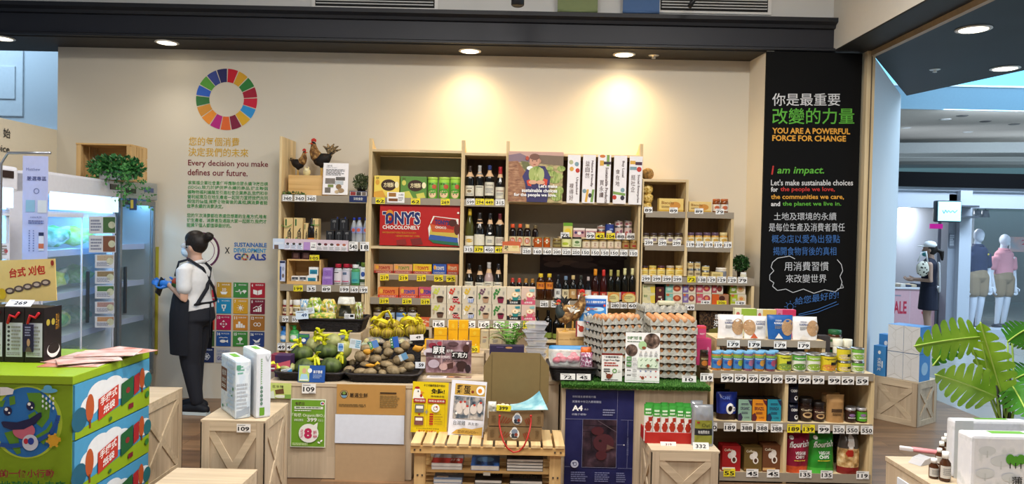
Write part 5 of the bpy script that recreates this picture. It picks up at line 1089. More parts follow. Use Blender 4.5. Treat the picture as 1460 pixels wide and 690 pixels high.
def wicker(label,l,r,yt,S,inset,d,h,flare=.03,m=None,group='black woven baskets',top_l=None):
 Y=S.Y+inset;w=(r-l)*Y/F/2;x=P((l+r)/2,yt,Y).x
 t=thing('woven_basket',label,'basket',(x,Y,S.z+.001),0,group);m=m or noisy('black_wicker',[(.3,'#100e10'),(.7,'#2c272a')],60,.45)
 def ring(z,off,ph,amp):
  ww,dd=w-flare+flare*z/h+off,d/2-flare+flare*z/h+off;c=min(ww,dd)*.25;pts=[];n=0
  for(cx,cy,a0)in((ww-c,dd-c,0),(-ww+c,dd-c,90),(-ww+c,-dd+c,180),(ww-c,-dd+c,270)):
   for k in range(5):a=R(a0+22.5*k);pts.append((cx+c*math.cos(a),cy+c*math.sin(a)))
  out=[]
  for i,p in enumerate(pts):
   q=pts[(i+1)%len(pts)];L=math.hypot(q[0]-p[0],q[1]-p[1]);k=max(1,int(L/.012))
   for j in range(k):out.append((p[0]+(q[0]-p[0])*j/k,p[1]+(q[1]-p[1])*j/k))
  res=[]
  for i,p in enumerate(out):
   s=1+amp*(1 if(i+ph)%2 else-1);res.append((p[0]*s,p[1]*s+d/2,z))
  return res+[res[0]]
 n=max(4,int(h/.011));mb=MB()
 for i in range(n):mb.tube(ring(.006+(h-.012)*i/n,0,i,.006),.0062,m,6)
 mb.build('woven_wall',parent=t)
 mb=MB()
 for k in(-.004,.004):mb.tube(ring(h-.004,k,0,.004),.008,m,6)
 mb.build('rim',parent=t)
 mb=MB();ww,dd=w-flare-.004,d-2*flare-.008;mb.box(-ww,flare+.004,.001,ww,d-flare-.004,.009,m);mb.build('base',parent=t)
 return t
MEL=noisy('striped_melon_skin',[(.35,'#2c3a1a'),(.5,'#4a5a2c'),(.65,'#5c6c38')],9,.5,(3,3,.6));MELP=noisy('pale_netted_melon_skin',[(.35,'#7f8450'),(.55,'#9fa26a'),(.7,'#b8b880')],16,.5)
YEL=mat('#cfd01c',.45);NET=mat('#d9c81c',.5);POT=noisy('earthy_potato_skin',[(.3,'#6c5c42'),(.55,'#8d7b5c'),(.75,'#a8977a')],26,.75,bump=.25);KIW=noisy('brown_kiwi_skin',[(.3,'#6f5a20'),(.6,'#a48c34')],30,.7)
def knot(mb,c,s,m,seed=0):
 rd=random.Random(seed);c=Vector(c)
 mb.ell(c,(s*.35,s*.3,s*.35),m,8,6)
 for k in range(3):
  a=rd.uniform(0,6.28);d=Vector((math.cos(a),-.4,math.sin(a))).normalized()
  mb.tube([c,c+d*s*.7+Vector((0,0,s*.25)),c+d*s*1.3+Vector((0,-.005,-s*.1))],[s*.22,s*.3,s*.22],m,6,True,flat=.35)
wicker('wide black woven basket full of dark green melons on the front counter',389,489,535,T1,.035,.44,.058)
def melon(label,px,py,rx,ry,Y,m=MEL,tie=None,seed=0):
 c=P(px,py,Y);k=Y/F
 t=thing('melon',label,'melon',c,0,'melons in the basket')
 mb=MB();mb.ell((0,0,0),(rx*k,(rx+ry)/2*k,ry*k),m,24,16,.05,seed);mb.build('fruit_body',parent=t)
 if tie:mb=MB();q=(P(tie[0],tie[1],Y-.03)-c);knot(mb,q,.042,YEL,seed);mb.tube([q,q*.7,Vector((0,0,ry*k*.9))],[.014,.016,.007],YEL,6);mb.build('yellow_tie',parent=t)
melon('dark green melon low in the middle of the front row with a tall tie',436,523,16,12.5,4.95,tie=(450,508),seed=1)
melon('dark green melon low at the right of the front row',471,522,16,12.5,4.97,seed=2)
melon('dark green melon resting on top at the left with a big yellow tie',430.5,504,16,12,5.08,tie=(428,491),seed=3)
melon('dark green melon resting on top in the middle with a flat tie',465.5,500.5,17,11.5,5.1,tie=(462,488),seed=4)
melon('dark green melon half hidden at the right end of the pile',485,515,9,12,5.08,tie=(487,505),seed=5)
melon('small pale melon in a yellow tied bag at the left front',409,524,13,8,4.93,MELP,tie=(396,519),seed=6)
melon('pale round melon at the very back of the basket',475,486,11.5,11,5.25,MELP,tie=(457,476),seed=7)
melon('pale melon behind the top left melon with a tie',446.5,491,10,11,5.25,MELP,tie=(449,481),seed=8)
melon('pale bagged melon with a tall tie and blue sticker beside the potatoes',491.5,497,10,14,5.12,mat('#a8a860',.3),tie=(495,478),seed=9)
def stk(name,label,cat,l,t_,r,b,Y,base,draw,**k):return panel(name,label,cat,l,t_,r,b,Y,base=mat(base,.4),th=.002,draw=draw,**k)
stk('sticker_label','round blue and white sticker on the bagged melon','label',481.5,489,490,501,4.985,'#d9e4ee',lambda c:(c.ell(485.7,495,3.6,5.4,mat('#7fa8d4')),c.rect(483,493,489,496,mat('#3f7ac0'))),group='product stickers')
stk('hang_tag','white hang tag with a square code beside the bagged melon','label',497.5,483.5,513.5,497,5.0,'#d3dfe4',lambda c:(c.rect(499,485,505,491,mat('#b8c4ca')),c.lines(506,485,513,496,4,mat('#5fa8c8'))),tilt=8,group='product stickers')
stk('hang_tag','white and blue hang tag on the small pale melon','label',402.5,525.5,418,537,4.86,'#dde6ea',lambda c:(c.poly([(402.5,531),(418,527),(418,537),(402.5,537)],mat('#4a9ad0')),c.lines(404,527,412,531,2,GREY)),tilt=-12,group='product stickers')
def farmer(c):c.rect(425.5,521.5,440.5,544,mat('#b8cc6a'));c.ell(433,529,3,3.8,mat('#c9a080'));c.poly([(427,541),(429,533.5),(437,533.5),(439.5,541)],mat('#9fc8dc'));c.ell(441,528.5,3.2,3.4,mat('#e0e4e8'));c.text('果子農場',446,528,459,532.5,WHITE,.01);c.lines(446,534,459,540,3,mat('#8fa8d8'));c.lines(427,541,440,544,1,WHITE)
panel('sign_card','blue card with a farmer picture leaning on the melon basket','sign',424.5,521,462.8,545,4.738,base=mat('#24519c',.35),th=.004,lean=8,draw=farmer)
wicker('black woven basket heaped with brown potatoes on the front counter',491,597,533,T1,.03,.46,.058)
mb=MB();mb.ell((0,.41,.0),(.15,.09,.085),mat('#5c4e38',.8),16,8);mb.build('paper_liner',parent=[q for q in COL.objects if q.name.startswith('woven_basket')][-1])
pots=[(497,527,8,5.6,4.93),(513.5,529.5,9,5,4.91),(527,530.5,10,5.5,4.9),(545,531.5,6,4.6,4.9),(560.5,528.5,9.5,7,4.91),(583.5,522.5,8,7,4.97),(573,528,6.5,5,4.95),(521,519.5,8,4.2,4.99),(551,519.5,9.5,5.2,4.99),
(513.5,508.5,8,8.6,5.03),(535,512,9,6.6,5.0),(568,514,8.2,7.4,5.02),(584.5,511.5,7,6.8,5.08),(549,509,7.5,4.8,5.08),(521.5,496.5,8.4,5.4,5.14),(553.5,502.5,7.4,6.6,5.07),(538.5,499,6.4,6.4,5.15),(568.5,500,7,5.2,5.14),(578,493,6.6,7,5.2),(552,493,6.6,6.6,5.17),(503,517,5,5,5.08),(540,525,7,4.5,5.02)]
where=['leftmost in the bottom row','second in the bottom row','third and widest in the bottom row','small fourth in the bottom row','large fifth in the bottom row','at the right end of the bottom row','tucked behind the large bottom potato','left in the second row','middle of the second row',
'big left one above the bottom row','centre left in the third row','centre right in the third row','right end of the third row','hidden middle of the third row','upper left, lying across','round one near the top middle','behind the round top one','upper right, lying flat','upper right back','topmost at the back','small one at the left edge','shaded one behind the front row']
for i,(px,py,rx,ry,Y)in enumerate(pots):
 k=Y/F;mb=MB();mb.ell((0,0,0),(rx*k,(rx+ry)/2*k,ry*k),POT,18,12,.16,i+3,Matrix.Rotation(R((i*37)%30-15),3,'Y'));mb.build('potato',f"brown potato {where[i]} of the potato pile",'potato','potatoes in the basket',loc=P(px,py,Y))
x=P(546,488,5.25)
TRAYM=FILM
for i,(l,r)in enumerate(((515,549),(551,586))):
 t=thing('produce_tray',f"clear wrapped produce tray behind the potatoes, {'left' if i == 0 else 'right'} one",'tray',P((l+r)/2,492,5.34),0,'clear wrapped produce trays');w=(r-l)*5.34/F/2
 mb=MB();mb.box(-w,0,-.02,w,.10,.012,mat('#b9c2a8',.4),.004);mb.build('tray_base',parent=t)
 mb=MB()
 for k in range(4):mb.ell((-w+.03+k*.038,.05,.02),(.022,.026,.022),mat(('#c9b84a','#8a5a4a','#b8a83a','#9a7a4a')[k],.5),10,7)
 mb.build('produce',parent=t)
 mb=MB();mb.ell((0,.05,.015),(w,.06,.04),FILM,16,8);mb.build('film_wrap',parent=t)
for i,(l,t_,r,b,q1,q2,tl)in enumerate(((528,485.5,541,496,'#4a9a5a','#5a86c8',-20),(558,480,569.5,495.5,'#3a7a4a','#2f5fb8',-10),(571,503.5,583,513,'#c9d4d8','#6a9ac0',-25))):
 stk('sticker_label',f"green and blue product sticker on the potato heap, {ORD[i]} from left",'label',l,t_,r,b,4.955+.0*i,q1,lambda c,l=l,t_=t_,r=r,b=b,q2=q2:(c.rect((l+r)/2-2,t_,r,b,mat(q2)),c.lines(l+1,t_+2,(l+r)/2-3,b-2,3,WHITE)),tilt=tl,group='product stickers')
for i,(px,py,rx,ry)in enumerate(((524,501.5,6,4),(528,521,7,2.6),(595,497,7,4.5))):
 mb=MB();mb.ell((0,0,0),(rx*5/F,.012,ry*5/F),mat('#c9902a',.5),10,7,.4,i);mb.tube([(rx*.004,0,0),(rx*.007,0,.02),(rx*.009,0,.01)],[.008,.012,.006],mat('#d9a42c',.5),6,flat=.3)
 mb.build('orange_net_tie',f"scrap of orange netting on the potato basket, {('upper left', 'lower middle', 'right edge')[i]} one",'netting','orange netting scraps',loc=P(px,py,4.94 if i<2 else 5.02))
 # stickers and boards on the counter front
def sug(c):c.text('花生糖',388,549,404,553,INK);c.poly([(392,556),(404,553.5),(405,561),(393,562)],mat('#6a4a2c'));c.poly([(380,560),(390,557),(392,568),(380,568)],mat('#dfe8d9'));c.ell(400,565,8,2.4,mat('#e8ead9'));c.rect(406,562,415,568,mat('#7fa84a'))
panel('sign_card','small green and white picture card at the left end of the counter edge','sign',380,546.2,415,568.2,4.724,base=mat('#c9d87a',.4),th=.003,draw=sug)
tags([(430,450.5,'109')],547,561,4.724,'on the front edge below the farmer card',group='price cards on the counters')
def prom(c):
 w_,g2,rd=mat('#e4e8dc'),mat('#33551f'),mat('#c02a5a')
 c.rect(413.8,568.5,463.5,637.5,mat('#dbe3cf'));c.rect(414.8,569.6,462.4,636.4,mat('#6fa02c'));c.text('有機日',420,572.5,433,577.5,mat('#4a2c2c'),.02);c.ell(459,574,3,2.8,WHITE);c.ell(458,574,1.2,1.4,mat('#2a4a9a'));c.ell(460,574,1.2,1.4,mat('#c8303a'))
 c.rect(419,578.8,460,582.4,w_);c.lines(421,579.6,458,582,1,g2);c.lines(419,584,444,586.5,1,w_)
 c.text('「有機 Organic/BIO」',416,588.5,462,594.5,mat('#e9efd8'),.01);c.text('單筆消費滿',419,596.5,432,600,w_);c.text('399',437.5,594.8,451.5,600.6,w_,.03);c.text('元以上',453,596.5,461,600,w_)
 c.ell(440,617,14.2,13.6,mat('#f0f0ea'));c.poly([(446,606),(453,601),(452,611)],mat('#f0f0ea'));c.text('8',433.5,609.5,445,625,rd,.05);c.text('立即享',428.5,611,432,624,rd,.0);c.text('折',446.5,613,452,618.5,rd,.01);c.text('優惠',446.5,619.5,452,623,rd,.01)
 c.ell(455,630,2,1.2,WHITE,rot=30);c.ell(458.5,627.5,2,1.2,WHITE,rot=-40);c.lines(417,631,440,635,2,mat('#cfe0a8'))
panel('poster','green discount poster with a big pink 8 on the counter front','poster',413.5,568.2,463.8,637.8,4.722,base=mat('#dbe3cf'),th=.003,draw=prom)
def kraftb(c):
 k=mat('#3a2c1c');c.ell(490,562.5,6,6,k,24);c.ring(490,562.5,4.6,5.2,mat('#d9c08a'));c.poly([(485.5,564),(494.5,564),(492,567.5),(488,567.5)],mat('#6f9ab8'));c.ell(490,560.8,2.4,2,mat('#7a9a4a'))
 c.text('嚴選生鮮',498,560.3,524,566.8,k,.008);c.lines(483,576.5,524,581,2,mat('#7a6238'),4);c.rect(541.5,558.5,565,560.5,k);c.lines(541.5,563,573,581,6,mat('#8a7040'),6)
panel('sign_board','brown kraft board with Chinese heading on the counter front','sign',479.5,548.3,577.8,591,4.724,base=mat('#b98c4c',.6),th=.005,draw=kraftb)
panel('blank_board','blank white board under the brown kraft board','sign',477,591.3,576,632.5,4.720,base=mat('#dfe6f2',.4),th=.004)
panel('counter_panel','plain tan board low on the counter front under the white board','panel',477,633,577.5,686,4.726,base=mat('#b79b78',.6),th=.004)
# purple boxes at the left end
for i,(l,r,t_,q)in enumerate(((385,402,506,'#7a2a40'),(392,414,507,'#3c2450'))):
 carton(f"{('wine red', 'deep purple')[i]} snack box lying at the left end of the counter",l,r,t_,T1,.10,mat(q),lambda c:(c.poly([(0,40),(100,20),(100,50),(0,70)],mat('#c9586a')),c.rect(10,76,60,84,WHITE)),inset=.33-.17*i,group='snack boxes at the counter end')
 # rear plinth box with the upper basket
bz=zat(470,474,5.42);mb=MB();x0,x1=xat(426.5,480,5.42),xat(514.5,480,5.42)
mb.box(x0,5.42,T1.z+.001,x1,5.72,bz-.001,ASHX,.003);mb.build('wooden_block','pale wooden block behind the melons carrying the upper basket','block')
UB=Sh(0,0,5.40);UB.z=bz
def cert(c):c.rect(441,477,454,483,mat('#4a8a3c'));c.ell(446,480,2.2,2,WHITE)
panel('sign_card','blue and green certificate card on the wooden block behind the melons','sign',425,476,441,490,5.40,base=mat('#2c4f8a'),th=.003,draw=lambda c:(c.rect(426,477,440,481,mat('#3f8a4a')),c.ell(433,485,3,2.6,WHITE)))
panel('sign_card','grey blue card on the right of the wooden block behind the melons','sign',482,478,498,490,5.405,base=mat('#8a97a8'),th=.003,draw=lambda c:c.ell(489,484,3,3,mat('#4f5f78')))
wicker('upper black woven basket of bagged vegetables on the wooden block',422.5,517,462,UB,.02,.30,.10)
VEG=noisy('bagged_vegetables',[(.3,'#3f6a24'),(.5,'#8aa83c'),(.6,'#cfc07a'),(.75,'#e3dcc0')],24,.35,bump=.3);VEGO=noisy('bagged_carrots_and_corn',[(.3,'#a87a2a'),(.5,'#d9b84a'),(.7,'#e8dcae')],26,.35,bump=.3);MUS=noisy('bagged_brown_mushrooms',[(.3,'#3a3018'),(.5,'#7a6a34'),(.7,'#b8a878')],20,.35,bump=.3);PLAS=noisy('crinkled_clear_bag',[(.3,'#a8a89c'),(.6,'#d4d4cc'),(.8,'#efefea')],22,.15,bump=.3)
UBf=Sh(0,0,5.42);UBf.z=bz+.03
def fq(*ms):return lambda u,v:ms[int((noise.noise(Vector((u*9,v*7,1.7)))*1.4+.5)*len(ms))%len(ms)]
pouch('bag of leafy green vegetables at the left of the upper basket',433,460,425,UBf,.11,fq(VEG,VEG,PLAS),inset=.08,group='vegetable bags',seed=3,nz=.6,top_pinch=.5)
pouch('bag of yellow vegetables in the middle of the upper basket',452,481,427,UBf,.10,fq(VEGO,VEG,PLAS),inset=.10,group='vegetable bags',seed=4,nz=.6,top_pinch=.55)
pouch('tray of brown mushrooms with a black label in the upper basket',477,507,424,UBf,.10,lambda u,v:mat('#2a2a20',.3)if .35<v<.75 and .2<u<.8 and abs(u-.5)<.5*(1-v)+.1 else(PLAS if v>.75 else MUS),inset=.07,group='vegetable bags',seed=5,nz=.4,top_pinch=.8)
pouch('small dark green vegetable bag at the right end of the upper basket',503,517,431,UBf,.06,fq(MUS,VEG,PLAS),inset=.10,group='vegetable bags',seed=6)
pouch('low bag of green leaves at the front of the upper basket',440,476,446,UBf,.06,fq(VEG,VEG,VEGO),inset=.03,group='vegetable bags',seed=8)
pouch('blue and white vegetable bag at the left edge of the upper basket',427,440,427,UBf,.06,fq(PLAS,mat('#4a8ab8'),PLAS),inset=.12,group='vegetable bags',seed=9)
stk('price_tag','tilted white 49 card on the upper vegetable basket','price tag',422,443,440,455,5.40,'#cfe0f0',lambda c:(c.text('49',430,447,438,452,mat('#2a4a7a'),.03),c.rect(424,444.5,434,445.5,GREY)),tilt=-5)
stk('price_tag','small white label on the green vegetable bag','price tag',437,438.5,448.5,447,5.46,'#dce6ee',lambda c:c.lines(438,440,447,446,3,GREY),tilt=-6)
stk('price_tag','white bar coded label on the mushroom tray','price tag',491,447.5,505.5,455,5.44,'#e6e8ea',lambda c:(c.lines(492,449,498,454,4,GREY),c.rect(499,448.5,504,452,INK)))
# netted kiwis in their basket
KB=Sh(0,0,5.18);KB.z=T1.z
wicker('black woven basket with yellow netted kiwis behind the potatoes',524,608,483,KB,.15,.32,.17)
kw=[(536,473,9,7),(552,475,10,7),(569,473,9,8),(586,471,10,9),(599,469,8,9),(545,464,9,7),(562,463,9,7),(578,460,8,8),(594,459,9,7)]
for i,(px,py,rx,ry)in enumerate(kw):
 Y=5.40+.07*(i>=5);k=Y/F;t=thing('kiwi_net',f"yellow netted kiwi bag, {ORD[i if i < 5 else i - 5]} from left in the {'front' if i < 5 else 'back'} row",'fruit net',P(px,py,Y),0,'yellow netted kiwi bags')
 mb=MB();mb.ell((0,0,0),(rx*k,rx*k,ry*k),KIW,16,11,.15,i);mb.build('fruit',parent=t)
 mb=MB()
 for q in range(5):
  a=q*.62+i;mb.tube([Vector((rx*k*1.03*math.sin(th)*math.cos(a),rx*k*1.03*math.sin(th)*math.sin(a),ry*k*1.05*math.cos(th)))for th in[z*.35 for z in range(1,18)]],.0015,NET,5)
 knot(mb,(0.0,-rx*k*.4,ry*k),.028,NET,i);mb.build('yellow_net',parent=t)
loop=thing('net_handle','looped yellow net handles rising above the kiwi basket','net handle',P(553,462,5.36))
for pts in(((-.10,0,.0),(-.06,0,.05),(-.03,-.01,.085),(.0,0,.095),(.02,0,.06),(.035,0,.0)),((-.13,.01,.02),(-.10,0,.045),(-.05,0,.03),(0,0,.01)),((.10,0,.03),(.15,0,.05),(.19,0,.04),(.21,.01,.0))):
 mb=MB();mb.tube(pts,[.016,.018,.016,.018,.016,.012][:len(pts)],NET,8,flat=.4);mb.build('net_strap',parent=loop)
stk('price_tag','white 49 card on the kiwi basket','price tag',584.5,477,604,485,5.30,'#eceae8',lambda c:c.text('49',593,479,600,483,INK,.03),tilt=-4)
stk('price_tag','white 59 card half hidden beside the potato basket','price tag',592,516,606,525,4.90,'#e4e8ee',lambda c:c.text('59',597,518,604,523,INK,.03))
# ------------------------------------------------------------------ middle display
st=thing('display_step','pale wooden step on the middle table carrying yellow boxes','riser',(0,0,0))
ys=5.10;zs=zat(650,503,ys);x0,x1=xat(600,500,ys),xat(690,500,ys);x2=xat(737,500,ys+.16)
mb=MB();mb.box(x0,ys,zs-.022,x1,5.52,zs,ASHX);mb.box(x1,ys+.14,zs-.022,x2,5.52,zs,ASHX);mb.build('step_board',parent=st)
mb=MB();mb.box(x0,ys+.005,T2.z+.001,x1,ys+.022,zs-.022,ASHX);mb.build('front_panel',parent=st)
mb=MB();mb.box(x1-.02,ys+.022,T2.z+.001,x1,5.5,zs-.022,ASH);mb.build('side_panel',parent=st)
mb=MB();mb.box(x2-.02,ys+.16,T2.z+.001,x2,5.5,zs-.022,ASH);mb.build('side_panel',parent=st)
STP=Sh(0,0,ys);STP.z=zs
cr=thing('display_riser','tall wooden riser lined with price cards under the coffee boxes','riser',(0,0,0))
yr=5.60;zr=zat(690,456,yr);x0,x1=xat(612,456,yr),xat(765,456,yr)
mb=MB();mb.box(x0,yr,zr-.02,x1,5.84,zr,ASHX);mb.build('top_board',parent=cr)
for x in(x0,x1-.02):mb=MB();mb.box(x,yr+.004,T2.z+.001,x+.02,5.83,zr-.02,ASH);mb.build('side_panel',parent=cr)
mb=MB();mb.box(x0,yr-.004,zr-.055,x1,yr+.003,zr+.003,RAIL);mb.build('price_rail',parent=cr)
mb=MB();mb.box(x0+.02,yr+.1,T2.z+.001,x1-.02,yr+.11,zr-.02,ASH);mb.build('rear_board',parent=cr)
CF=Sh(0,0,yr);CF.z=zr
def coffee(kind):
 cups={0:('#5a4030','#b8c04a','#a89a7a'),1:('#a8303a','#c0402c','#e8e0d8'),2:('#4f6fb0','#c9a83a','#e8e4da'),3:('#a8876a','#6a4a5a','#5a8a4a'),4:('#7a1c3c','#4a9a5a','#3a7a3a')}
 def dr(c):
  if kind<5:
   cu,fl,lf=cups[kind]
   for x,y,a,b in((30,20,9,9),(44,28,8,8),(22,36,8,9),(36,40,8,7),(52,14,6,7)):c.ell(x,y,a,b,mat(fl if kind!=4 else lf),10)
   c.ell(18,60,6,14,mat(lf),10,rot=15);c.ell(14,44,5,9,mat(lf),10,rot=-20);c.text('咖啡',74,22,86,46,GREY)
   c.poly([(36,62),(84,62),(76,92),(44,92)],mat(cu));c.ell(60,62,24,8,mat('#d9d0c4' if kind in(1,2)else cu));c.ell(60,62,19,5.6,mat('#1f1410'))
   if kind==2:[c.poly([(40+q*8,68),(43+q*8,68),(44+q*7,92),(42+q*7,92)],WHITE)for q in range(5)]
   if kind==1:[c.ell(44+q*10,78+5*(q%2),3,4,mat('#e8c8c0'),8)for q in range(4)];c.ell(84,92,9,6,mat('#b8343c'),10)
  else:
   tq,low=('#1f7a78','#16181a')if kind==5 else('#c85a72','#c4566e')
   c.rect(0,72,100,100,mat(low));c.text('經典拿鐵',22,82,78,94,WHITE,.0);c.poly([(34,42),(88,42),(78,76),(44,76)],mat(tq));c.ell(60,42,27,16,mat('#e3c49a'));c.ell(60,42,20,11,mat('#f0e2c8'));c.ell(58,42,8,6,mat('#d0a878'));c.poly([(56,12),(92,8),(94,24),(62,26)],mat('#2f7f88' if kind==5 else '#7fb0b0'));c.ring(88,56,6,10,mat(tq),seg=14);c.ell(24,74,8,10,mat('#8a6a4a'),10)
 return dr
cols=((614.8,636.5),(637.3,658),(659,679.8),(680.6,701),(701.8,722.3),(723,742.8),(743.6,763.6))
nm=('olive flower','red camellia','blue striped cup','brown cup','maroon cup','teal latte','pink latte')
for i,(l,r)in enumerate(cols):
 b=mat('#c6bda8' if i<5 else('#cfc2ac' if i==5 else '#cfb6a6'),.5)
 zz=carton(f"drip coffee box with {nm[i]} picture, lower row",l,r,433+i*.25,CF,.09,b,coffee(i),inset=.01,group='drip coffee boxes',name='coffee_box')
 carton(f"drip coffee box with {nm[i]} picture, upper row",l,r,408.3+i*.25,CF,.09,b,coffee(i),inset=.01,dz=zz-CF.z,group='drip coffee boxes',name='coffee_box')
tags([(616.5,634,'165'),(638,656,'165'),(660,678,'165'),(681.5,698,'165'),(703,719.5,'165'),(725,742,'150'),(745.5,763,'129','y')],456.5,467,yr-.006,'below the coffee boxes',group='price cards on the counters',slope=.012)
def ybox(c):c.ell(50,18,16,8,mat('#e3b82c'));c.rect(0,30,100,31.5,mat('#c9901c'));c.poly([(0,84),(40,80),(100,70),(100,100),(0,100)],mat('#e8b414'));c.ell(36,76,8,4,mat('#f0d878'));c.ell(62,66,6,4,mat('#f0d878'))
YB_=mat('#e0a812',.45)
for l,r,t_,ins,nm_ in((619,637,468,.03,'wide one at the left end'),(639.3,653,457,.11,'tall one, left of the rear pair'),(654,667.8,457,.11,'tall one, right of the rear pair'),(669.3,684.5,469,.02,'front one at the right end'),(605.5,618,484,.05,'low one beside the kiwi basket')):
 carton(f"golden yellow chocolate box, {nm_}",l,r,t_,STP,.05,YB_,ybox,inset=ins,group='golden chocolate boxes',name='chocolate_box')
for l,r,q,n_ in((685.5,697,'#b8ac8c','narrow one at the left'),(698,715.8,'#c2b595','middle one'),(716.8,735,'#b2a98c','one behind the fern')):
 carton(f"kraft beige coffee carton in the row under the riser, {n_}",l,r,471,STP,.06,mat(q),lambda c:(c.rect(30,8,80,10,GREY),c.rect(26,36,76,40,mat('#9a5a3a')),c.lines(26,50,70,70,3,GREY)),inset=.20,group='beige cartons')
tags([(671,681.5,'30','y')],493,502.5,ys-.004,'below the front golden box',group='price cards on the counters')
CHOC=noisy('chocolate_spread_photo',[(.3,'#3a2428'),(.45,'#7a5a5e'),(.55,'#a88c94'),(.7,'#5c4046')],9,.5)
def choc(c):
 for x,y,rx,ry,q in((616,493,6,4,'#8a2a3c'),(626,490,4,3,'#a83a4a'),(612,503,9,6,'#cfc4cc'),(618,519,8,6,'#b8a8b4'),(664,497,5,6,'#4a2a24'),(658,520,8,6,'#3a2422'),(640,518,9,6,'#b08a88'),(632,523,6,5,'#c4a09a'),(645,490,8,3,'#5a4044'),(667,525,4,6,'#2f2024')):c.ell(x,y,rx,ry,mat(q,.5,var=.2))
 c.rect(606.7,503,625,508,mat('#4a3438'));c.poly([(637,519),(646,516),(646,524),(638,525)],mat('#4a2c26'));c.poly([(653,516),(662,518),(661,529),(652,528)],mat('#3a221f'))
 c.rect(615.5,493,634.5,505.5,mat('#1d1718'));c.text('屏東',616.5,494,633.5,504.5,WHITE,.02);c.text('好有',636,498,646,502.5,WHITE);c.rect(643.5,501,666.5,510.5,mat('#1d1718'));c.text('巧克力',644.5,502,665.5,509.5,WHITE,.02);c.text('又濃又純的',618,507,641,510.5,WHITE);c.lines(631,512,659,516,2,mat('#3a2a2c'),3)
 c.rect(629,485,629.6,531,mat('#c9a8a4'));c.ell(666,488.5,2,2,mat('#d9c2c6'))
panel('sign_board','chocolate photo sign with black and white Chinese words','sign',606.7,485,671.8,531.5,4.985,base=CHOC,th=.006,lean=3,draw=choc,backing=WHITE)
def slip(c):c.rect(607,534.6,640,541,mat('#e4dfe2'));c.poly([(636,535),(671,533.4),(671,541),(634,541)],mat('#8a6a5c',var=.4));[c.ell(x,538,3,1.8,mat(q))for x,q in((642,'#c98a4a'),(652,'#5a3a2c'),(662,'#d9c2a0'))]
mb=MB();w=.15;cv=CV(mb,(0,0,100,100),lambda a,b,o:(-w+a*2*w,b*.07,.002+o));mb.box(-w,0,0,w,.07,.002,CARD)
cv.rect(0,0,44,100,mat('#dcd6d8'));cv.rect(44,0,100,100,mat('#9a7a6c',var=.3));[cv.ell(x,50,6,24,mat(q))for x,q in((54,'#c98a4a'),(68,'#4a2c22'),(82,'#d9c2a0'))];cv.lines(6,20,38,80,4,GREY)
mb.build('shelf_card','white printed strip lying on the table in front of the chocolate sign','card',loc=(xat(640,540,4.92),4.915,T2.z+.0008))
# fern, dark box, clear containers
fr=thing('potted_fern','small green fern behind the open carton','plant',(xat(729,490,5.30),5.17,T2.z+.001))
mb=MB();mb.lathe([(.035,0),(.045,.14),(.048,.15),(.04,.152)],mat('#2a2a28',.5),14);mb.build('pot',parent=fr)
rd=random.Random(5)
for i in range(26):
 a=rd.uniform(0,6.28);L=rd.uniform(.16,.26)*(.55 if math.cos(a)>.2 else 1);h0=.15;up=rd.uniform(.08,.2);mb=MB();FM_=[mat('#5c9434',.6),mat('#7cb048',.6),mat('#44782c',.6)][i%3];pts=[]
 for k in range(9):u=k/8;pts.append(Vector((L*u*math.cos(a),L*u*.6*math.sin(a),h0+up*math.sin(u*2.0)+.02)))
 mb.tube(pts,.0015,FM_,4)
 for k in range(1,9):
  d=(pts[k]-pts[k-1]).normalized();s=d.cross(Vector((0,0,1))).normalized();q=.045*(1-k/10)
  for g in(-1,1):mb.add([pts[k],pts[k]+s*g*q+d*q*.4,pts[k]+d*.012],[(0,1,2)],FM_)
 mb.build('frond',parent=fr)
carton('dark purple flat box standing behind the open carton',698,747.5,493,T2,.07,mat('#2f2745'),lambda c:(c.ell(56,6,10,3,mat('#b88a5a')),c.rect(20,4,40,6,mat('#6a5a8a'))),inset=.10)
for i in range(7):
 zc=T2.z+.001+i*.0535;t=thing('clear_container',f"clear plastic food container, {ORD[i]} from the bottom of the stack",'container',(xat(764,490,5.06)+.006*math.sin(i*2.1),5.03,zc),.15*math.sin(i*1.7),'stacked clear containers')
 pl=mat('#d4d8e0',.15,alpha=.42,var=.1,spec=.7)
 mb=MB();mb.prism([(-.055,0),(.055,0),(.075,.036),(-.075,.036)],0,.11,pl,'y');mb.build('tub',parent=t)
 mb=MB();mb.box(-.08,-.005,.0365,.08,.115,.041,pl,.002);mb.prism([(-.066,.0412),(.066,.0412),(.058,.052),(-.058,.052)],.01,.10,pl,'y');mb.build('lid',parent=t)
 # slatted bench
yb0,yb1=4.42,4.77;zb=zat(695,633.5,yb0);x0,x1=xat(584,633,yb0),xat(807,633,yb0)
bn=thing('slatted_bench','low pine slatted bench with a lower shelf of books','bench',((x0+x1)/2,yb0,0));w=(x1-x0)/2
n=13;pw=2*w/n
for i in range(n):mb=MB();mb.box(-w+i*pw+.007,0,zb-.02,-w+(i+1)*pw-.007,yb1-yb0,zb,wood('#cfac78','#e8cc98','Y',name='pine_slat'),.002);mb.build('slat',parent=bn)
mb=MB();mb.box(-w+.005,.006,zb-.065,w-.005,.026,zb-.0205,PINE,.002)
for s in(-1,1):
 for q in(.03,.065):mb.lathe([(.006,0),(.006,.004)],mat('#4a4038',.4),10,c=(0,0,0))if False else mb.box(s*(w-q)-.005,.003,zb-.048,s*(w-q)+.005,.0065,zb-.038,mat('#4a4038',.4))
mb.build('front_rail',parent=bn);mb=MB();mb.box(-w+.005,yb1-yb0-.03,zb-.065,w-.005,yb1-yb0-.01,zb-.0205,PINE);mb.build('rear_rail',parent=bn)
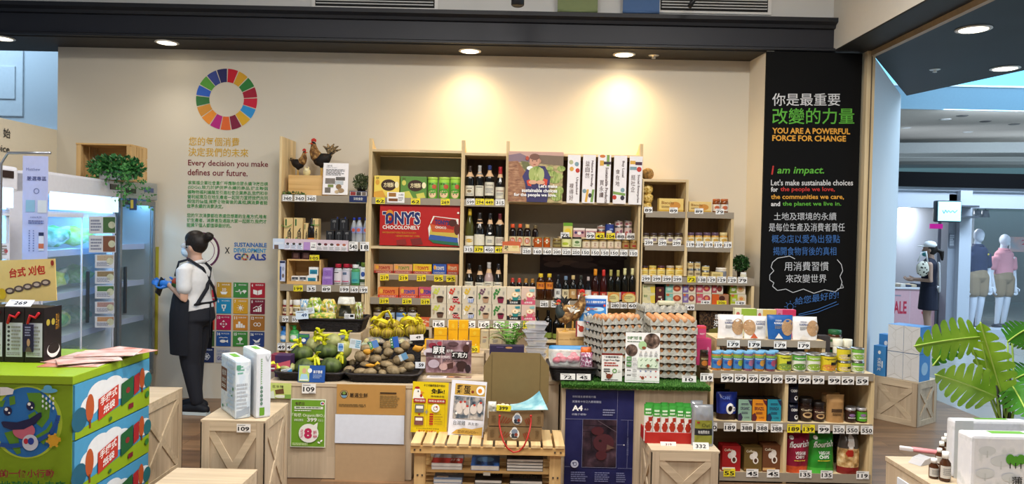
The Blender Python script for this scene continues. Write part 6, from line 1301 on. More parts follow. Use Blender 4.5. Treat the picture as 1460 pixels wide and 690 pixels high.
for s in(-1,1):
 for y in(.03,yb1-yb0-.06):
  mb=MB();a,b=sorted((s*(w-.025),s*(w-.095)));mb.box(a,y,0,b,y+.03,zb-.0205 if y>.1 else zb-.0655,PINEZ,.002)
  if y<.1:[mb.box((a+b)/2+q-.005,y-.003,zb-.21,(a+b)/2+q+.005,y+.001,zb-.2,mat('#4a4038',.4))for q in(-.012,.016)]
  mb.build('leg',parent=bn)
zl=zat(695,672.5,4.47);zl2=zl-.10
for z in(zl,zl2):
 for k in range(3):mb=MB();mb.box(-w+.028,.07+k*.09,z-.016,w-.028,.07+k*.09+.07,z,PINE);mb.build('shelf_slat',parent=bn)
BS=Sh(0,0,yb0+.06);BS.z=zl;BS2=Sh(0,0,yb0+.06);BS2.z=zl2
def book(label,l,r,S,n,th,cover,draw,depth=.20,inset=.01):
 Y=S.Y+inset;w=(r-l)*Y/F/2;x=P((l+r)/2,665,Y).x
 for i in range(n):
  t=thing('book',label if n==1 else f"{label}, {('lowest', 'second', 'third', 'topmost')[i if i < n - 1 else 3]} of the pile",'book',(x+.002*math.sin(i*3),Y,S.z+.001+i*(th+.0006)),.012*math.sin(i*5),'books on the bench shelf')
  mb=MB();mb.box(-w+.003,.002,.0016,w-.003,depth-.002,th-.0016,mat('#e9e6de',.8,var=.1,scale=300));mb.build('page_block',parent=t)
  mb=MB();mb.box(-w,0,0,w,depth,.0015,cover);mb.box(-w,0,th-.0015,w,depth,th,cover)
  cv=CV(mb,(0,0,100,100),lambda a,b,o:(-w+2*w*a,depth*b,th+o));draw(cv);mb.build('cover',parent=t)
book('red and white covered book on the upper bench shelf',614.5,659,BS,2,.02,mat('#b8b4b4'),lambda c:(c.rect(0,50,100,100,mat('#a82a24')),c.rect(0,0,100,50,mat('#8d8f92',var=.3)),c.text('好食',60,56,92,80,WHITE)))
book('blue covered book on the upper bench shelf',671,712,BS,1,.03,mat('#2f5fa8'),lambda c:(c.ell(50,40,30,26,mat('#5f94cc')),c.text('藍',20,60,50,90,mat('#16335f'))))
book('black covered book on the upper bench shelf',722,774.5,BS,4,.018,mat('#1a1616'),lambda c:(c.text('SPECIALTY',30,24,90,36,mat('#8a2a24')),c.lines(36,50,84,70,3,mat('#6a2a28'))))
book('pale blue magazine on the lowest bench shelf',618,659,BS2,2,.02,mat('#8fa4c4'),lambda c:(c.ell(60,40,24,20,mat('#c9d4e4')),c.rect(10,70,50,86,WHITE)))
book('black covered book with white writing on the lowest bench shelf',677,716,BS2,2,.02,mat('#26221e'),lambda c:(c.text('飲食革命',10,10,90,50,mat('#d9d4c4'),.02)))
book('dark picture book on the lowest bench shelf',727,774,BS2,2,.02,mat('#2a2a2a'),lambda c:c.lines(10,20,90,80,5,mat('#8a8478')))
stk('price_tag','tiny blank price slip on the bench shelf edge','price tag',689,673.5,699,678,yb0+.063,'#d4cdc0',lambda c:None)
# posters on the bench
def hen_poster(c):
 k,rd,w_=mat('#2a2408'),mat('#a8241c'),mat('#f0eee4')
 c.text('不食用籠飼雞蛋的理由!',601,548,632,551.6,k,.01);c.text('兔籠!',612,554,631.5,561.5,k,.03);c.text('給母雞自由',612,563.5,631,566.2,k,.01)
 c.ell(592,560,5,6,w_);c.poly([(587,560),(597,560),(603,569.5),(586,569.5)],w_);c.ell(592,553.5,3.6,1.8,rd);c.poly([(597,558),(602.5,560),(597,562)],mat('#d98a2a'));c.ell(598,564.5,1.8,2.4,rd);c.ell(593.5,558.5,1,1,INK,8)
 c.rect(587.5,568.5,605,574.5,rd);c.text('傳統籠飼',589,570,603.5,573,w_);c.rect(608,568.5,633.5,574.5,rd);c.text('無籠友善飼養',609.5,570,632,573,w_)
 c.rect(590,577,603,588.5,mat('#6a6a68',var=.4));c.rect(591.5,579,601.5,583,w_);c.rect(590,594,603,606,mat('#7a4a44',var=.4));c.rect(591.5,596,601.5,600,w_);c.ell(596.5,591,1.6,1.4,rd)
 c.rect(604.3,586.4,609.3,587.6,GREY);c.rect(606.2,584,607.4,590,GREY);c.ell(619.5,581.5,6,5.8,w_);c.ring(619.5,582,2.4,3,INK);c.ell(621,579.5,1.4,1.2,rd)
 for i in range(5):y=589+i*3.4;c.rect(611.5,y,617,y+2.3,rd);c.lines(618.5,y+.4,631,y+2.2,1,mat('#8a6a14'),i)
 c.rect(587.5,575.5,588,608,mat('#b8941c'));c.rect(604.6,575.5,605,608,mat('#b8941c'));c.rect(608,575.5,608.4,608,mat('#b8941c'));c.rect(633,575.5,633.4,608,mat('#b8941c'))
 c.text('從現在開始支持友善雞蛋',593,609.5,626,611.6,k);c.text('讓母雞走出籠子',596,612.5,622,615.3,rd,.02)
panel('poster','yellow hen welfare poster leaning on the slatted bench','poster',585.2,545,636.8,617,4.67,base=mat('#e3c818',.35),th=.004,lean=4,yaw=0,tilt=1.2,draw=hen_poster)
PHO=noisy('chicken_photo',[(.3,'#26303a'),(.45,'#5a6672'),(.6,'#b8b0a8'),(.75,'#e0dcd4')],22,.4)
def egg_poster(c):
 c.rect(643.5,548,687,564,mat('#c9a24a'));c.text('雞蛋',646,549.5,666,562.5,mat('#3a2c14'),.02);c.ell(669,558.5,2,2,mat('#7a2a1c'));c.ell(680,556,6,6.4,WHITE);c.ell(679.5,556.5,3,3.2,mat('#d98a1c'))
 c.rect(643,565.5,687,597.5,PHO)
 for x,y,a,b in((652,582,5,9),(662,585,4,7),(672,583,5,7),(681,580,4,8),(658,578,3,6)):c.ell(x,y,a,b,mat('#d9d0c8'));c.ell(x+1,y-b+1,1.8,1.6,mat('#b83a2c'))
 c.rect(665.5,565.5,666,597.5,WHITE);c.ell(648,590,1.6,1.6,WHITE)
 c.text('台灣雞',644.5,600,662,606.5,mat('#2a3440'));c.text('真友善!',666,601.5,681,605.5,mat('#2a3440'));c.poly([(643,619),(650,613),(660,610),(672,611),(687,607),(687,619)],mat('#c9a24a'));c.lines(652,613.5,682,618,3,mat('#7a5a1c'),5)
panel('framed_poster','white framed egg poster leaning beside the open carton','poster',638,543.5,688.5,622,4.61,base=mat('#e8eaf4',.35),th=.012,lean=5,tilt=3.2,draw=egg_poster,backing=mat('#dfe2ee',.3))
# stacked gift cartons
KC=mat('#7f6644',.7,var=.08);KCI=mat('#7d6a42',.75,var=.06);RDR=mat('#b5251f',.5)
yc=4.50;xc0,xc1=xat(694.5,620,yc),xat(772.5,620,yc);w=(xc1-xc0)/2;h1=zat(733,608,yc)-zb;dz_=.25
def cface(c):c.text('有機糙米',5,22,13,82,mat('#5f482a'),0,rot=0);c.text('友善耕作',88,20,95,84,mat('#5f482a'));[c.line([(22+q*4,80),(28+q*5,30+q*6)],2,mat('#8a3a20'))for q in range(4)];[c.line([(78-q*4,84),(72-q*3,36+q*6)],2,mat('#8a3a20'))for q in range(3)]
def pear(c,cx=50,cy=46):c.ell(cx,cy+6,9,36,mat('#dfe0dc'));c.ell(cx,cy-22,5,20,mat('#dfe0dc'));c.ell(cx,cy-10,5.6,18,mat('#7a8aa0'));c.ell(cx-3,cy+14,3,12,mat('#2a3440'));c.ell(cx+3,cy+10,3,12,mat('#8a3a2c'));c.ell(cx,cy+28,6,6,mat('#2a3440'))
lc=thing('gift_carton','closed brown gift carton at the bottom, on the slatted bench','carton',((xc0+xc1)/2,yc,zb+.001),0,'brown gift cartons')
mb=MB();mb.box(-w,0,0,w,dz_,h1-.006,KC,.002);cv=CV(mb,(0,0,100,100),flat(2*w,h1));cface(cv);mb.build('box_body',parent=lc)
mb=MB();cv=CV(mb,(0,0,100,100),flat(2*w,h1));cv.off=.0016;pear(cv);mb.build('round_seal',parent=lc)
uc=thing('gift_carton','open brown gift carton with raised lid on top of the closed one','carton',((xc0+xc1)/2+.008,yc,zb+h1+.001),0,'brown gift cartons');h2=h1*.98
mb=MB();mb.box(-w,0,0,w,.004,h2,KC);mb.box(-w,dz_-.004,0,w,dz_,h2,KC);mb.box(-w,.004,0,-w+.004,dz_-.004,h2,KC);mb.box(w-.004,.004,0,w,dz_-.004,h2,KC);mb.box(-w+.004,.004,0,w-.004,dz_-.004,.004,KC)
cv=CV(mb,(0,0,100,100),flat(2*w,h2));cface(cv);mb.build('box_body',parent=uc)
mb=MB();cv=CV(mb,(0,0,100,100),flat(2*w,h2));cv.off=.0016;pear(cv,52);mb.build('round_seal',parent=uc)
yl=yc+dz_;o=Vector(uc.location)
pts=[(P(px,py,yl)-o)for px,py in((697,583),(689.5,566),(689.5,522),(700.5,502),(770,503.5),(783,522),(782,573),(771,585))]
mb=MB();mb.prism([(p.x,p.z)for p in pts],yl-yc+.001,yl-yc+.005,KCI,'y')
for px,s in((701,1),(770,-1)):q=P(px,540,yl)-o;mb.box(q.x-.001,yl-yc-.0008,P(px,575,yl).z-o.z,q.x+.001,yl-yc+.001,P(px,505,yl).z-o.z,mat('#5f5030'))
mb.build('raised_lid',parent=uc)
hd=thing('rope_handle','red rope handle drooping in front of the gift cartons','rope',P(734,594,yc-.012))
pts=[P(px,py,yc-.015 if py<612 else 4.408 if py>622 else 4.44)-Vector(hd.location)for px,py in((712.5,593),(711.5,603),(714,616),(717.5,629),(723.5,639),(732,645),(740,643.5),(747,636),(752,625),(755.5,612),(757,602),(757,593))]
mb=MB();mb.tube(pts,.0048,RDR,8,True);mb.build('rope',parent=hd)
mb=MB();[mb.ell(p,(.008,.008,.008),RDR,8,6)for p in(pts[0],pts[-1])];mb.build('knot',parent=hd)
pouch('crumpled clear packet sticking out of the open carton',695.5,708,566,(lambda s:s)(Sh(0,0,yc)),.05,lambda u,v:PLAS,inset=.03,dz=0,name='clear_packet',seed=4,h=.10).location.z=zb+h1+h2*.45
for i in range(3):
 mb=MB();mb.ell((0,0,0),(.020,.018,.018),mat('#d9cda8',.5),12,8);mb.build('rice_packet',f"cream rice packet inside the open carton, {ORD[i]} from left",'packet','rice packets in the carton',loc=P(711+i*6,580-i%2,yc+.05+.02*i))
stk('price_tag','yellow 399 card in the open carton','price tag',707.5,578,728.5,586,yc-.006,'#e6dc2a',lambda c:c.text('399',711.5,579.5,724,584.5,INK,.03),tilt=2)
mb=MB();vs=[];n=10
for i in range(n+1):
 u=i/n;a=P(727.5+54*u,585-1*u,yc-.01);b=P(727.5+41.5*u,576-19*u**2.2,yc+.16);vs+=[a,a.lerp(b,.5)+Vector((0,0,-.012*math.sin(u*3.1))),b]
fsx=[(3*i+k,3*i+3+k,3*i+4+k,3*i+1+k)for i in range(n)for k in(0,1)]
LEAF=noisy('teal_leaflet_print',[(.3,'#3f86a0'),(.5,'#8fc0c8'),(.7,'#cfe4e0')],9,.35)
o0=vs[0].copy();mb.add([v-o0 for v in vs],fsx,LEAF,True);mb.add([v-o0+Vector((0,.001,-.0015))for v in vs],[f[::-1]for f in fsx],mat('#e6eee8',.4),True)
mb.build('leaflet','teal printed leaflet curling out of the open carton','leaflet',loc=o0)
# ------------------------------------------------------------------ turf and eggs
xg0,xg1=T3.x0-.004,xat(1013,551,4.70);zt3=T3.z;gd=thing('artificial_turf','artificial green turf mat covering the egg counter','mat',(0,0,0))
mb=MB();GR=mat('#2f5a1c',.8,var=.2,scale=60);mb.box(xg0,4.695,zt3+.001,xg1,5.58,zt3+.010,GR);mb.box(xg0,4.695,zt3-.012,xg1,4.705,zt3+.001,GR);mb.build('mat_base',parent=gd)
mb=MB();rd=random.Random(3);gm=[mat('#3f7a24',.6),mat('#57943a',.6),mat('#2c5a18',.6),mat('#76a850',.6)]
for i in range(9000):
 x=rd.uniform(xg0,xg1);e=rd.random()
 if e<.42:y=4.694;z=zt3+rd.uniform(-.016,.012);d=Vector((rd.uniform(-.5,.5),-1,rd.uniform(-.6,.8)))
 else:y=4.70+(.86*rd.random()**1.8);z=zt3+.009;d=Vector((rd.uniform(-.6,.6),rd.uniform(-.6,.6),1))
 d=d.normalized()*rd.uniform(.010,.018);s=d.cross(Vector((rd.random(),rd.random(),rd.random()))).normalized()*.0016;p=Vector((x,y,z))
 mb.add([p-s,p+s,p+d],[(0,1,2)],gm[i%4])
o=mb.build('grass_blades',parent=gd);o['kind']='stuff'
ST=Sh(0,0,4.70);ST.z=zt3+.0115
PULP=noisy('grey_pulp_tray',[(.3,'#8f8d84'),(.6,'#b0aea4'),(.8,'#c4c2b8')],50,.9,bump=.2);EGG=[mat('#c08a5c',.45,var=.08,scale=20),mat('#b47a4c',.45,var=.08,scale=20),mat('#cc9a70',.45,var=.08,scale=20)]
PT=.0515
def tray_mesh(nx,ny):
 mb=MB();k=8;A=.026;W,D=nx*k,ny*k;vs=[]
 for j in range(D+1):
  for i in range(W+1):
   x,y=i/k*PT,j/k*PT;c=math.cos(2*math.pi*(i/k-.5))+math.cos(2*math.pi*(j/k-.5))
   z=max(.0,.016-A*.5*c)
   vs.append((x-nx*PT/2,y,z))
 top=len(vs);off=[(x,y,z-.003)for x,y,z in vs]
 fs=[(j*(W+1)+i,j*(W+1)+i+1,(j+1)*(W+1)+i+1,(j+1)*(W+1)+i)for j in range(D)for i in range(W)]
 mb.add(vs,fs,PULP,True);mb.add(off,[f[::-1]for f in fs],PULP,True)
 # rolled outer rim following the waves
 for side in range(4):
  idx=[i for i in range(W+1)]if side==0 else[D*(W+1)+i for i in range(W+1)]if side==1 else[j*(W+1)for j in range(D+1)]if side==2 else[j*(W+1)+W for j in range(D+1)]
  dx,dy=((0,-1),(0,1),(-1,0),(1,0))[side];q=[vs[i]for i in idx];r_=[(a+dx*.005,b+dy*.005,-.001-(c-.016)*.2)for a,b,c in q];n=len(q)
  mb.add(q+r_,[(i,i+1,n+i+1,n+i)for i in range(n-1)],PULP,True)
 return mb
eggme={}
def egg_stack(tag_,loc,rz,levels,front,top_rows,nx=6,ny=5,pitch=.0495,tilt=0):
 t0=None;rot=Matrix.Rotation(rz,3,'Z')
 for k in range(levels):
  jig=Vector((.004*math.sin(k*2.3),.004*math.cos(k*1.7),0))
  p=Vector(loc)+jig+Vector((0,0,k*pitch))
  nm='topmost' if k==levels-1 else('lowest' if k==0 else ORD[k]+' from the bottom');lab=f"grey pulp egg tray, {nm} in the {tag_} egg stack"
  rz_=rz+.03*math.sin(k*3.1)
  if t0 is None:t0=tray_mesh(nx,ny).build('egg_tray',lab,'egg tray','grey egg trays',loc=p,rot=(0,0,rz_))
  else:c=t0.copy();COL.objects.link(c);c.location=p;c.rotation_euler=(0,0,rz_);c['label']=lab
  rows=range(top_rows)if k==levels-1 else range(1)
  for j in rows:
   for i in range(nx):
    if k<levels-1 and not front:continue
    lx,ly=(i+.5-nx/2)*PT,(j+.5)*PT;e=(i*7+j*3+k)%3
    pos=p+Matrix.Rotation(rz_,3,'Z')@Vector((lx,ly,.0238 if k<levels-1 else .032))
    lab=f"brown egg, {ORD[i]} from left in row {ORD[j]} from the front, top of the {tag_} stack" if k==levels-1 else f"brown egg, {ORD[i]} from left in the {nm} tray of the {tag_} stack"
    if e not in eggme:
     q=MB();q.lathe([(.0005,-.0225)]+[(.0198*math.sin(a),-.0225*math.cos(a)if a<1.57 else-.0245*math.cos(a))for a in[z*.19 for z in range(1,16)]]+[(.0005,.0245)],EGG[e],14)
     o=q.build('egg',lab,'egg','brown eggs in the trays',loc=pos,rot=(.1*math.sin(i*5+k),.1*math.cos(j*3+i),0));eggme[e]=o
    else:o=eggme[e].copy();COL.objects.link(o);o.location=pos;o.rotation_euler=(.12*math.sin(i*5+k),.12*math.cos(j*3+i),0);o['label']=lab
    if k==levels-1:o.scale=(1.12,)*3
xl,xr=xat(888,500,4.9),xat(957,500,4.9)
egg_stack('left',(xl,4.93,ST.z+.017),R(22),8,True,3)
egg_stack('right',(xr+.012,4.90,ST.z+.017),R(-2),8,True,5,tilt=0)
egg_stack('rear',(xat(944,450,5.4),5.27,ST.z+.017),R(3),9,False,0)
mb=MB();mb.box(-.06,0,0,.06,.07,.03,mat('#c9c4a8',.7),.012);mb.build('paper_packet','small cream packet lying on the rear egg tray','packet',loc=(xat(949,445,5.4),5.36,ST.z+.012+8*.0495+.042))
def small_card(c):c.rect(857.3,500,886.8,502.8,mat('#7a2a20'));c.text('「非籠飼雞蛋」',861,504,883,507,INK,.01);c.text('Cage Free Eggs',860,508.5,883,511.5,INK,.02);c.lines(861,513,883,520,2,mat('#a83a2c'),2);c.lines(860.5,522,870,528,2,INK,3);c.ring(876,525,2,3.2,mat('#5a9a3c'));c.rect(880.5,523,884,526.5,mat('#d4d4cc'));c.ell(868,533,4,3.6,mat('#7a3420'));c.poly([(864,530),(862,526.5),(867,530)],mat('#7a3420'));c.poly([(871,531),(874,528),(872.5,534)],mat('#8a4428'));c.lines(862,537.5,882,539.5,1,INK)
panel('sign_card','small white cage free egg card standing on the turf','sign',857.3,500,886.8,540,4.78,base=mat('#ecebe6',.4),th=.004,draw=small_card,backing=mat('#3a2a4a'),loc=(xat(872,540,4.78),4.78,ST.z+.008))
HP=noisy('hen_photo',[(.35,'#2a201c'),(.55,'#6a5448'),(.7,'#a89488')],30,.5)
def big_card(c):
 c.text('非籠飼雞蛋',893,478.5,914,483.5,mat('#4f7a44'),.02);c.lines(893,485.5,914,488,1,mat('#5a6a54'))
 c.ell(928.5,484.5,11.5,11,HP,28);c.ell(899.5,498.5,8.6,8.6,HP,28);c.ell(915,491,6,6,mat('#a8c894'));c.ell(917,494.5,3,2,mat('#8a4a2c'))
 for i in range(4):c.ell(913+i*7.2,500,1.4,1.4,mat('#c9c4c0'));c.lines(910.5+i*7.2,503,915.5+i*7.2,507.5,3,GREY,i)
 c.rect(892.5,507.5,899.5,513.5,mat('#4f8a48'));c.rect(892.5,515.5,899.5,521.5,mat('#4f8a48'));c.text('放牧',893.5,509,898.5,512,WHITE);c.text('平飼',893.5,517,898.5,520,WHITE);c.rect(908.5,508.5,938,523,mat('#d4e4cc'))
 for j in range(2):
  for i in range(4):c.line([(912+i*7,511.5+j*7.6),(913+i*7,513+j*7.6),(915+i*7,510+j*7.6)],.6,mat('#3a6a3a'))
 for y in(509,516.5,525,532):c.lines(901,y,907.5,y+4.5,3,GREY,int(y))
 c.lines(893,526,899,529,1,INK);c.lines(893,533,899,536,1,INK)
 for j in range(2):
  for i in range(4):c.ell(912.5+i*7.2,527.5+j*8,1.3,1,mat('#5a6a9a' if i<3 and j==0 else '#b8403c'),10)
 c.ell(923,519.5,2.4,2.4,mat('#8a4a2c'));c.ell(936,511,2.2,1.8,mat('#7a4a3c'));c.ell(915.5,537,2.4,2.4,mat('#8a4a2c'));c.rect(891.5,541,939.5,541.5,mat('#4f8a48'))
panel('sign_card','tall white hen comparison chart leaning on the egg trays','sign',890.8,473,940,544,4.755,base=mat('#e9e9e6',.4),th=.005,lean=4,tilt=.5,draw=big_card,loc=(xat(915.4,544,4.755),4.755,ST.z+.008))
tags([(972,993,'10')],536,545,4.735,'in front of the right egg stack',group='price cards on the counters')
tags([(798.5,820.5,'72'),(821.5,842.5,'45')],532.5,541.5,4.735,'on the turf in front of the pink fruit basket',group='price cards on the counters')
# pink fruit basket
wicker('black woven basket of pink wrapped fruit on the turf',783,852,517,ST,.06,.30,.095)
FB=Sh(0,0,4.80);FB.z=ST.z+.055
PNK=mat('#c8405c',.3,var=.15)
for i,(px,py)in enumerate(((793.5,514),(803,512.5),(813,512),(822.5,512),(798,508),(818,507))):
 mb=MB();mb.ell((0,0,0),(.027,.025,.024),PNK,14,10,.08,i);mb.build('pink_fruit',f"pink fruit, {ORD[i if i < 4 else i - 4]} from left in the {'front' if i < 4 else 'back'} row of the basket",'fruit','pink wrapped fruits',loc=P(px,py,4.92+.06*(i>3)))
pouch('clear film over the pink fruits',788,828,504,FB,.10,lambda u,v:FILM,inset=.06,name='film_wrap',seed=2)
pouch('purple pink packet at the right end of the fruit basket',828,846,503.5,FB,.07,fq(mat('#8a4a68',.3),mat('#a8788c',.3),mat('#d4ccd4',.3)),inset=.07,name='fruit_packet',seed=6)
pouch('orange packet behind the purple packet',829,843.5,495,FB,.04,lambda u,v:mat('#d9661c',.35),inset=.18,name='fruit_packet',seed=3)
pouch('blue topped clear packet at the back of the fruit basket',784,837,493,FB,.04,lambda u,v:mat('#3f8ac0',.35)if v>.8 else PLAS,inset=.20,name='fruit_packet',seed=9)
# hens on their box
zh=zat(816,474.5,5.16);mb=MB();x0,x1=xat(796,480,5.16),xat(838,480,5.16);mb.box(x0,5.16,ST.z+.002,x1,5.40,zh,PINE,.003)
cv=CV(mb,(796,474.5,838,494),lambda a,b,o:(x0+(x1-x0)*a,5.16-o,zh-(1-b)*(494-474.5)*5.16/F));cv.text('放山雞',812,482,820,485,mat('#9a7444'));cv.lines(797,484,837,485,1,mat('#a87c44'))
mb.build('wooden_box','pine box behind the fruit basket carrying the hen models','box')
def hen_at(px,ptop,Y,label,facing,**k):
 x,z1=xat(px,ptop,Y),zat(px,ptop,Y);return rooster(label,(x,Y,zh+.001),(z1-zh)/.97,facing,**k)
WT=noisy('black_white_tail',[(.42,'#101010'),(.5,'#d9d4c8')],12,.6,(1,1,5))
hen_at(807,428,5.22,'front brown hen model with red face on the pine box',-1,body=FEB,neck=mat('#2a3230',.5),tail=WT,tailup=.8)
hen_at(817,413,5.32,'taller brown rooster model with red comb behind the front hen',1,body=FEB,neck=FEB,tail=mat('#1d2022',.5),tailup=.9)
panel('sign_card','small white card with a red hen drawing beside the pine box','sign',821,460,836,482,5.20,base=mat('#e4dcd4'),th=.004,draw=lambda c:(c.ell(829,471,4,4.4,mat('#a83a2a')),c.poly([(825,468),(823,464),(828,467)],mat('#a83a2a')),c.rect(821,460,823,482,mat('#8a2a2a'))),loc=(xat(828.5,470,5.12),5.12,zh-.0-.02))
def bluep(c):
 c.rect(824,421,865,423.5,mat('#e6ecf2'));c.rect(825,425,864,470,mat('#3f8ad0'));c.poly([(825,425),(864,425),(864,436),(850,440),(838,434),(825,442)],mat('#2f6fc0'));c.ell(853,440,8,3,mat('#bcdcf0'));c.ell(832,444,6,2,mat('#d4e8f4'));c.ell(829.5,431.5,3.2,3.2,mat('#20303a'));c.ell(829.5,431.5,2.2,2.2,mat('#dfe4e8'))
 c.text('跟上食農教育的腳步',835,428,863,431.5,WHITE,.01);c.rect(835,433,860,436,mat('#203f8a'));c.ell(861.5,434.5,1.6,1.8,mat('#d9482c'))
 for y,q in((440,'#d9763c'),(447,'#4a8ad0'),(454,'#8a943c'),(461,'#a84a5a')):c.ell(838,y,3,2.6,mat(q));c.ell(838,y,1.4,1.2,WHITE);c.lines(842,y-1.4,852,y+1.4,2,mat(q),int(y))
panel('poster','blue sky poster in a clear stand beside the rooster models','poster',823,420,866,500,5.27,base=mat('#e3ecf2',.3),th=.006,lean=4,draw=bluep,loc=(xat(844.5,540,5.27),5.33,zat(844.5,500,5.33)))
# front poster of the egg counter
NV=noisy('navy_poster_print',[(.3,'#14173a'),(.5,'#1d2150'),(.7,'#282c5c')],5,.35);DHEN=noisy('dim_hen_photo',[(.35,'#14101c'),(.55,'#3a2a34'),(.7,'#5a4450')],12,.4)
def a4(c):
 w_=mat('#b9bccf');c.text('你知道生產環境片雞',813,563,846.5,566.2,w_);c.text('其實有十分之九都是關在',813,570,854.5,573.3,w_);c.text('A4',813,577,828,585,WHITE,.04);c.text('大小',830,581,836.5,584,w_);c.text('的籠子裡嗎?',813,588.5,833.5,591.5,w_);c.lines(857,582,875.5,592.5,3,mat('#8084a4'),3)
 c.rect(828.5,597,877.5,666,DHEN);ln=mat('#7d80a0')
 for l,t_,r,b in((803.5,596.4,877.8,596.9),(877.4,555,877.8,666),(883,596.6,901,597),(828.2,597,828.6,666),(828.5,665.6,877.5,666),(893,597,893.4,620),(893,648,893.4,666),(880,666,901,666.4),(804,665,812,665.4),(878,632,888,632.4)):c.rect(l,t_,r,b,ln)
 c.ell(859,630,15,13,mat('#4a2028'));c.ell(850,613,9,6,mat('#4a1c24'));c.ell(856,648,8,7,mat('#4a1c24'));c.poly([(864,632),(875,637),(863,640)],mat('#6a5044'));c.ell(854,627,2,1.8,mat('#1a0c10'));c.line([(829,605),(877,606)],.9,mat('#0e0c14'));c.line([(829,614),(841,614),(842,640)],.9,mat('#0e0c14'));c.line([(850,598),(877,614)],.6,mat('#6a5c64'))
 c.ell(818,661,5.6,5.6,mat('#b4b8cc'));c.ring(818.5,661,2,2.8,mat('#26284e'));c.ell(816,659.5,1.2,1,mat('#26284e'));c.ell(888,632.2,.8,.8,WHITE)
 c.text('大約雞隻的活動空間',892,621,894.4,647,ln,0,rot=90)
 for x0,x1 in((813,839),(847,871),(878,892)):c.lines(x0,672,x1,687,5,mat('#6a6e94'),int(x0))
panel('poster','navy poster with a caged hen and A4 heading on the egg counter front','poster',803.5,554.5,901.5,695,4.714,base=NV,th=.004,draw=a4)
# ------------------------------------------------------------------ cross braced crates
def xcrate(label,x0,x1,y0,y1,h,loc=None,rz=0,top=None,group='cross braced wooden crates'):
 """crate standing on the floor with its near left corner at (x0, y0)"""
 t=thing('wooden_crate',label,'crate',(x0,y0,.001),rz,group);w,d=x1-x0,y1-y0;g=.010;fw=.05
 mb=MB();mb.box(g,g,0,w-g,d-g,h-.012,ASH);mb.build('body',parent=t)
 mb=MB();mb.box(0,0,h-.012,w,d,h,ASHX,.002);mb.build('lid_board',parent=t)
 for nm_,W,Mx in(('front',w,Matrix.Identity(4)),('rear',w,Matrix.Translation((w,d,0))@Matrix.Rotation(math.pi,4,'Z')),('side',d,Matrix.Translation((0,d,0))@Matrix.Rotation(-math.pi/2,4,'Z')),('side',d,Matrix.Translation((w,0,0))@Matrix.Rotation(math.pi/2,4,'Z'))):
  mb=MB();mb.T=Mx
  mb.box(0,0,0,fw,g-.001,h-.012,ASH,.0015);mb.box(W-fw,0,0,W,g-.001,h-.012,ASH,.0015);mb.box(fw,0,h-.012-fw,W-fw,g-.001,h-.0125,ASHX,.0015);mb.box(fw,0,0,W-fw,g-.001,fw,ASHX,.0015);mb.build(nm_+'_frame',parent=t)
  a,b,c_,e=fw,W-fw,fw,h-.012-fw;hw=.021/math.sin(math.atan2(e-c_,b-a)+1e-6)*.9
  mb=MB();mb.T=Mx;q=.03
  mb.prism([(a,c_),(a+q,c_),(b,e-q),(b,e),(b-q,e),(a,c_+q)],.001,g-.001,ASHX,'y');mb.build(nm_+'_brace',parent=t)
  mb=MB();mb.T=Mx;mb.prism([(b,c_),(b,c_+q),(a+q,e),(a,e),(a,e-q),(b-q,c_)],.0025,g-.0005,ASHX,'y');mb.build(nm_+'_brace',parent=t)
 return h
hc=zat(977,642.5,4.2);x0,x1=xat(928.4,642,4.2),xat(1026.8,642,4.2)
xcrate('cross braced crate with a red tray and silver pouch in front of the egg counter',x0,x1,4.2,4.56,hc)
CS=Sh(0,0,4.22);CS.z=hc+.0015
xa,xb=xat(919.7,625,4.33),xat(987.6,625,4.33);zt_=zat(950,617,4.33)-CS.z
tr=thing('display_tray','red open tray of jelly sticks on the cross braced crate','tray',(xa,4.33,CS.z));w=xb-xa;RDT=mat('#b0221c',.5)
for q in((0,0,0,w,.006,zt_),(0,.15,0,w,.156,zt_),(0,.006,0,.006,.15,zt_+.01),(w-.006,.006,0,w,.15,zt_+.01),(.006,.006,0,w-.006,.15,.006)):mb=MB();mb.box(*q,RDT);mb.build('panel',parent=tr)
TOM=mat('#a8301c',.35)
def stick(u,v):return mat('#3f9a3c',.35)if v>.74 else mat('#5ab04a',.35)if v>.68 else TOM if(u-.5)**2/.15+(v-.40)**2/.02<1 or(u-.75)**2/.08+(v-.60)**2/.005<1 else mat('#e4e2dc',.35)
TS=Sh(0,0,4.34);TS.z=CS.z+.007
for i,(l,r,t_)in enumerate(((918.9,931.4,576),(932,942.6,578.5),(943.6,953.8,579),(954.4,964.6,578),(965.3,976.3,580),(976.9,987,581))):
 pouch(f"green topped jelly stick with tomato print, {ORD[i]} from left in the front row",l,r,t_,TS,.018,stick,name='snack_stick',group='tomato jelly sticks',seed=i,nz=.05,nx=12,ny=26,draw=lambda c:c.lines(14,12,86,30,2,mat('#d9ecd0'),3),inset=.002,cat='snack stick')
for i in range(6):
 pouch(f"green topped jelly stick, {ORD[i]} from left in the rear row",921+i*10.6,932+i*10.6,574+i%2,TS,.018,stick,name='snack_stick',group='tomato jelly sticks',seed=i+9,nz=.05,nx=8,ny=16,inset=.06,cat='snack stick')
SIL=mat('#8d9095',.25,.5)
def oat(u,v):return mat('#8a8a34',.4)if .12<u<.88 and .08<v<.62 and not .28<v<.42 else mat('#23262a',.4)if .12<u<.88 and .28<=v<=.42 else mat('#a4a7ac',.2,.4)
pouch('silver zip pouch with an olive label on the cross braced crate',989.5,1019.5,578,CS,.06,oat,name='zip_pouch',seed=4,inset=.06,draw=lambda c:(c.text('有機燕麥飲',24,61,76,69,WHITE),c.rect(18,40,30,44,mat('#a82a2a')),c.text('Oat',40,44,78,52,mat('#3a3c14'))),nx=20,ny=30,nz=.15)
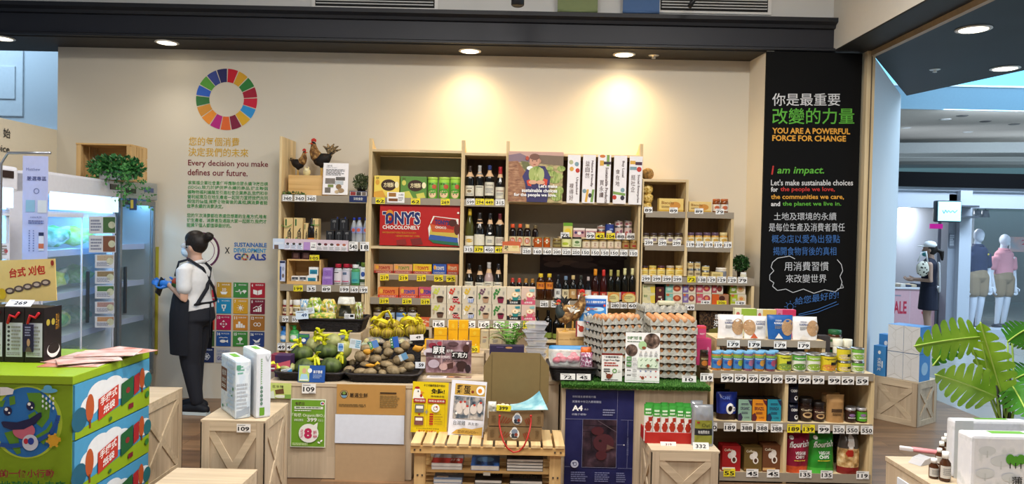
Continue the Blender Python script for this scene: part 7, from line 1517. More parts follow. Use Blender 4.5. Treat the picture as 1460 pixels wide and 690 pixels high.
pouch('second silver zip pouch half hidden behind the olive labelled one',986,1004,572,CS,.05,lambda u,v:mat('#a4a7ac',.2,.4),name='zip_pouch',seed=6,inset=.20)
stk('price_tag','pinkish price card lying in front of the red tray','price tag',942,629.5,964.5,636.5,4.285,'#e3cdc8',lambda c:c.text('319',949,632,958,635,mat('#5a3a3c'),.02),lean=35)
stk('price_tag','white 332 card in front of the silver pouch','price tag',988.3,631,1011,641,4.23,'#eae8e2',lambda c:c.text('332',992,633.5,1007,639,INK,.02),lean=20)
# ================================================================== GROCERY DISPLAY ON THE RIGHT
yd=4.84;gz=[zat(1125,677,yd),zat(1125,603,yd),zat(1125,531,yd)];x0,x1,xm=xat(1011.5,600,yd),xat(1245.5,600,yd),xat(1120.5,600,yd)
gdp=thing('grocery_display','low pale wooden display of cans, coffee and snacks on the right','display shelf',(0,0,0))
for x in(x0,xm-.011,x1-.022):mb=MB();mb.box(x,yd,0,x+.022,5.36,gz[2]-.022,PALE,.001);mb.build('upright',parent=gdp)
for i,z in enumerate(gz):
 mb=MB();mb.box(x0+(.022 if i<2 else 0),yd+.002,z-.022,x1-(.022 if i<2 else 0),5.36,z,PALEX);mb.build('shelf_board',parent=gdp)
 mb=MB();mb.box(x0+.01,yd-.006,z-.045,x1-.01,yd-.001,z+(.014 if i==0 else .004),RAIL);mb.build('price_rail',parent=gdp)
mb=MB();mb.box(x0,5.36,0,x1,5.37,gz[2],wood('#c2a57c','#d8bd94','X',name='display_back'));mb.build('back_panel',parent=gdp)
G=[Sh(0,0,yd)for _ in gz]
for s,z in zip(G,gz):s.z=z
yst=5.05;zst=zat(1100,485,yst);xs0,xs1=xat(1022,485,yst),xat(1177,485,yst)
sp=thing('display_step','wooden step of crispbread packs on top of the grocery display','riser',(0,0,0))
mb=MB();mb.box(xs0,yst,zst-.022,xs1,5.35,zst,PALEX);mb.build('top_board',parent=sp)
for x in(xs0,xs1-.022):mb=MB();mb.box(x,yst,gz[2]+.001,x+.022,5.35,zst-.022,PALE);mb.build('side_panel',parent=sp)
mb=MB();mb.box(xs0,yst-.006,zst-.045,xs1,yst-.001,zst+.003,RAIL);mb.build('price_rail',parent=sp)
STT=Sh(0,0,yst);STT.z=zst;NG='price cards on the grocery display'
tags([(1036,1055,'179'),(1066,1085,'179'),(1103,1121.5,'179'),(1137,1155,'179')],485,495.5,yst-.009,'on the crispbread step',group=NG)
tags([(998,1017,'119'),(1027.5,1046,'99'),(1047,1065,'99'),(1066.5,1081,'99'),(1082,1099.5,'99'),(1101,1116,'99'),(1119,1136,'99'),(1138,1156,'99'),(1158,1175.5,'99'),(1180.5,1198.5,'99'),(1199.5,1218,'69'),(1220,1238.5,'59')],532,544,yd-.009,'on the top edge of the grocery display',group=NG,slope=.022)
tags([(1015,1022.5,'0'),(1031.5,1050,'189'),(1055.5,1074,'388'),(1077.5,1095.5,'388'),(1098.5,1116,'388'),(1122,1141.5,'189','y'),(1143.5,1162,'139','y'),(1166,1183.5,'99'),(1187,1204.5,'350'),(1206,1224.5,'550'),(1227,1245,'550')],602.5,614.5,yd-.009,'on the middle edge of the grocery display',group=NG,slope=.022)
tags([(1031,1048.5,'55','y'),(1063.5,1081.5,'45'),(1093,1111.5,'45'),(1139,1157.5,'135'),(1169.5,1187.5,'135'),(1220.5,1239,'119')],668,679.5,yd-.009,'on the bottom edge of the grocery display',group=NG)
def crisp(base,t2):
 def f(u,v):return mat(base,.4)
 def d(c):c.ell(78 if t2 else 22,50,26,34,mat('#b8926a',var=.35,scale=120));c.text('SWEDISH',28 if t2 else 52,20,52 if t2 else 90,27,mat('#3a4a7a')if base[1]=='e' else WHITE);c.text('RUSKBREAD',24 if t2 else 50,30,58 if t2 else 92,38,mat('#3a4a7a')if base[1]=='e' else WHITE,.02);c.lines(26 if t2 else 54,44,54 if t2 else 84,58,3,GREY);c.poly([(24,96),(40,74),(58,96)],mat('#c8603a')if not t2 else mat('#e8e4dc'))
 return f,d
for i,(l,r,t_,b,t2,nm)in enumerate(((1025,1062,449,'#e6e2de',1,'leftmost white'),(1062.5,1095,451,'#e8e4e0',0,'second white'),(1097,1132,449.5,'#1f5aa0',1,'blue'),(1133,1167.5,452,'#e6e4e2',1,'rightmost white'))):
 f,d=crisp(b,t2);pouch(f"{nm} pack of round crispbread standing on the step",l,r,t_,STT,.05,f,draw=d,name='crispbread_pack',group='crispbread packs',cat='food pack',seed=i,nz=.15,inset=.02,lean=4,flatb=True)
for i,(l,r,t_,a,b)in enumerate(((1048,1079,440,'#8fae3c','#d8d8b8'),(1079.5,1107,441.5,'#d9b45a','#dcd8c4'),(1107.5,1135,441.5,'#c8345c','#d87a94'))):
 carton(f"tall cereal box with {('green', 'yellow', 'pink')[i]} top behind the crispbread packs",l,r,t_,STT,.05,mat(b),lambda c,a=a:(c.rect(30,0,100,26,mat(a)),c.ell(14,20,8,8,mat('#b8605a'))),inset=.16,group='boxes behind the crispbread',name='cereal_box')
for row in(1,0):
 for i,(l,r)in enumerate(((1016.6,1030.5),(1032,1045.5),(1047,1060.5),(1062,1076),(1078,1092),(1094,1108))):
  ins=.015+.085*row
  jar(f"baby food jar with a blue lid, {ORD[i]} from left in the {('front', 'rear')[row]} row",l+row*5,r+row*5,502-row*1.5,G[2],mat(('#b87a34','#b87a34','#8a8a34','#8a5a7a','#b8843c','#7a4a5a')[i],.2,var=0),mat('#6aa4cc',.4),mat('#3f7ab8',.5),
  lambda c,k=i:(c.rect(0,0,100,18,mat('#7fa84a')),c.ell(66,56,22,24,mat(('#d9843a','#d9843a','#8fae3c','#a86a8a','#c8943a','#a84a6a')[k])),c.ell(34,52,12,12,mat('#2a4f9a')),c.lines(14,24,80,32,1,WHITE)),inset=ins,group='baby food jars',lidh=.13,lt=.2)
jar('dark honey jar at the left end of the baby food jars',999.5,1011.5,500,G[2],mat('#2a160c',.12,var=0),mat('#2a2018',.4),mat('#4a3420',.5),lambda c:(c.ell(50,60,26,24,mat('#b8702a')),c.lines(20,16,80,32,2,mat('#c9b88a'))),lidh=.14,inset=.02)
for i,(l,r,t_,b,f)in enumerate(((1112,1132,505,'#c9cc3a','#7a943c'),(1132.6,1152.6,505.5,'#4f9a3c','#5a8a34'),(1153.4,1173.8,506,'#8fb83c','#8aa83c'),(1174.6,1196,507,'#d3bf2a','#c8843a'))):
 for row in(1,0):
  can(f"vegetable can with {('yellow and black', 'green pea', 'light green pea', 'golden bean')[i]} print in the {('front', 'second')[row]} row",l+row*2,r+row*2,t_-row*1.5,G[2],mat('#dfe0d4' if i in(1,2)else b,.4),lambda c,b=b,f=f,i=i:(c.rect(0,0,100,34,mat(b)),c.text('Vegetables',16,12,84,24,WHITE if i in(1,2)else INK,.02),c.ell(48,74,42,22,mat(f,var=.4,scale=200)),c.rect(50,38,88,58,INK)if i in(0,3)else None),inset=.015+.10*row,group='vegetable cans')
for l,r,b,f,nm in((1198,1216.5,'#d3c42a','#c9b88a','yellow'),(1217.6,1236,'#6aa83c','#8ab04a','green')):
 dr=lambda c,b=b,f=f,y=nm=='yellow':(c.rect(0,0,100,30,mat(b)),c.ell(46,66,40,24,mat(f,var=.4,scale=200)),c.rect(56,40,92,64,INK)if y else None)
 zz=can(f"small {nm} vegetable can at the bottom of its stack",l,r,516.5,G[2],mat(b if nm=='yellow' else '#d9dccb'),dr,inset=.015,group='vegetable cans');can(f"small {nm} vegetable can on top of its stack",l,r,497,G[2],mat(b if nm=='yellow' else '#d9dccb'),dr,inset=.015,dz=zz-gz[2],group='vegetable cans')
GJ=lambda c:(c.rect(0,20,100,46,mat('#4f7a4a')),c.rect(10,54,90,80,mat('#d4cdb8')))
zz=jar('brown jar with a dark green lid under the same kind of jar',1185,1204,499,G[2],mat('#4a2a18',.2,var=0),mat('#1f5a34',.4),mat('#8a7a5c',.5),GJ,lidh=.22,inset=.33,group='green lidded jars')
jar('brown jar with a dark green lid on top of the stack',1185,1204,471.5,G[2],mat('#4a2a18',.2,var=0),mat('#1f5a34',.4),mat('#c9c4b0',.5),GJ,lidh=.22,inset=.33,dz=zz-gz[2],group='green lidded jars')
for i,(l,r)in enumerate(((1191,1204),(1205,1217.5))):jar(f"white cream tub behind the stacked cans, {'left' if i == 0 else 'right'} one",l,r,484.5,G[2],mat('#ddd9c8',.4),mat('#e6e3cf',.4),lidh=.24,inset=.20,name='white_tub',cat='tub',group='white cream tubs',neck=1.0)
zz=carton('dark grey box at the right end of the crispbread step',1168,1184,479,G[2],.08,mat('#3f3a3c'),lambda c:c.rect(10,70,90,90,mat('#8a2a4a')),inset=.30)
zz=carton('crimson box at the left end of the grocery display, lower one',992,1014.5,483,G[2],.08,mat('#c03a6c'),lambda c:(c.text('Break',40,50,80,66,WHITE),c.ell(80,40,8,10,mat('#d98aa8'))),inset=.19,group='crimson boxes');carton('crimson box resting on the lower crimson box',993,1007,465,G[2],.06,mat('#cc4470'),lambda c:(c.text('HOT',40,56,86,70,WHITE),c.rect(0,0,100,20,mat('#d94a4a'))),inset=.20,dz=zz-gz[2],group='crimson boxes')
# upper cubbies
for i in range(2):pouch(f"black coffee bag in the shade of the upper left cubby, {('rear', 'nearer')[i]} one",1010+6*i,1036+6*i,548+8*i,G[1],.07,lambda u,v:mat('#15141a',.3),inset=.34-.1*i,name='coffee_bag',group='black coffee bags',seed=i)
pouch('blue coffee bag with a white cup print in the upper left cubby',1023.5,1053,560,G[1],.07,lambda u,v:mat('#2a1a14',.35)if v<.22 else mat('#1c2f86',.3),name='coffee_bag',seed=7,draw=lambda c:(c.ring(62,58,11,20,mat('#e8e6e4')),c.ell(62,58,11,9,mat('#1a100c')),c.ring(84,60,4,8,mat('#e8e6e4')),c.text('CAFE',24,14,60,24,mat('#6f8ad0'))),inset=.04)
for i,(l,r,b,t,q)in enumerate(((1053,1072,'#86a894','ORGANIC','#33264a'),(1073,1093.3,'#d98a1c','BRAZIL','#5a1f2a'),(1094.6,1114,'#1f8aa0','RWANDA','#1c2a4a'))):
 def cf(c,t=t,q=q):c.text(t,16,34,84,50,mat(q),.03);c.lines(22,18,78,28,2,mat(q));c.lines(26,58,74,70,2,mat(q));c.poly([(70,0),(100,4),(100,30),(86,20)],mat(q));c.poly([(0,70),(20,62),(34,84),(24,100),(0,100)],mat(q));c.text('COFFEE',46,80,84,88,mat(q))
 for row in(1,0):carton(f"{('sage green', 'amber orange', 'teal blue')[i]} coffee box, {('front', 'rear')[row]} one in the upper left cubby",l-1.6*row,r-1.6*row,569.5-1.5*row,G[1],.08,mat(b),cf,inset=.03+.1*row,group='coffee boxes in the cubby',name='coffee_box',side=mat('#1a1718'))
for i in range(2):pouch(f"navy coffee brick pack, {('lower', 'upper')[i]} of the stacked pair",1124,1141,(576,547.5)[i],G[1],.07,lambda u,v:mat('#14162a',.3),dz=.0 if i==0 else zat(1132,576,yd)-gz[1]+.001,h=.125,name='coffee_pack',group='navy coffee packs',seed=i,nz=.1,draw=lambda c:(c.text('CREMA',24,30,84,44,WHITE,.02),c.ell(72,76,18,12,WHITE),c.ell(72,73,12,6,mat('#3a2418'))),inset=.03,cat='food pack')
for i,(l,r,t_)in enumerate(((1143,1161.5,569),(1162.5,1179,574.5))):
 for row in(1,0):jar(f"dark instant coffee jar, {('larger left', 'smaller right')[i]} {('front', 'rear')[row]} one",l+1.5*row,r+1.5*row,t_-row,G[1],mat('#24140c',.15,var=0),mat('#1a1412',.4),mat('#2c1c12' if i==0 else '#3a1f1a',.5),lambda c:(c.text('Coffee',16,18,86,34,mat('#d9c8a8'),.02),c.ell(54,66,28,24,mat('#c9a878')),c.ell(50,62,16,12,mat('#3a2010'))),lidh=.2,inset=.03+.1*row,group='instant coffee jars',neck=.95)
KRF=mat('#a8804f',.7,var=.15)
for i in(1,0):pouch(f"brown paper coffee bag with a folded top, {('front', 'rear')[i]} one",1181.5-7*i,1207.5-7*i,564-3*i,G[1],.08,lambda u,v:KRF if not(.36<v<.5 and .2<u<.8)else mat('#4a3420',.6,var=.4),nz=.06,inset=.03+.1*i,name='paper_bag',group='paper coffee bags',seed=i,draw=lambda c:(c.lines(24,66,76,76,2,mat('#4a3420')),c.line([(2,14),(98,14)],1,mat('#7f5f38'))))
for row in(1,0):
 for i,(l,r,q)in enumerate(((1208.5,1223.5,'#2a1710'),(1224.7,1239,'#4f9a24'))):
  jar(f"square coffee jar with {('dark brown', 'bright green')[i]} label, {('front', 'rear')[row]} one",l+row*1.5,r+row*1.5,583-row*2,G[1],mat('#3a1c0c',.15,var=0),mat('#c9c9cc',.3,.6),mat(q,.5),lambda c:(c.ell(50,36,20,16,mat('#8a6a9a')),c.lines(24,60,76,74,2,WHITE)),inset=.03+.09*row,lidh=.16,lt=.2,group='square coffee jars')
  # lower cubbies
def cap(b,q):return lambda c:(c.ell(44,38,14,12,mat('#ddd6d0')),c.ell(60,30,15,14,mat('#e8e2dc')),c.ell(64,54,16,14,mat('#e8e2dc')),c.ell(64,54,9,9,mat('#4a2c18')),c.rect(0,84,70,94,mat(q)),c.text('Coffee',10,10,56,20,mat('#e4d8c0'),.02))
for i,(l,r,t_,b,q)in enumerate(((1030,1056.5,636,'#a3161c','#e8e2dc'),(1061.5,1087,638,'#6a5428','#8a6a3a'),(1088,1114,635,'#6a3f24','#c8a06a'))):carton(f"{('red', 'olive brown', 'chestnut brown')[i]} coffee capsule box in the lower left cubby",l,r,t_,G[0],.10,mat(b),cap(b,q),inset=.05,group='capsule boxes',name='capsule_box',rz=.02)
def flour(b):return lambda c:(c.text('flourish',14,20,92,36,WHITE,.02,.2,slope=-.06),c.text('VEGGIE',34,44,78,52,WHITE,.02),c.text('CHIPS',36,54,74,62,WHITE,.02),c.ell(22,10,9,5,WHITE),c.lines(30,66,80,70,1,mat('#e0c83a')))
pouch('magenta crisps bag in the lower right cubby',1123,1157,619,G[0],.09,lambda u,v:mat('#c8542c',.4,var=.3,scale=80)if v<.2 else mat('#8c1534',.35),draw=flour(0),inset=.03,group='crisps bags',name='crisps_bag',seed=2,nz=.2)
pouch('green crisps bag in the lower right cubby',1155.5,1193,619,G[0],.09,lambda u,v:mat('#2c8a2a',.35)if v>.12 else mat('#4aa83c',.35),draw=flour(1),inset=.04,group='crisps bags',name='crisps_bag',seed=5,nz=.2)
pouch('dark brown snack bag in the back of the lower right cubby',1187,1208,621,G[0],.08,fq(mat('#3a2c24',.35),mat('#5c4838',.35),mat('#241c18',.35)),inset=.28,seed=6)
COO=noisy('cookie_print',[(.4,'#a8804a'),(.6,'#d9b884'),(.7,'#e8d4ac')],30,.4)
def cook(u,v):return mat('#7a1c1c',.35)if v<.16 else mat('#e4e0dc',.3)if(u-.5)**2/.03+(v-.78)**2/.03<1 else mat('#a8281c',.35)if(u-.45)**2/.03+(v-.5)**2/.008<1 else mat('#d9b08a',.4)if(u-.5)**2/.012+(v-.62)**2/.006<1 else COO if v<.6 else mat('#57504c',.25)
pouch('clear cookie bag with a white hatted cook print in the lower right cubby',1198,1231,617,G[0],.10,cook,inset=.03,name='cookie_bag',seed=8,nz=.2,nx=26,ny=36,top_pinch=.55)
# ------------------------------------------------------------------ crates and oat drink cartons by the column
hA=zat(1280,543,6.4);pA=Pz(1307,610,0);pB=P(1246,603,6.62);an=math.atan2(pB.y-pA.y,pB.x-pA.x)+math.pi;wA=.40
oA=Vector((pA.x-wA*math.cos(an),pA.y-wA*math.sin(an),0))
xcrate('cross braced crate under the oat drink cartons by the column',0,wA,0,.36,hA);o=[q for q in COL.objects if q.name.startswith('wooden_crate')and q.get('label','').endswith('by the column')][0];o.location=(oA.x,oA.y,.001);o.rotation_euler=(0,0,an)
xcrate('cross braced crate standing behind the oat drink crate',0,.36,0,.36,hA+.02);o=[q for q in COL.objects if q.get('label','').startswith('cross braced crate standing')][0];o.location=(oA.x+.50,oA.y+.44,.001);o.rotation_euler=(0,0,R(26))
def oncrate(lx,ly,z):return oA+Matrix.Rotation(an,3,'Z')@Vector((lx,ly,z))
WB=mat('#dcdcdc',.4);BL_=mat('#3f86c4',.4)
def milk(label,lx,ly,z,w,d,h,kind):
 t=thing('drink_carton',label,'carton',oncrate(lx,ly,z),an,'oat drink cartons');mb=MB();mb.box(0,0,0,w,d,h,WB if kind else BL_,.002)
 if kind:
  cv=CV(mb,(0,0,100,100),flat(w,h,0,0));g=mat('#b8b6b2',.4);cv.line([(4,4),(50,20),(96,4)],1.5,g);cv.line([(50,20),(50,82)],1.2,g);cv.line([(4,96),(50,82),(96,96)],1.5,g);cv.line([(50,20),(26,40),(50,60)],.8,g)
  cs=CV(mb,(0,0,100,100),lambda a,b,o:(w+o,d*a,h*b));cs.rect(0,0,100,100,BL_);cs.ell(50,55,30,24,mat('#9cc4e0'));mb.box(0,0,h-.0005,w,d,h+.0008,BL_)
 else:
  cv=CV(mb,(0,0,100,100),flat(w,h,0,0));[cv.text(ch,34,40+11*k,66,50+11*k,WHITE,.01)for k,ch in enumerate('大燕麥片')];cv.ell(50,22,12,6,WHITE);cv.lines(70,50,80,90,1,WHITE)
 mb.build('carton_body',parent=t)
hz=hA+.002;mw,mh=.137,.235
for i in range(2):
 for k in range(2):milk(f"white and blue drink carton, {('lower', 'upper')[k]} {('left', 'right')[i]} of the four",.115+i*(mw+.002),.03,hz+k*(mh+.004),mw,.20,mh,1)
milk('blue oat flake carton with white vertical words beside the white ones',-.005,.02,hz,.11,.09,.27,0);milk('blue oat flake carton standing behind the other blue one',-.03,.16,hz,.13,.09,.36,0)
for i in range(6):
 p=Vector((oA.x+.54+.05*(i%3)+.04,oA.y+.58+.06*(i//3)+.03*(i%3),hA+.0225));t=thing('white_bottle',f"small white bottle on the rear crate, {ORD[i % 3]} in the {('front', 'rear')[i // 3]} row",'bottle',p,0,'white bottles on the rear crate')
 mb=MB();mb.lathe([(.02,0),(.021,.10),(.012,.13),(.012,.14)],mat('#d3d8dc',.4),12);mb.build('bottle_body',parent=t);mb=MB();mb.lathe([(.014,.138),(.014,.16)],mat('#e4e4e4',.4),12);mb.build('cap',parent=t)
 # ------------------------------------------------------------------ near table at the lower right
zt_=zat(1262,650,3.5);xt=xat(1262,650,3.5)
t=thing('display_table','pale wooden table with bottles and tissue packs at the lower right','table',(xt,2.3,0))
mb=MB();mb.box(0,0,zt_-.022,1.6,1.2,zt_,ASHX,.002);mb.build('top_board',parent=t);mb=MB();mb.box(.004,.004,.02,.024,1.196,zt_-.022,ASH);mb.build('side_panel',parent=t);mb=MB();mb.box(.024,1.17,.02,1.59,1.19,zt_-.022,ASH);mb.build('rear_panel',parent=t)
for y in(.02,1.14):mb=MB();mb.box(.03,y,0,.07,y+.04,zt_-.022,ASH);mb.box(1.52,y,0,1.56,y+.04,zt_-.022,ASH);mb.build('leg',parent=t)
mb=MB();mb.box(-.004,.1,.1,.003,1.08,zt_-.06,mat('#d9e0ea',.4));mb.build('white_side_board',parent=t)
zt_+=.001
AMB=mat('#4a2a14',.15,var=0)
for i,(px,py,r,h)in enumerate(((1331,681,.020,.085),(1347,685,.022,.125),(1339,662,.017,.075),(1342,655,.017,.085),(1345,650,.017,.09),(1349,646,.017,.095))):
 p=Pz(px,py,zt_);t=thing('medicine_bottle',f"small amber bottle with a white cap, {('nearest left', 'tall nearest right', 'third', 'fourth', 'fifth', 'farthest')[i]} in the line beside the tissues",'bottle',p,0,'amber bottles')
 mb=MB();mb.lathe([(r*.9,0),(r,.004),(r,h*.62),(r*.5,h*.76),(r*.5,h*.8)],AMB,14);mb.build('glass_body',parent=t);mb=MB();mb.lathe([(r*.62,h*.78),(r*.62,h),(r*.5,h)],WHITE,12);mb.build('cap',parent=t)
 mb=MB();cv=CV(mb,(0,0,100,100),cyl(r*1.01,h*.42,h*.12,160),n=8);cv.rect(0,0,100,100,mat('#c9c6c0'));cv.lines(20,20,80,80,4,GREY);mb.build('paper_label',parent=t)
p=Pz(1302,644,zt_);t=thing('cream_tube','pink and white cream tube lying on the near table','tube',p,R(-25));mb=MB();mb.tube([(0,0,.012),(.10,0,.012)],[.013,.012],mat('#d98a90',.4),10,True,flat=.8);mb.build('tube_body',parent=t);mb=MB();mb.box(-.06,-.014,.002,-.0,.014,.02,mat('#e0d8d8',.4),.004);mb.build('tube_end',parent=t)
p=Pz(1313,660,zt_);mb=MB();mb.prism([(-.05,0),(.05,0),(.035,.03),(-.02,.022)],-.03,.03,mat('#c9c8cc',.2,alpha=.7),'y');mb.build('clear_packet','crumpled clear packet lying in front of the amber bottles','packet',loc=p,rot=(0,0,.5))
TIS=noisy('tissue_pack_print',[(.4,'#dfe2ea'),(.55,'#e6e8ee'),(.66,'#d0d5da')],16,.3)
def tissue(label,o,rz,w,d,h,draw,side=None,base=TIS,lean=0):
 mb=MB();mb.box(0,0,0,w,d,h,base,.012);cv=CV(mb,(0,0,100,100),flat(w,h,0,0));draw(cv)
 if side:side(CV(mb,(0,0,100,100),lambda a,b,q:(-q,d*(1-a),h*b)))
 ct=CV(mb,(0,0,100,100),lambda a,b,q:(w*a,d*b,h+q));ct.rect(30,20,70,60,mat('#6aa83c'))
 return mb.build('tissue_pack',label,'tissue pack','wrapped tissue packs',loc=o,rot=(R(-lean),0,rz))
def trees(c):
 g=mat('#ced3d8',.4)
 for x,y,a in((18,26,10),(34,44,12),(16,66,11),(44,72,9)):c.ell(x,y,a,a*.8,g);c.rect(x-.8,y,x+.8,y+a*1.2,mat('#c0c6c9'))
 for k,x in enumerate((44,50,56)):c.ell(x,40+k%2*3,5,9,mat('#4f9a24'));c.rect(x-.6,46,x+.6,56,INK)
 c.text('蒲',46,70,58,84,INK,.01)
y1=3.02;a0=P(1386,621,y1)
tissue('nearest tissue pack with green tree print on the near table',(a0.x,y1,zt_),0,.36,.10,a0.z-zt_,trees)
a1=P(1361,599,3.20);tissue('rear tissue pack standing behind the nearest one on the near table',(a1.x,3.20,zt_),0,.36,.06,a1.z-zt_,lambda c:(trees(c),c.rect(0,0,22,100,mat('#d3d8da'))))
# monstera
PX=thing('monstera_plant','large artificial monstera in a pot behind the tissue packs','plant',(xat(1432,600,3.42),3.40,zt_))
o0=Vector(PX.location);mb=MB();mb.lathe([(.055,0),(.07,.13),(.075,.14),(.065,.14),(.06,.12)],mat('#c9a878',.6),18);mb.build('pot',parent=PX)
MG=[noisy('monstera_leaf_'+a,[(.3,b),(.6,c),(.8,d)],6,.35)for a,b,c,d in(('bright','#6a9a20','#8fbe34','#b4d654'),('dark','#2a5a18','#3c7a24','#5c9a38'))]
def monstera(base,tip,width,sag,m,bend=None,roll=0):
 base,tip=P(*base)-o0,P(*tip)-o0;ax=tip-base;L=ax.length;ax.normalize();view=(o0+base-CAM).normalized()
 sd=ax.cross(view).normalized();nr=sd.cross(ax).normalized();sd=(sd*math.cos(roll)+nr*math.sin(roll)).normalized();nr=sd.cross(ax).normalized()
 if nr.dot(view)>0:nr=-nr
 def pt(u,v):return base+ax*L*u+sd*v+nr*(-.10*abs(v))+Vector((0,0,-1))*sag*(u*u+3*v*v)
 def hw(u):return 1.22*width*(math.sin(math.pi*min(1,.10+.90*u)**.75)**.7)
 mb=MB();n=7
 mid=[pt(i/28,0)for i in range(29)]
 for s in(-1,1):
  for k in range(n): # lobes divided by slits
   u0,u1=k/n,(k+1)/n;q=5;vs=[]
   for i in range(q+1):
    u=u0+(u1-u0)*i/q;g=.18*(1-abs(2*i/q-1))if True else 0
    sh=.14*(1-u)
    for j in range(5):
     f=j/4;e=hw(u)*(.80+.20*math.sin(math.pi*i/q)**.5)*f
     uu=u+sh*f*.6;inset=(.5-i/q)*(.026 if f>.4 else 0)*min(1,(f-.4)*3 if f>.4 else 0)
     vs.append(pt(min(1.0,uu+inset),s*e))
   mb.add(vs,[(i*5+j,i*5+j+1,i*5+j+6,i*5+j+5)for i in range(q)for j in range(4)],m,True)
 mb.tube([p-nr*-.002 for p in mid],.0035,mat('#a8c45a',.5),6);o=mb.build('leaf',parent=PX)
 return base
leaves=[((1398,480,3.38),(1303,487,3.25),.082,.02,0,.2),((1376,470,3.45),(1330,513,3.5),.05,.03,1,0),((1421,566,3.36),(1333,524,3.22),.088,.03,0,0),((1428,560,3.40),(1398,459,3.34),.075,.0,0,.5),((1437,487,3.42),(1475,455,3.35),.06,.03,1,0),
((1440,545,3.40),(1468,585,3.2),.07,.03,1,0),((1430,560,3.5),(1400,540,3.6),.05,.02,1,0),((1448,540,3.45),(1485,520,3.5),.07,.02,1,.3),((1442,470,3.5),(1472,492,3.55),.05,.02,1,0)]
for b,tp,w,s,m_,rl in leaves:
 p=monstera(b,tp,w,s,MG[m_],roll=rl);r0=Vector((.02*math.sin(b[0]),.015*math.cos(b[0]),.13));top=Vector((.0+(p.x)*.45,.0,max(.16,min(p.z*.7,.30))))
 mb=MB();mb.tube([r0,top,top.lerp(p,.6)+Vector((0,0,.01)),p],[.006,.005,.0045,.0035],mat('#7a9a3a',.5),7);mb.build('leaf_stem',parent=PX)
for px in(1421,1432,1440):p=P(px,530+(1440-px),3.41)-o0;mb=MB();mb.tube([(p.x*.5,0,.12),p],[.010,.007],mat('#262a1c',.6),8);mb.build('dark_stem',parent=PX)
# ================================================================== FRIDGES ALONG THE LEFT WALL
def hit(px,py,p,n):
 d=_f+CR*((px-CX)/F)+CU*((CY-py)/F);return CAM+d*((p-CAM).dot(n)/d.dot(n))
FW=mat('#d9dbe6',.35);FI=mat('#4f86d0',.5);GLS=glassy('#bfe2f2',.13,.03);LITW=mat('#cfeaff',emit=1.0,var=0)
def fridge(label,p1,p2,H,D,steel=False):
 p1,p2=Vector((*p1,0)),Vector((*p2,0));u=p2-p1;L=u.length;a=math.atan2(-u.x,u.y);t=thing('display_fridge',label,'fridge',p1,a,'display fridges');c=mat('#aeb4b8',.3,.7)if steel else FW
 def part(nm,*bs,m=c,bev=0):
  mb=MB();[mb.box(*q,m,bev)for q in bs];return mb.build(nm,parent=t)
 part('cabinet',(-D,0,.1,-D+.03,L,H-.02),(-D+.03,0,.1,-.05,.04,H-.02),(-D+.03,L-.04,.1,-.05,L,H-.02),(-D+.03,.04,.1,-.02,L-.04,.22),(-D,.02,0,-.08,L-.02,.099))
 part('liner',(-D+.031,.041,.22,-D+.036,L-.041,H-.16),m=mat('#8c9496',.5)if steel else FI)
 part('header',(-D,0,H-.16,0,L,H),bev=.02)
 if not steel:part('lamp_strip',(-.004,.05,H-.26,.0,L-.05,H-.135),m=LITW)
 n=4 if steel else 4
 for k in range(n):
  z=.45+k*(H-.75)/(n-.2);part('shelf',(-D+.04,.045,z-.015,-.10,L-.045,z),m=mat('#c5d2e0',.4));part('price_rail',(-.10,.05,z-.04,-.095,L-.05,z+.008),m=mat('#aab4d8',.4))
 hw=L/(1 if steel else 2)
 for k in range(1 if steel else 2):
  y0,y1=k*hw+.012,(k+1)*hw-.012;x=-.03-.018*k;z0,z1=.24,H-(.17 if steel else .27);fr=mat('#8f979c',.3,.7)if steel else FW;fw=.03 if steel else .009;dt=.012 if steel else .004
  d=part('door',(x-dt,y0,z0,x+dt,y0+fw,z1),(x-dt,y1-fw,z0,x+dt,y1,z1),(x-.012,y0+fw,z0,x+.012,y1-fw,z0+.04),(x-.012,y0+fw,z1-.04,x+.012,y1-fw,z1),m=fr)
  mb=MB();mb.box(x-.002,y0+fw,z0+.04,x+.002,y1-fw,z1-.04,GLS);mb.build('glass_pane',parent=d)
  if steel or k:mb=MB();mb.box(x+.013,y0+.05,.85,x+.035,y0+.07,1.25,mat('#5c6166',.3,.8),.004);mb.build('handle',parent=d)
 if not steel:part('thermometer',(-.001,L*.82,H-.075,.006,L*.95,H-.03),m=mat('#26181c',.3))
 else:part('controller',(-.001,L*.6,H-.09,.006,L*.85,H-.05),m=mat('#4a5a8a',.3));part('brand_plate',(-.001,.06,H-.11,.006,.2,H-.07),m=mat('#2a3a34',.3))
 M4=Matrix.Translation(p1)@Matrix.Rotation(a,4,'Z');o=light('AREA','fridge_lamp',M4@Vector((-.12,L/2,H-.20)),5 if steel else 13,(.20,.56,1),(0,R(-15),a),.12,L*.9);o.rotation_euler=(0,R(12),a)
 return M4,L,H,D,n
fa=fridge('white glass door fridge of bagged vegetables with cards on its glass',(-3.167,5.0),(-3.295,6.2),1.97,.82)
fb=fridge('white glass door fridge cut off by the left edge of the photo',(-3.08,3.55),(-3.14,4.68),1.97,.82)
fc=fridge('tall steel fridge with a narrow glass door beside the shop worker',(-3.30,6.22),(-3.264,6.78),1.99,.72,True)
LV=[noisy('chilled_greens_'+str(i),s,14,.3,bump=.3)for i,s in enumerate(([(.3,'#1f6a2c'),(.55,'#5aa85c'),(.7,'#b8d8b8')],[(.3,'#6a901c'),(.5,'#a8c848'),(.7,'#d4e4b0')],[(.3,'#1c4f34'),(.5,'#4f9080'),(.7,'#b8d0d0')]))]
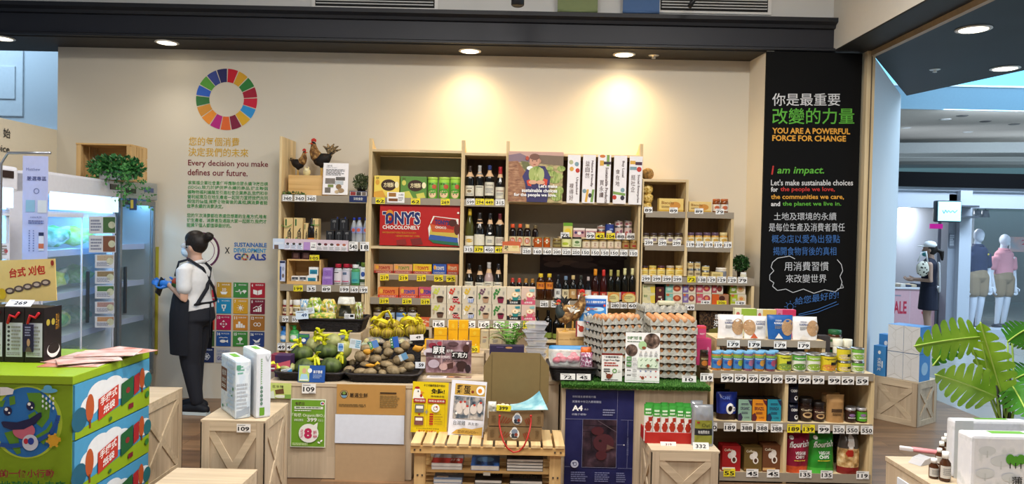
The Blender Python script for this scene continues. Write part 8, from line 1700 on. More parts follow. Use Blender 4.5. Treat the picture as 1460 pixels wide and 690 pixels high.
for fi,(f,ys)in enumerate(((fa,(.12,.30,.48,.66,.84)),(fb,(.55,.82)))):
 M4,L,H,D,n=f
 for k in range(n):
  for i,y in enumerate(ys):
   z=.452+k*(H-.75)/(n-.2);mb=MB();mb.ell((0,0,.075),(.15,.085,.075),LV[(i+k)%3],14,9,.35,i*5+k);mb.tube([(.08,0,.10),(.13,.01,.14)],[.03,.012],FILM,8,True)
   mb.build('vegetable_bag',f"bagged greens {ORD[i]} from the near end, {ORD[k]} shelf up, {'tall white' if fi == 0 else 'cut off'} fridge",'bag','chilled vegetable bags',loc=M4@Vector((-.29-.05*(i%2),y*L,z+.024)),rot=(0,0,.3*math.sin(i*3+k)))
M4,L,H,D,n=fc
for k in range(n):mb=MB();mb.ell((0,0,.05),(.10,.12,.05),mat(('#b8b4b0','#8a4a44','#c9ccd0','#6a6a6e')[k],.4),12,8,.2,k);mb.build('chilled_pack',f"chilled pack on shelf {ORD[k]} from the bottom of the steel fridge",'pack','chilled packs',loc=M4@Vector((-.3,L*.45,.452+k*(H-.75)/(n-.2)+.016)))
def on_plane(name,label,cat,box,p,n,draw,base,off=.004,group=None):
 l,t,r,b=box;p,n=Vector(p),Vector(n).normalized();p=p+n*off
 mb=MB();cv=CV(mb,box,lambda a,e,o:hit(l+(r-l)*a,b-(b-t)*e,p,n)+n*o);cv.rect(l,t,r,b,mat(base,.4));draw(cv);cv.off=-.002;cv.rect(l,t,r,b,mat(base,.4));return mb.build(name,label,cat,group)
nf=(1.2,.13,0)
for i,(l,t,r,b,q)in enumerate(((127,308.5,165,333,'#3f6a3c'),(127,335.5,165,360,'#7a4a34'),(135.6,363,162.5,382,'#b8a890'),(135.6,386,163,404.5,'#8a7a5a'),(135.6,407,163,425.5,'#4a7a4a'),(135.6,430,163,447,'#a88a8a'),(135.6,451,163,467,'#b8906a'))):
 on_plane('info_card',f"vegetable information card on the fridge glass, {ORD[i]} from the top",'card',(l,t,r,b),(-3.165,5,0),nf,lambda c,l=l,t=t,r=r,b=b,q=q,i=i:(c.rect(l+(r-l)*(.52 if i<2 else .1),t+1,r-1,t+(b-t)*(.95 if i<2 else .45),mat(q,var=.5,scale=120)),c.ell(r-6,(t+b)/2,5,5,mat('#c9d0b8',var=.3)),c.lines(l+2,t+(b-t)*(.2 if i<2 else .55),l+(r-l)*(.48 if i<2 else .8),b-2,4,mat('#7f8aa8'),i)),'#d4dcea',.012,'cards on the fridge glass')
on_plane('info_card','small blue and yellow sticker at the top of the steel fridge door','card',(185,283,195,299.5),(-3.30,6.2,0),(.56,-.036,0),lambda c:(c.rect(186,285,190,297,mat('#c9b84a')),c.rect(190.5,285,194,297,mat('#26407a'))),'#2a3c6a',.0)
for i in range(2):on_plane('info_card',f"white card low on the cut off fridge glass, {('upper', 'lower')[i]} one",'card',(-4,347+i*24,13,369+i*24),(-3.07,3.55,0),(1,.05,0),lambda c,i=i:(c.ell(8,358+i*24,3,3,mat('#a84a5a')),c.lines(0,350+i*24,10,365+i*24,4,GREY)),'#d4dcf0',.012,'cards on the cut off fridge')
# crate and ivy on the fridges
t=thing('wooden_crate','open slatted wooden crate lying on top of the white fridge','crate',(xat(152,250,6.1),6.05,1.972),R(4));cw,chh=.22,.30
for i in range(3):mb=MB();z=.0+i*.1;mb.box(-cw,.30,z+.003,cw,.312,z+.095,PINE);mb.build('back_slat',parent=t)
for s in(-1,1):
 for i in range(3):mb=MB();a,b=sorted((s*cw,s*(cw-.012)));mb.box(a,.01+i*.1,.012,b,.095+i*.1,chh-.012,PINEZ);mb.build('side_slat',parent=t)
 for y in(.005,.27):mb=MB();a,b=sorted((s*(cw-.012),s*(cw-.04)));mb.box(a,y,.012,b,y+.028,chh-.012,PINEZ);mb.build('corner_post',parent=t)
for z in(0,chh-.012):mb=MB();mb.box(-cw,.0,z,cw,.299,z+.012,PINE);mb.build('panel',parent=t)
iv=thing('trailing_ivy','green trailing ivy plant on top of the fridges by the crate','plant',(xat(172,252,6.0),5.93,1.972));rd=random.Random(8)
mb=MB();mb.box(-.11,-.05,.0,.11,.06,.07,mat('#c9ccd0',.5),.01);mb.build('planter',parent=iv)
mb=MB();leaf_cloud(mb,(0,0,.10),(.22,.09,.085),900,.035,[mat('#2c6a34',.5),mat('#1f4f28',.5),mat('#4a8a44',.5)],3)
for i in range(16):
 a=rd.uniform(-1,1);e=Vector((.16*a+.22*(i%3==0),-.12-.04*rd.random(),-.12-.14*rd.random()*(1 if a>.2 else .2)+(.12 if a<.2 else 0)))
 for k in range(16):leaf_cloud(mb,Vector((.10*a,-.03,.10)).lerp(e,k/15)+Vector((0,0,.05*math.sin(k/15*3.1))),(.018,.018,.018),3,.03,[mat('#2c6a34',.5),mat('#4a8a44',.5)],i*20+k)
mb.build('foliage',parent=iv)
mb=MB();mb.box(xat(222,400,6.84),6.835,zat(224,505,6.84),xat(225.5,400,6.84),6.848,zat(224,352,6.84),mat('#b8b03a',.5));mb.build('edge_strip','narrow yellow vertical strip on the wall beside the steel fridge','strip')
# hanging banner on its stand
bs=thing('banner_stand','tall lavender hanging banner with product pictures on a metal stand','banner',(xat(30,222,4.3),4.32,0));zb_=zat(48,222,4.3)
mb=MB();q=xat(3,222,4.3)-bs.location.x;mb.tube([(q-.02,0,.02),(q-.02,0,zb_-.05),(q+.02,0,zb_+.015),(.16,0,zb_+.02)],.008,mat('#9aa0ac',.3,.8),8);mb.lathe([(.07,0),(.07,.012),(.02,.02)],mat('#9aa0ac',.3,.8),18,c=(q-.02,0,0));mb.build('stand',parent=bs)
mb=MB();w=36*4.3/F;h=175*4.3/F;mb.box(0,-.004,zb_-h,w,.0,zb_,mat('#a9b0d6',.4));cv=CV(mb,(30,222,66,397),flat(w,h,-.004,0,zb_-h));V=mat('#5c6494')
cv.text('Matthew',35,239,55,243,V);cv.text('嚴選專區',36,251,64,257.5,mat('#4a5080'),.01);cv.ring(50,272,3,4,V);cv.rect(35,285,48,302,mat('#7fa8c0'));cv.rect(52,285,65,303,mat('#c4cad0'));cv.text('100%天然',42,308,58,311,V);cv.lines(39,314,62,320,2,V);cv.rect(54,331,61.5,357,mat('#c9ccd8'));cv.rect(54,331,61.5,336,mat('#23284a'));cv.rect(54,347,61.5,354,mat('#b8603a'));[cv.lines(x,328,x+2,360,9,V,x)for x in(40,46)]
mb.build('fabric',parent=bs)
# ================================================================== GREEN COUNTER
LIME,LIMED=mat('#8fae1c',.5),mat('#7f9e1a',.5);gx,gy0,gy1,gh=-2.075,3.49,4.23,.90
gc=thing('cardboard_counter','lime green cardboard counter with a smiling earth and side drawers','counter',(0,0,0))
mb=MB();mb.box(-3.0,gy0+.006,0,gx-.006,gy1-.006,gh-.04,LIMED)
cv=CV(mb,(0,500,106,690),lambda a,b,o:(P(106*a,690-190*b,gy0+.006-o)[0],gy0+.006-o,P(106*a,690-190*b,gy0+.006-o)[2]));E1,E2,NB=mat('#2470b8',.5),mat('#5a8f2c',.5),mat('#1c1f4a',.5)
cv.ell(38,602,51,52,mat('#b0c83c',.5),40);cv.ell(38,602,45,50,E1,40)
for pts in(((38,560),(58,560),(72,578),(70,596),(60,610),(52,604),(56,590),(44,580)),((40,592),(50,586),(56,600),(44,606)),((6,617),(18,614),(26,624),(30,646),(24,648),(14,634)),((13,566),(21,564),(22,576),(14,578)),((0,572),(8,570),(4,580),(0,580)),((50,622),(66,612),(74,600),(76,614),(62,634))):cv.poly(pts,E2)
for x,y in((11,586),(43.5,578.5)):cv.ell(x,y,6,6.4,NB);cv.ell(x-2,y-2.4,2.4,2.4,WHITE,12);cv.ell(x+2,y+2.6,1.4,1.4,WHITE,12)
cv.ell(34,614,16,12,mat('#c4657c',.5));cv.poly([(1.5,602),(4,600.5),(24,602),(42,597),(56,588),(59,588),(59.5,594),(50,604),(34,612),(16,613),(5,609)],NB)
cv.ell(43,631,11.5,11.5,mat('#c9cfe0',.5));cv.ell(37,629,3.4,4,mat('#b8283a'));cv.ell(44,629,4.4,5,mat('#24409a'));cv.line([(32,634),(16,636),(0,634)],6,mat('#1f4f9a'));cv.line([(54,628),(72,618),(82,600),(83,592)],6,mat('#1f4f9a'));cv.poly([(0,552),(10,552),(20,555),(18,562),(2,564),(0,564)],mat('#e4e0e4'))
cv.ell(70,557,12,3.4,mat('#5fa8d0'));cv.ell(68,553,6,4,mat('#5fa8d0'));[cv.ell(61+k%4*5,565+k//4*7+(k%2)*3,1.4,2.2,mat('#dfe8f0'),10)for k in range(12)];cv.ell(76,628,8,8,mat('#d9a42c'));[cv.ell(76+9*math.cos(k),628+9*math.sin(k),2,2,mat('#d9a42c'),8)for k in range(7)]
cv.text('的一個小行動',0,669,77,681,mat('#8c2434',.5),.02);cv.text('地球的大未來',0,685.5,94,699,mat('#1f6a34',.5),.02)
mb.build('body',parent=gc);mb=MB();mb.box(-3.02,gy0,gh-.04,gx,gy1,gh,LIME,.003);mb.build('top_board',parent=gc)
def drawer(c,lime=LIME):
 c.rect(0,0,100,100,mat('#4a9ac8',.5));[c.ell(x,y,rx,ry,mat('#e8ecf0',.5))for x,y,rx,ry in((30,34,16,26),(46,28,14,20),(58,40,14,20),(18,48,12,20),(92,40,10,18))];c.poly([(0,86),(40,78),(100,60),(100,100),(0,100)],lime);[c.ell(x,y,rx,ry,mat(q,.5))for x,y,rx,ry,q in((5,66,9,22,'#1f5f7a'),(17,52,5,26,'#b8562c'),(88,36,4,22,'#b8562c'),(97,44,6,16,'#1f6f7a'))];c.rect(16,74,18,90,mat('#7a3a1c'));c.rect(87,54,89,66,mat('#7a3a1c'))
 c.poly([(27,42),(53,28),(53,70),(27,84)],mat('#c43a2c',.5));c.text('手提式',29,42,51,58,WHITE,.02,slope=-.5);c.text('紙袋',33,60,48,76,WHITE,.02,slope=-.5)
 c.poly([(57,30),(74,22),(74,66),(57,76)],mat('#1f5f34',.5));c.poly([(75,24),(83,20),(83,58),(75,64)],mat('#a8242c',.5));c.ell(66,48,3,6,mat('#8a2a2c'));c.rect(67,78,74,88,mat('#7a1c2c'));c.ell(42,90,2,4,mat('#2f6a34'));c.ell(95,74,3,7,mat('#2f7a34'))
for k in range(3):z1=gh-.045-k*.272;mb=MB();mb.box(gx-.006,gy0+.01,z1-.264,gx+.004,gy1-.01,z1,mat('#4a9ac8',.5));drawer(CV(mb,(0,0,100,100),lambda a,b,o:(gx+.004+o,gy0+.01+(gy1-gy0-.02)*a,z1-.264+.264*b)));mb.build('drawer',parent=gc)
gz_=gh+.001;BLK=mat('#17131a',.4);yb_=3.80
for i,(l,r)in enumerate(((-22,5.5),(6.5,34.3),(35,62.6))):
 x0,x1=xat(l,480,yb_),xat(r,480,yb_);w=x1-x0;t=thing('gift_box',f"black gift box with a red cord, {ORD[i]} from left on the green counter",'box',(x0,yb_,gz_),0,'black gift boxes');h=.285
 mb=MB();mb.box(0,0,0,w,.15,h,BLK,.002);cv=CV(mb,(0,0,100,100),flat(w,h,0,0));cv.rect(8,28,92,90,mat('#c4cadc',.4));[cv.ell(22,36+8*k,7,2.4,mat('#3a3a44'))for k in range(6)];cv.lines(36,34,86,80,7,GREY,i);cv.lines(14,82,86,88,2,GREY)
 if i==2:cs=CV(mb,(0,0,100,100),lambda a,b,o:(w+o,.15*a,h*b));[cs.ell(22+28*k,28,10,6,mat('#a89a3a'))for k in range(2)];cs.text('黑米',64,14,84,44,mat('#b8862c'),rot=0);cs.ell(52,80,36,13,WHITE);cs.ell(52,77,32,10,mat('#1c1618'));cs.ring(52,86,24,27,WHITE,180,360,ky=.3)
 mb.build('box_body',parent=t);mb=MB();mb.tube([(w*.2,-.006,h*.72),(w*.35,-.012,h*.86),(w*.6,-.008,h*.82),(w*.75,-.006,h*.9)],.007,mat('#c4202c',.5),8,True);mb.build('red_cord',parent=t)
 if i==2:mb=MB();mb.box(w*.0,-.012,h*.2,w*.52,-.008,h*.70,mat('#1c1840',.4));cv=CV(mb,(0,0,100,100),flat(w*.52,h*.5,-.012,0,h*.2));cv.ell(54,66,16,14,mat('#b08a72'));cv.poly([(24,100),(40,82),(70,82),(90,100)],mat('#5a4a44'));cv.lines(20,8,80,46,4,mat('#8a8ab8'),3);mb.build('hang_tag',parent=t)
stk('price_tag','white 269 card lying on the black gift boxes','price tag',9,427,45,440,yb_+.03,'#dfe2ea',lambda c:(c.text('269',19,430,37,437,INK,.03),c.rect(12,429,18,430,GREY)),lean=50,loc=(xat(27,439,yb_+.03),yb_+.02,gz_+.288))
def yel(c):c.text('台式 刈包',14,388,66,402,mat('#b8281c',.5),.03,slope=-.08);[c.ell(14+13*k,420-2.6*k,7,4.6,mat('#5a4a44'))for k in range(5)];[c.ell(14+13*k,420-2.6*k,4,2.4,mat('#b8a898'))for k in range(5)];c.ell(3,424,6,8,mat('#c9a81c'));c.ell(77,382,2.4,4,mat('#8a2a20'))
panel('sign_board','tilted yellow food sign behind the black gift boxes','sign',-8,376,80,436,3.97,base=mat('#d9bf78',.5),th=.006,tilt=-3,draw=yel,loc=(xat(36,428,3.97),3.975,zat(36,430,3.97)))
panel('sign_board','white photo card below the yellow food sign','sign',-8,425,80,470,3.99,base=mat('#c4bcb0',.5),th=.006,draw=lambda c:(c.rect(38,422,62,440,mat('#8a7a6a',var=.5)),c.text('您家的',63,424,78,430,INK),c.text('點心',63,432,76,438,INK)),loc=(xat(36,470,3.99),3.992,gz_))
FLY=[noisy('flyer_print_'+str(i),[(.3,a),(.5,b),(.65,'#d9c9c4')],9,.5)for i,(a,b)in enumerate((('#a85a4a','#c98a7a'),('#b8786a','#d4b0a8'),('#8a6a6a','#c9a8a0')))]
for i,(x,y,a)in enumerate(((-2.24,3.80,.1),(-2.26,3.85,-.3),(-2.22,3.90,.35),(-2.24,3.99,-.12),(-2.20,3.84,.6),(-2.22,3.93,.05),(-2.14,4.07,-.35),(-2.17,3.98,.25))):
 mb=MB();mb.box(-.145,-.10,0,.145,.10,.003,FLY[i%3]);mb.build('flyer',f"reddish printed flyer in the spread on the green counter, {ORD[i]} from the bottom",'flyer','flyers on the green counter',loc=(x,y,gz_+.0035*i),rot=(0,0,a))
 # crates, tissue packs
xcrate('cross braced crate directly behind the lime green counter',-2.62,-2.17,4.33,4.88,.543)
xcrate('low cross braced crate at the bottom edge, in front of the tissue crate',-1.80,-1.36,3.56,3.99,.305)
xcrate('cross braced crate carrying two wrapped tissue packs',xat(285.7,600,4.09),xat(378,600,4.09),4.09,4.52,.543)
tags([(337,357.5,'109')],604.5,616.5,4.083,'on the crate below the tissue packs',group='price cards on the counters')
TB=noisy('tissue_wrap_blue',[(.4,'#d3e2ee'),(.55,'#e4eef4'),(.65,'#c4d4e2')],20,.3)
def t1(c):c.lines(14,10,60,26,3,mat('#6fae9a'),2);c.rect(8,8,34,16,mat('#5a9a7a'));c.lines(10,40,80,92,8,mat('#b4bcc4'),4);c.poly([(10,88),(90,80),(90,92),(10,98)],mat('#a4b0bc'))
def t1s(c):c.rect(4,22,44,62,mat('#6a3a1c'));c.text('植萃',10,26,38,36,mat('#dfe4dc'));c.text('抽取式',10,40,38,48,mat('#dfe4dc'));c.lines(10,52,38,58,2,mat('#dfe4dc'));[c.ell(x,y,4,3,mat('#2f8a5a'))for x,y in((70,58),(80,64),(50,84),(88,50),(20,90))];c.lines(52,10,96,90,9,mat('#b8d0e4'),5)
tissue('blue white tissue pack with a brown label on the crate, nearer one',(xat(334.5,600,4.10),4.102,.545),R(36),.088,.30,.33,t1,t1s,TB)
def t2(c):[c.ell(36,54+6*k,9,2.6,mat('#6a8a7a'))for k in range(5)];c.rect(24,84,56,96,mat('#6aa02c'));c.lines(30,10,40,50,12,mat('#7fae6a'),3);c.line([(60,6),(76,14),(92,6)],2,mat('#a4acb0'))
tissue('white tissue pack with green round marks on the crate, farther one',(xat(364.5,597,4.13),4.13,.545),R(36),.085,.27,.375,t2,None,mat('#dfe4ea',.35))
# ================================================================== PEOPLE AND MANNEQUINS
def tubes(mb,m,*chains):
 for pts,rs in chains:mb.tube(pts,rs,m,12,True)
def hand(t,wrist,d,palm,m,name='hand',s=1.0,curl=.5):
 w,d,n=Vector(wrist),Vector(d).normalized(),Vector(palm).normalized();sd=d.cross(n).normalized();mb=MB()
 tubes(mb,m,([w-d*.03,w,w+d*.045*s,w+d*.08*s],[.026*s,.025*s,.034*s,.032*s]))
 for k,(o,L)in enumerate(((-.028,.062),(-.010,.072),(.010,.068),(.027,.052))):
  b=w+d*.085*s+sd*o*s;p1=b+d*L*.5*s+n*.012*curl*s;p2=b+d*L*.8*s+n*.04*curl*s;p3=b+d*L*.85*s+n*.065*curl*s;tubes(mb,m,([b-d*.02,b,p1,p2,p3],[.010*s,.0095*s,.009*s,.0085*s,.007*s]))
 b=w+d*.03*s-sd*.03*s;tubes(mb,m,([b,b-sd*.028*s+d*.02*s+n*.015*s,b-sd*.03*s+d*.05*s+n*.03*s],[.013*s,.011*s,.009*s]))
 return mb.build(name,parent=t,remesh=.0045*s,fix=True,smooth_iter=3)
def figure(t,skin,arms,top,bottom,H=1.0,feet=((-.09,0),(.09,0)),sleeve=.45,long=True,shirt=True,belly=1.0,skirt=None,face=True,depth=1.0):
 """standing body facing -Y; arms: (shoulder, elbow, wrist) points"""
 mb=MB();mb.ell((0,-.008,1.455*H),(.070,.088,.103),skin,18,12);mb.ell((0,-.035,1.395*H),(.048,.052,.045),skin,12,8)
 if face:mb.ell((0,-.098,1.435*H),(.012,.016,.02),skin,8,6);[mb.ell((s*.072,0,1.44*H),(.012,.02,.03),skin,8,6)for s in(-1,1)]
 tubes(mb,skin,([(0,.012,1.36*H),(0,.02,1.26*H)],[.05,.058]));mb.lathe([(.09,.78*H),(.125,.9*H),(.115,1.02*H),(.14,1.16*H),(.13,1.25*H),(.06,1.30*H)],skin,16,sy=.7)
 for sh,el,wr in arms:tubes(mb,skin,([sh,el,wr],[.046,.039,.028]))
 for(fx,fy),s in zip(feet,(-1,1)):tubes(mb,skin,([(s*.075,0,.80*H),(fx*.95,fy*.5-.015,.44*H),(fx,fy+.02,.08*H)],[.085,.056,.036]))
 mb.build('body',parent=t,remesh=.010,fix=True,smooth_iter=4)
 if shirt:
  mb=MB();mb.lathe([(.150*belly,.84*H),(.158*belly,.93*H),(.150,1.04*H),(.165,1.16*H),(.155,1.24*H),(.10,1.295*H),(.062,1.325*H)],top,18,sy=.72*depth)
  for sh,el,wr in arms:
   sh,el=Vector(sh),Vector(el)
   if sleeve:tubes(mb,top,([sh*.8+Vector((0,0,sh.z*.2)),sh,sh.lerp(el,sleeve),sh.lerp(el,sleeve+.15)],[.07,.066,.062,.064]))
  mb.build('shirt',parent=t,remesh=.011,fix=True,smooth_iter=3)
 mb=MB()
 if skirt:mb.lathe([(.19,.52*H),(.172,.72*H),(.155,.88*H),(.125,.98*H)],bottom,20,sy=.75)
 else:
  mb.lathe([(.13,.76*H),(.165*belly,.82*H),(.152*belly,.92*H),(.14,.95*H)],bottom,18,sy=.78*depth)
  for(fx,fy),s in zip(feet,(-1,1)):tubes(mb,bottom,([(s*.08,0,.82*H),(s*.082,fy*.3-.01,.60*H)]+([(fx*.95,fy*.5-.015,.44*H),(fx,fy+.015,.12*H)]if long else[]),[.112,.1]+([.08,.054]if long else[])))
 mb.build('trousers' if long and not skirt else 'skirt' if skirt else 'shorts',parent=t,remesh=.011,fix=True,smooth_iter=3)
def shoe(t,x,y,m,sole,dirn=0):
 mb=MB();mb.tube([(x,y+.07,.045),(x,y+.02,.06),(x,y-.06,.05),(x,y-.13,.035),(x,y-.17,.03)],[.04,.046,.046,.04,.026],m,12,True);o=mb.build('shoe',parent=t,remesh=.008,fix=True,smooth_iter=2)
 mb=MB();mb.prism([(x-.034,y+.10),(x+.034,y+.10),(x+.042,y-.08),(x+.032,y-.185),(x-.032,y-.185),(x-.042,y-.08)],.002,.028,sole,'z');mb.build('sole',parent=o)
SKIN=mat('#c99e86',.55,var=.03);NVY=mat('#14161f',.8);HAIR=noisy('dark_hair',[(.35,'#0f0c0b'),(.7,'#2c2320')],40,.5,(6,6,1));GLV=mat('#2470c8',.4);WHT=mat('#dfdfe0',.8)
wk=thing('person','shop worker in dark apron, white polo, mask and blue gloves beside the fridge','person',(xat(276,500,6.36),6.36,0),R(-97))
ar=(((-.165,.0,1.23),(-.20,.03,1.0),(-.10,-.20,1.08)),((.165,0,1.23),(.19,.02,1.0),(.06,-.19,1.10)))
figure(wk,SKIN,ar,WHT,mat('#1b1d26',.8),.985,((-.085,-.04),(.085,.07)),belly=1.16,depth=1.16)
for a,(dx,nz_)in zip(ar,((.12,.3),(-.1,.3))):hand(wk,a[2],(dx,-1,.08),(-dx*3,0,nz_),GLV,'glove',1.02,.55)
for x,y in((-.085,-.02),(.085,.09)):shoe(wk,x,y,mat('#10131c',.7),mat('#c9d4d4',.6))
mb=MB();n=14;rows=[]
for z,w_,y in((1.20,.10,-.135),(1.10,.13,-.148),(.98,.19,-.165),(.86,.212,-.178),(.70,.215,-.178),(.52,.205,-.170)):rows.append([(w_*math.sin(t_:=(k/n*2-1)*(1.2 if z>1.05 else 1.95)),y*math.cos(t_)-.008,z)for k in range(n+1)])
vs=[v for r_ in rows for v in r_];mb.add(vs,[(j*(n+1)+i,j*(n+1)+i+1,(j+1)*(n+1)+i+1,(j+1)*(n+1)+i)for j in range(5)for i in range(n)],NVY,True);mb.add([(x,y+.006,z)for x,y,z in vs],[(j*(n+1)+i,(j+1)*(n+1)+i,(j+1)*(n+1)+i+1,j*(n+1)+i+1)for j in range(5)for i in range(n)],NVY,True);mb.build('apron',parent=wk)
for s in(-1,1):mb=MB();mb.tube([(s*.08,-.128,1.19),(s*.10,-.085,1.30),(s*.095,.0,1.325),(s*.06,.11,1.25),(-s*.05,.146,1.08),(-s*.15,.12,.96)],.016,NVY,8,True,flat=.5);mb.build('apron_strap',parent=wk)
mb=MB();mb.tube([(s_,.145-abs(s_)*.25,.95)for s_ in(-.16,-.08,0,.08,.16)],.016,NVY,8,True,flat=.5);mb.tube([(0,.15,.95),(.03,.165,.85),(.02,.16,.66)],[.014,.02,.014],NVY,8,True,flat=.4);mb.build('apron_ties',parent=wk)
mb=MB();mb.ell((0,.022,1.465),(.083,.092,.10),HAIR,18,12);mb.ell((0,.005,1.50),(.079,.09,.075),HAIR,16,10);tubes(mb,HAIR,([(0,.08,1.49),(0,.115,1.515)],[.045,.04]));mb.ell((0,.125,1.52),(.045,.042,.042),HAIR,12,8,.15);tubes(mb,HAIR,([(.07,-.03,1.48),(.074,-.035,1.42)],[.016,.008]),([(-.07,-.03,1.48),(-.074,-.035,1.42)],[.016,.008]));mb.build('hair',parent=wk,remesh=.008,fix=True)
mb=MB();mb.ell((0,-.062,1.388),(.062,.056,.052),mat('#c9d8e4',.7),16,10);mb.build('face_mask',parent=wk);mb=MB();[mb.tube([(s*.055,-.06,1.405),(s*.078,.0,1.435)],.0025,WHITE,5)for s in(-1,1)];mb.build('mask_loop',parent=wk)
mb=MB();mb.ell((0,-.045,1.437),(.084,.074,.036),mat('#dfe8ee',.08,alpha=.4,var=0),18,8);mb.build('safety_goggles',parent=wk)
for s in(-1,1):mb=MB();mb.ell((s*.03,-.086,1.452),(.012,.008,.008),WHITE,8,6);mb.ell((s*.03,-.092,1.452),(.006,.005,.006),INK,8,6);mb.build('eye',parent=wk)
mb=MB();mb.tube([(0.062*math.cos(k),.02+.056*math.sin(k),1.29+.018*math.sin(k))for k in[i*.45 for i in range(15)]],.016,WHT,8);mb.build('collar',parent=wk)
mb=MB();mb.box(-.037,-.006,-.075,.037,.006,.075,mat('#1c1c20',.3),.004);o=mb.build('smartphone','dark smartphone held in the blue gloves of the shop worker','phone',loc=wk.matrix_world@Vector((0,0,0))if False else(xat(231,405,6.36),6.33,zat(231,408,6.36)),rot=(0,R(-32),R(-97)))
mb=MB();mb.ell((0,0,0),(.05,.045,.045),mat('#3f7a3a',.4),12,8,.3,2);mb.ell((-.01,-.02,.02),(.035,.03,.03),mat('#b8482c',.4),10,7,.3,3);mb.build('vegetable_pack','small red and green vegetable pack held by the shop worker','packet',loc=P(254,404,6.26))
# --- clothing shop
MQ=mat('#cfd8e6',.4,var=0)
def mannequin(px,label,topm,shm):
 Ym=YS+(.6 if px<1400 else 1.05);t=thing('mannequin',label,'mannequin',(xat(px,466,Ym),Ym,.0),R(12),'shop window mannequins');t.scale=(1.1,1.1,1.10 if px<1400 else 1.05);a=tuple(((s*.17,0,1.22),(s*.225,.02,.97),(s*.21,-.03,.74))for s in(-1,1))
 figure(t,MQ,a,topm,mat('#8f7d62',.8),1.06,((-.08,0),(.08,.03)),long=False,face=False)
 for w_ in a:hand(t,w_[2],(0,-.1,-1),(-w_[2][0]*3,-.4,0),MQ)
 for x,y in((-.08,0),(.08,.03)):shoe(t,x,y,shm,mat('#d9d9d9'))
 mb=MB();[mb.tube([(s*.02,-.075,1.375),(s*.06,-.05,1.36),(s*.06,.04,1.39)],.016,topm,8,True)for s in(-1,1)];mb.build('collar',parent=t)
 mb=MB();mb.ell((.08,-.118,1.24),(.018,.006,.016),mat('#c9b83a')if px<1400 else mat('#d9d4d8'),10,6);mb.build('chest_badge',parent=t)
mannequin(1391,'white mannequin in a navy polo and khaki shorts, left one in the window',mat('#16224a',.8),mat('#1c2130'));mannequin(1428,'white mannequin in a pink polo and khaki shorts, right one in the window',mat('#d0909c',.8),mat('#1c2130'))
wm=thing('person','woman in white cap and navy dress carrying a spotted bag past the shop','person',(xat(1322,473,11.4),11.4,0),R(-118))
aw=(((-.16,0,1.22),(-.19,.03,.98),(-.10,-.19,.98)),((.16,0,1.22),(.19,.02,.98),(.02,-.2,.98)))
figure(wm,mat('#a88876',.6),aw,mat('#12162a',.8),mat('#12162a',.8),1.0,sleeve=0,skirt=True)
for w_,q in zip(aw,(.1,-.1)):hand(wm,w_[2],(q,-1,0),(-q,0,.3),mat('#a88876',.6))
for x in(-.09,.09):shoe(wm,x,0,WHT,WHITE)
mb=MB();mb.ell((0,.02,1.46),(.08,.09,.10),HAIR,14,10);tubes(mb,HAIR,([(0,.09,1.45),(0,.16,1.42),(0,.17,1.30)],[.03,.04,.02]));mb.build('hair',parent=wm,remesh=.01,fix=True)
mb=MB();mb.lathe([(.092,1.49),(.095,1.53),(.07,1.57),(.02,1.585)],WHT,16);mb.ell((0,-.11,1.50),(.075,.07,.010),WHT,14,6);mb.build('cap',parent=wm)
mb=MB();mb.ell((0,-.06,1.39),(.062,.052,.05),mat('#4a9aa0',.7),14,8);mb.build('face_mask',parent=wm)
for s in(-1,1):mb=MB();mb.tube([(s*.09,.125,1.24),(s*.10,.135,1.0),(s*.11,.14,.82)],.022,WHT,8,True,flat=.4);mb.build('white_stripe',parent=wm)
mb=MB();mb.tube([(-.12,.12,.88),(0,.145,.86),(.12,.12,.88)],.022,WHT,8,True,flat=.4);mb.build('white_belt',parent=wm)
bg=thing('shoulder_bag','white spotted shoulder bag on the arm of the woman in the cap','bag',P(1316,383,11.2));DOT=noisy('spotted_canvas',[(.30,'#3a342c'),(.36,'#c9c4b4')],22,.7,kind='voronoi')
mb=MB();mb.ell((0,0,0),(.10,.04,.115),DOT,16,10,.15);mb.build('pouch',parent=bg);mb=MB();mb.tube([(-.08,0,.11),(-.02,.02,.24),(.05,.02,.26),(.08,.02,.10)],.012,WHT,8);mb.build('strap',parent=bg)
lb=thing('lightbox_sign','glowing pale cyan lightbox sign on the storefront pillar','sign',(sx(1335),YS-.35,sz(1335,317)));w=(sx(1352)-sx(1317))/2;h=sz(1335,287)-sz(1335,317)
mb=MB();mb.box(-w,0,0,w,.12,h,mat('#2c3a44',.4),.03);mb.build('case',parent=lb);mb=MB();mb.box(-w+.02,-.006,.02,w-.02,.0,h-.02,mat('#a8ecf0',emit=1.1,var=0),.002);cv=CV(mb,(0,0,100,100),flat(2*w,h,-.006));cv.line([(22,46),(28,60),(34,44),(40,56),(46,46),(54,56),(62,46),(70,56),(80,44)],3,mat('#2f6a7a'));mb.build('lit_face',parent=lb)
mb=MB();[mb.box(w-.02,.03,z,w+.3,.27,z+.03,mat('#4a5058',.4))for z in(.08,h-.1)];mb.build('bracket',parent=lb)
mb=MB();mb.box(0,0,0,sx(1343)-sx(1325),.02,.08,mat('#c8209a',emit=.6,var=0));mb.build('small_sign','small magenta sign below the cyan lightbox','sign',loc=(sx(1325),YS-.02,sz(1335,326)))
GRD=noisy('sunset_poster',[(.35,'#7fb0c8'),(.5,'#d9b0a8'),(.65,'#d98a7a')],1.6,.4)
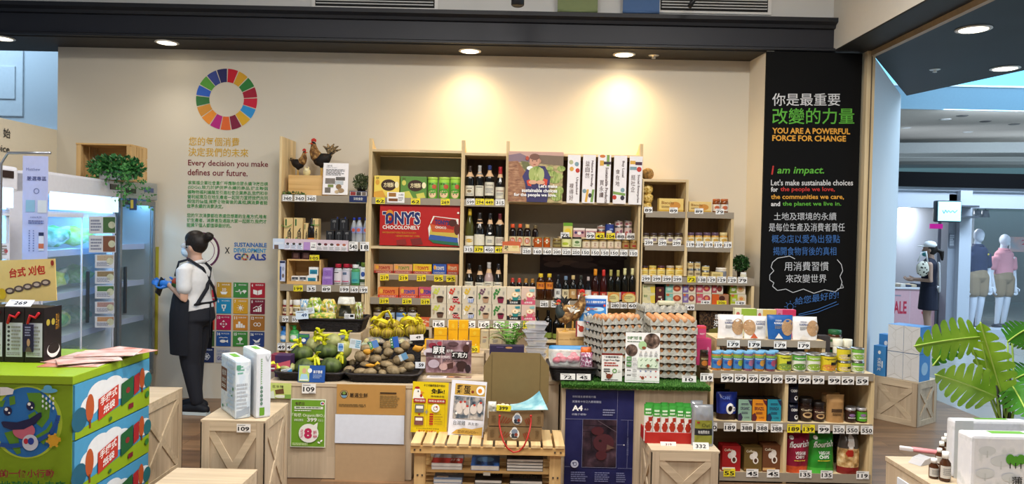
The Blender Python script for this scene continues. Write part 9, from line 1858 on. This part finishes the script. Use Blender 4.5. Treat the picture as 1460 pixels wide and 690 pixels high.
for l,r,t_,b,s,nm,q in((1283,1343,333,356,'SALE','wide pink and blue sale poster inside the clothing shop',2.2),(1440,1475,338,359,'2','orange pink poster at the right edge of the shop window',1.75)):
 panel('poster',nm,'poster',l,t_,r,b,YS+q,base=GRD,th=.02,draw=lambda c,s=s,l=l,r=r,t_=t_:[c.mb.box(x-.02,.003,-1.42,x+.02,.018,.1,MWL)for x in(-.2,.2)if s=='SALE']and None or c.text(s,l+(r-l)*.45,t_+4,l+(r-l)*.7,t_+11,mat('#c8304a')))
panel('notice_board','small grey notice on the storefront pillar','sign',1353,333,1361,353,YS-.013,base=mat('#6f7480'),th=.01,draw=lambda c:c.lines(1354,335,1360,351,6,mat('#b8bcc4')))
def saled(c):c.text('SALE',1284.5,430,1308,447,mat('#b02a44'),.03);c.text('50',1330,430,1342,447,mat('#b02a44'),.02);c.lines(1286,422,1300,425,1,mat('#7a8a9a'));c.rect(1312,416,1313,468,mat('#c9b0b8'))
ds=thing('sale_table','pink fronted sale table of folded clothes in the shop entrance','table',(sx(1312),YS+.25,0));w=(sx(1349)-sx(1276))/2;h=sz(1312,414)
mb=MB();mb.box(-w,0,0,w,.7,h,mat('#c8a0a8',.5));cv=CV(mb,(1276,414,1349,472),flat(2*w,h));saled(cv);mb.build('front_panel',parent=ds);mb=MB();mb.box(-w-.02,-.02,h,w+.02,.72,h+.03,mat('#c9ccd4'));mb.build('top_board',parent=ds)
for i in range(7):mb=MB();mb.box(-.044,0,0,.044,.25,.035+.01*(i%3),mat(('#1c2030','#8a8070','#c9c4bc','#3a4256','#b8a890','#1c2436','#6a7080')[i],.9),.012);mb.build('folded_garment',f"folded garment, {ORD[i]} from left on the sale table",'clothing','folded garments',loc=(sx(1312)-w+.14+i*(2*w-.28)/6,YS+.3,h+.031))
sh=thing('clothes_shelf','white shelf of folded pink and red clothes behind the pink mannequin','shelf',(sx(1452),YS+1.6,0));w=.42;mb=MB();[mb.box(-w,0,z,w,.4,z+.03,MWL)for z in(.12,.75,1.05,1.34)];mb.build('boards',parent=sh);mb=MB();[mb.box(s*w-.015,0,0,s*w+.015,.4,1.37,MWL)for s in(-1,1)];mb.build('uprights',parent=sh)
for i in range(4):mb=MB();mb.box(-.16,0,0,.16,.3,.05,mat(('#b8404a','#c86a72','#d9a0a4','#c8502c')[i],.9),.015);mb.build('folded_garment',f"folded {('deep red', 'rose', 'pale pink', 'orange red')[i]} garment on the white shop shelf",'clothing','folded garments',loc=(sx(1452)-.2+.38*(i%2),YS+1.62,(.785,1.085)[i//2]-.0))
for i,px in enumerate((1415,1436,1448)):
 t=thing('shop_spotlight',f"small spotlight at the top of the shop window, {ORD[i]} from left",'spotlight',(sx(px),YS+.8,sz(px,297)-.02),0,'shop window spotlights');mb=MB();mb.lathe([(.03,.0),(.05,.01),(.07,-.12),(.055,-.12)],mat('#b8bcc4' if i==0 else '#5a6068',.3,.6),12);mb.lathe([(.054,-.118),(.054,-.115)],mat('#fff0d0',emit=5 if i==0 else .8,var=0),12);mb.build('lamp_head',parent=t);mb=MB();mb.tube([(0,0,0),(0,0,.30)],.01,mat('#5a6068',.4));mb.build('stem',parent=t)
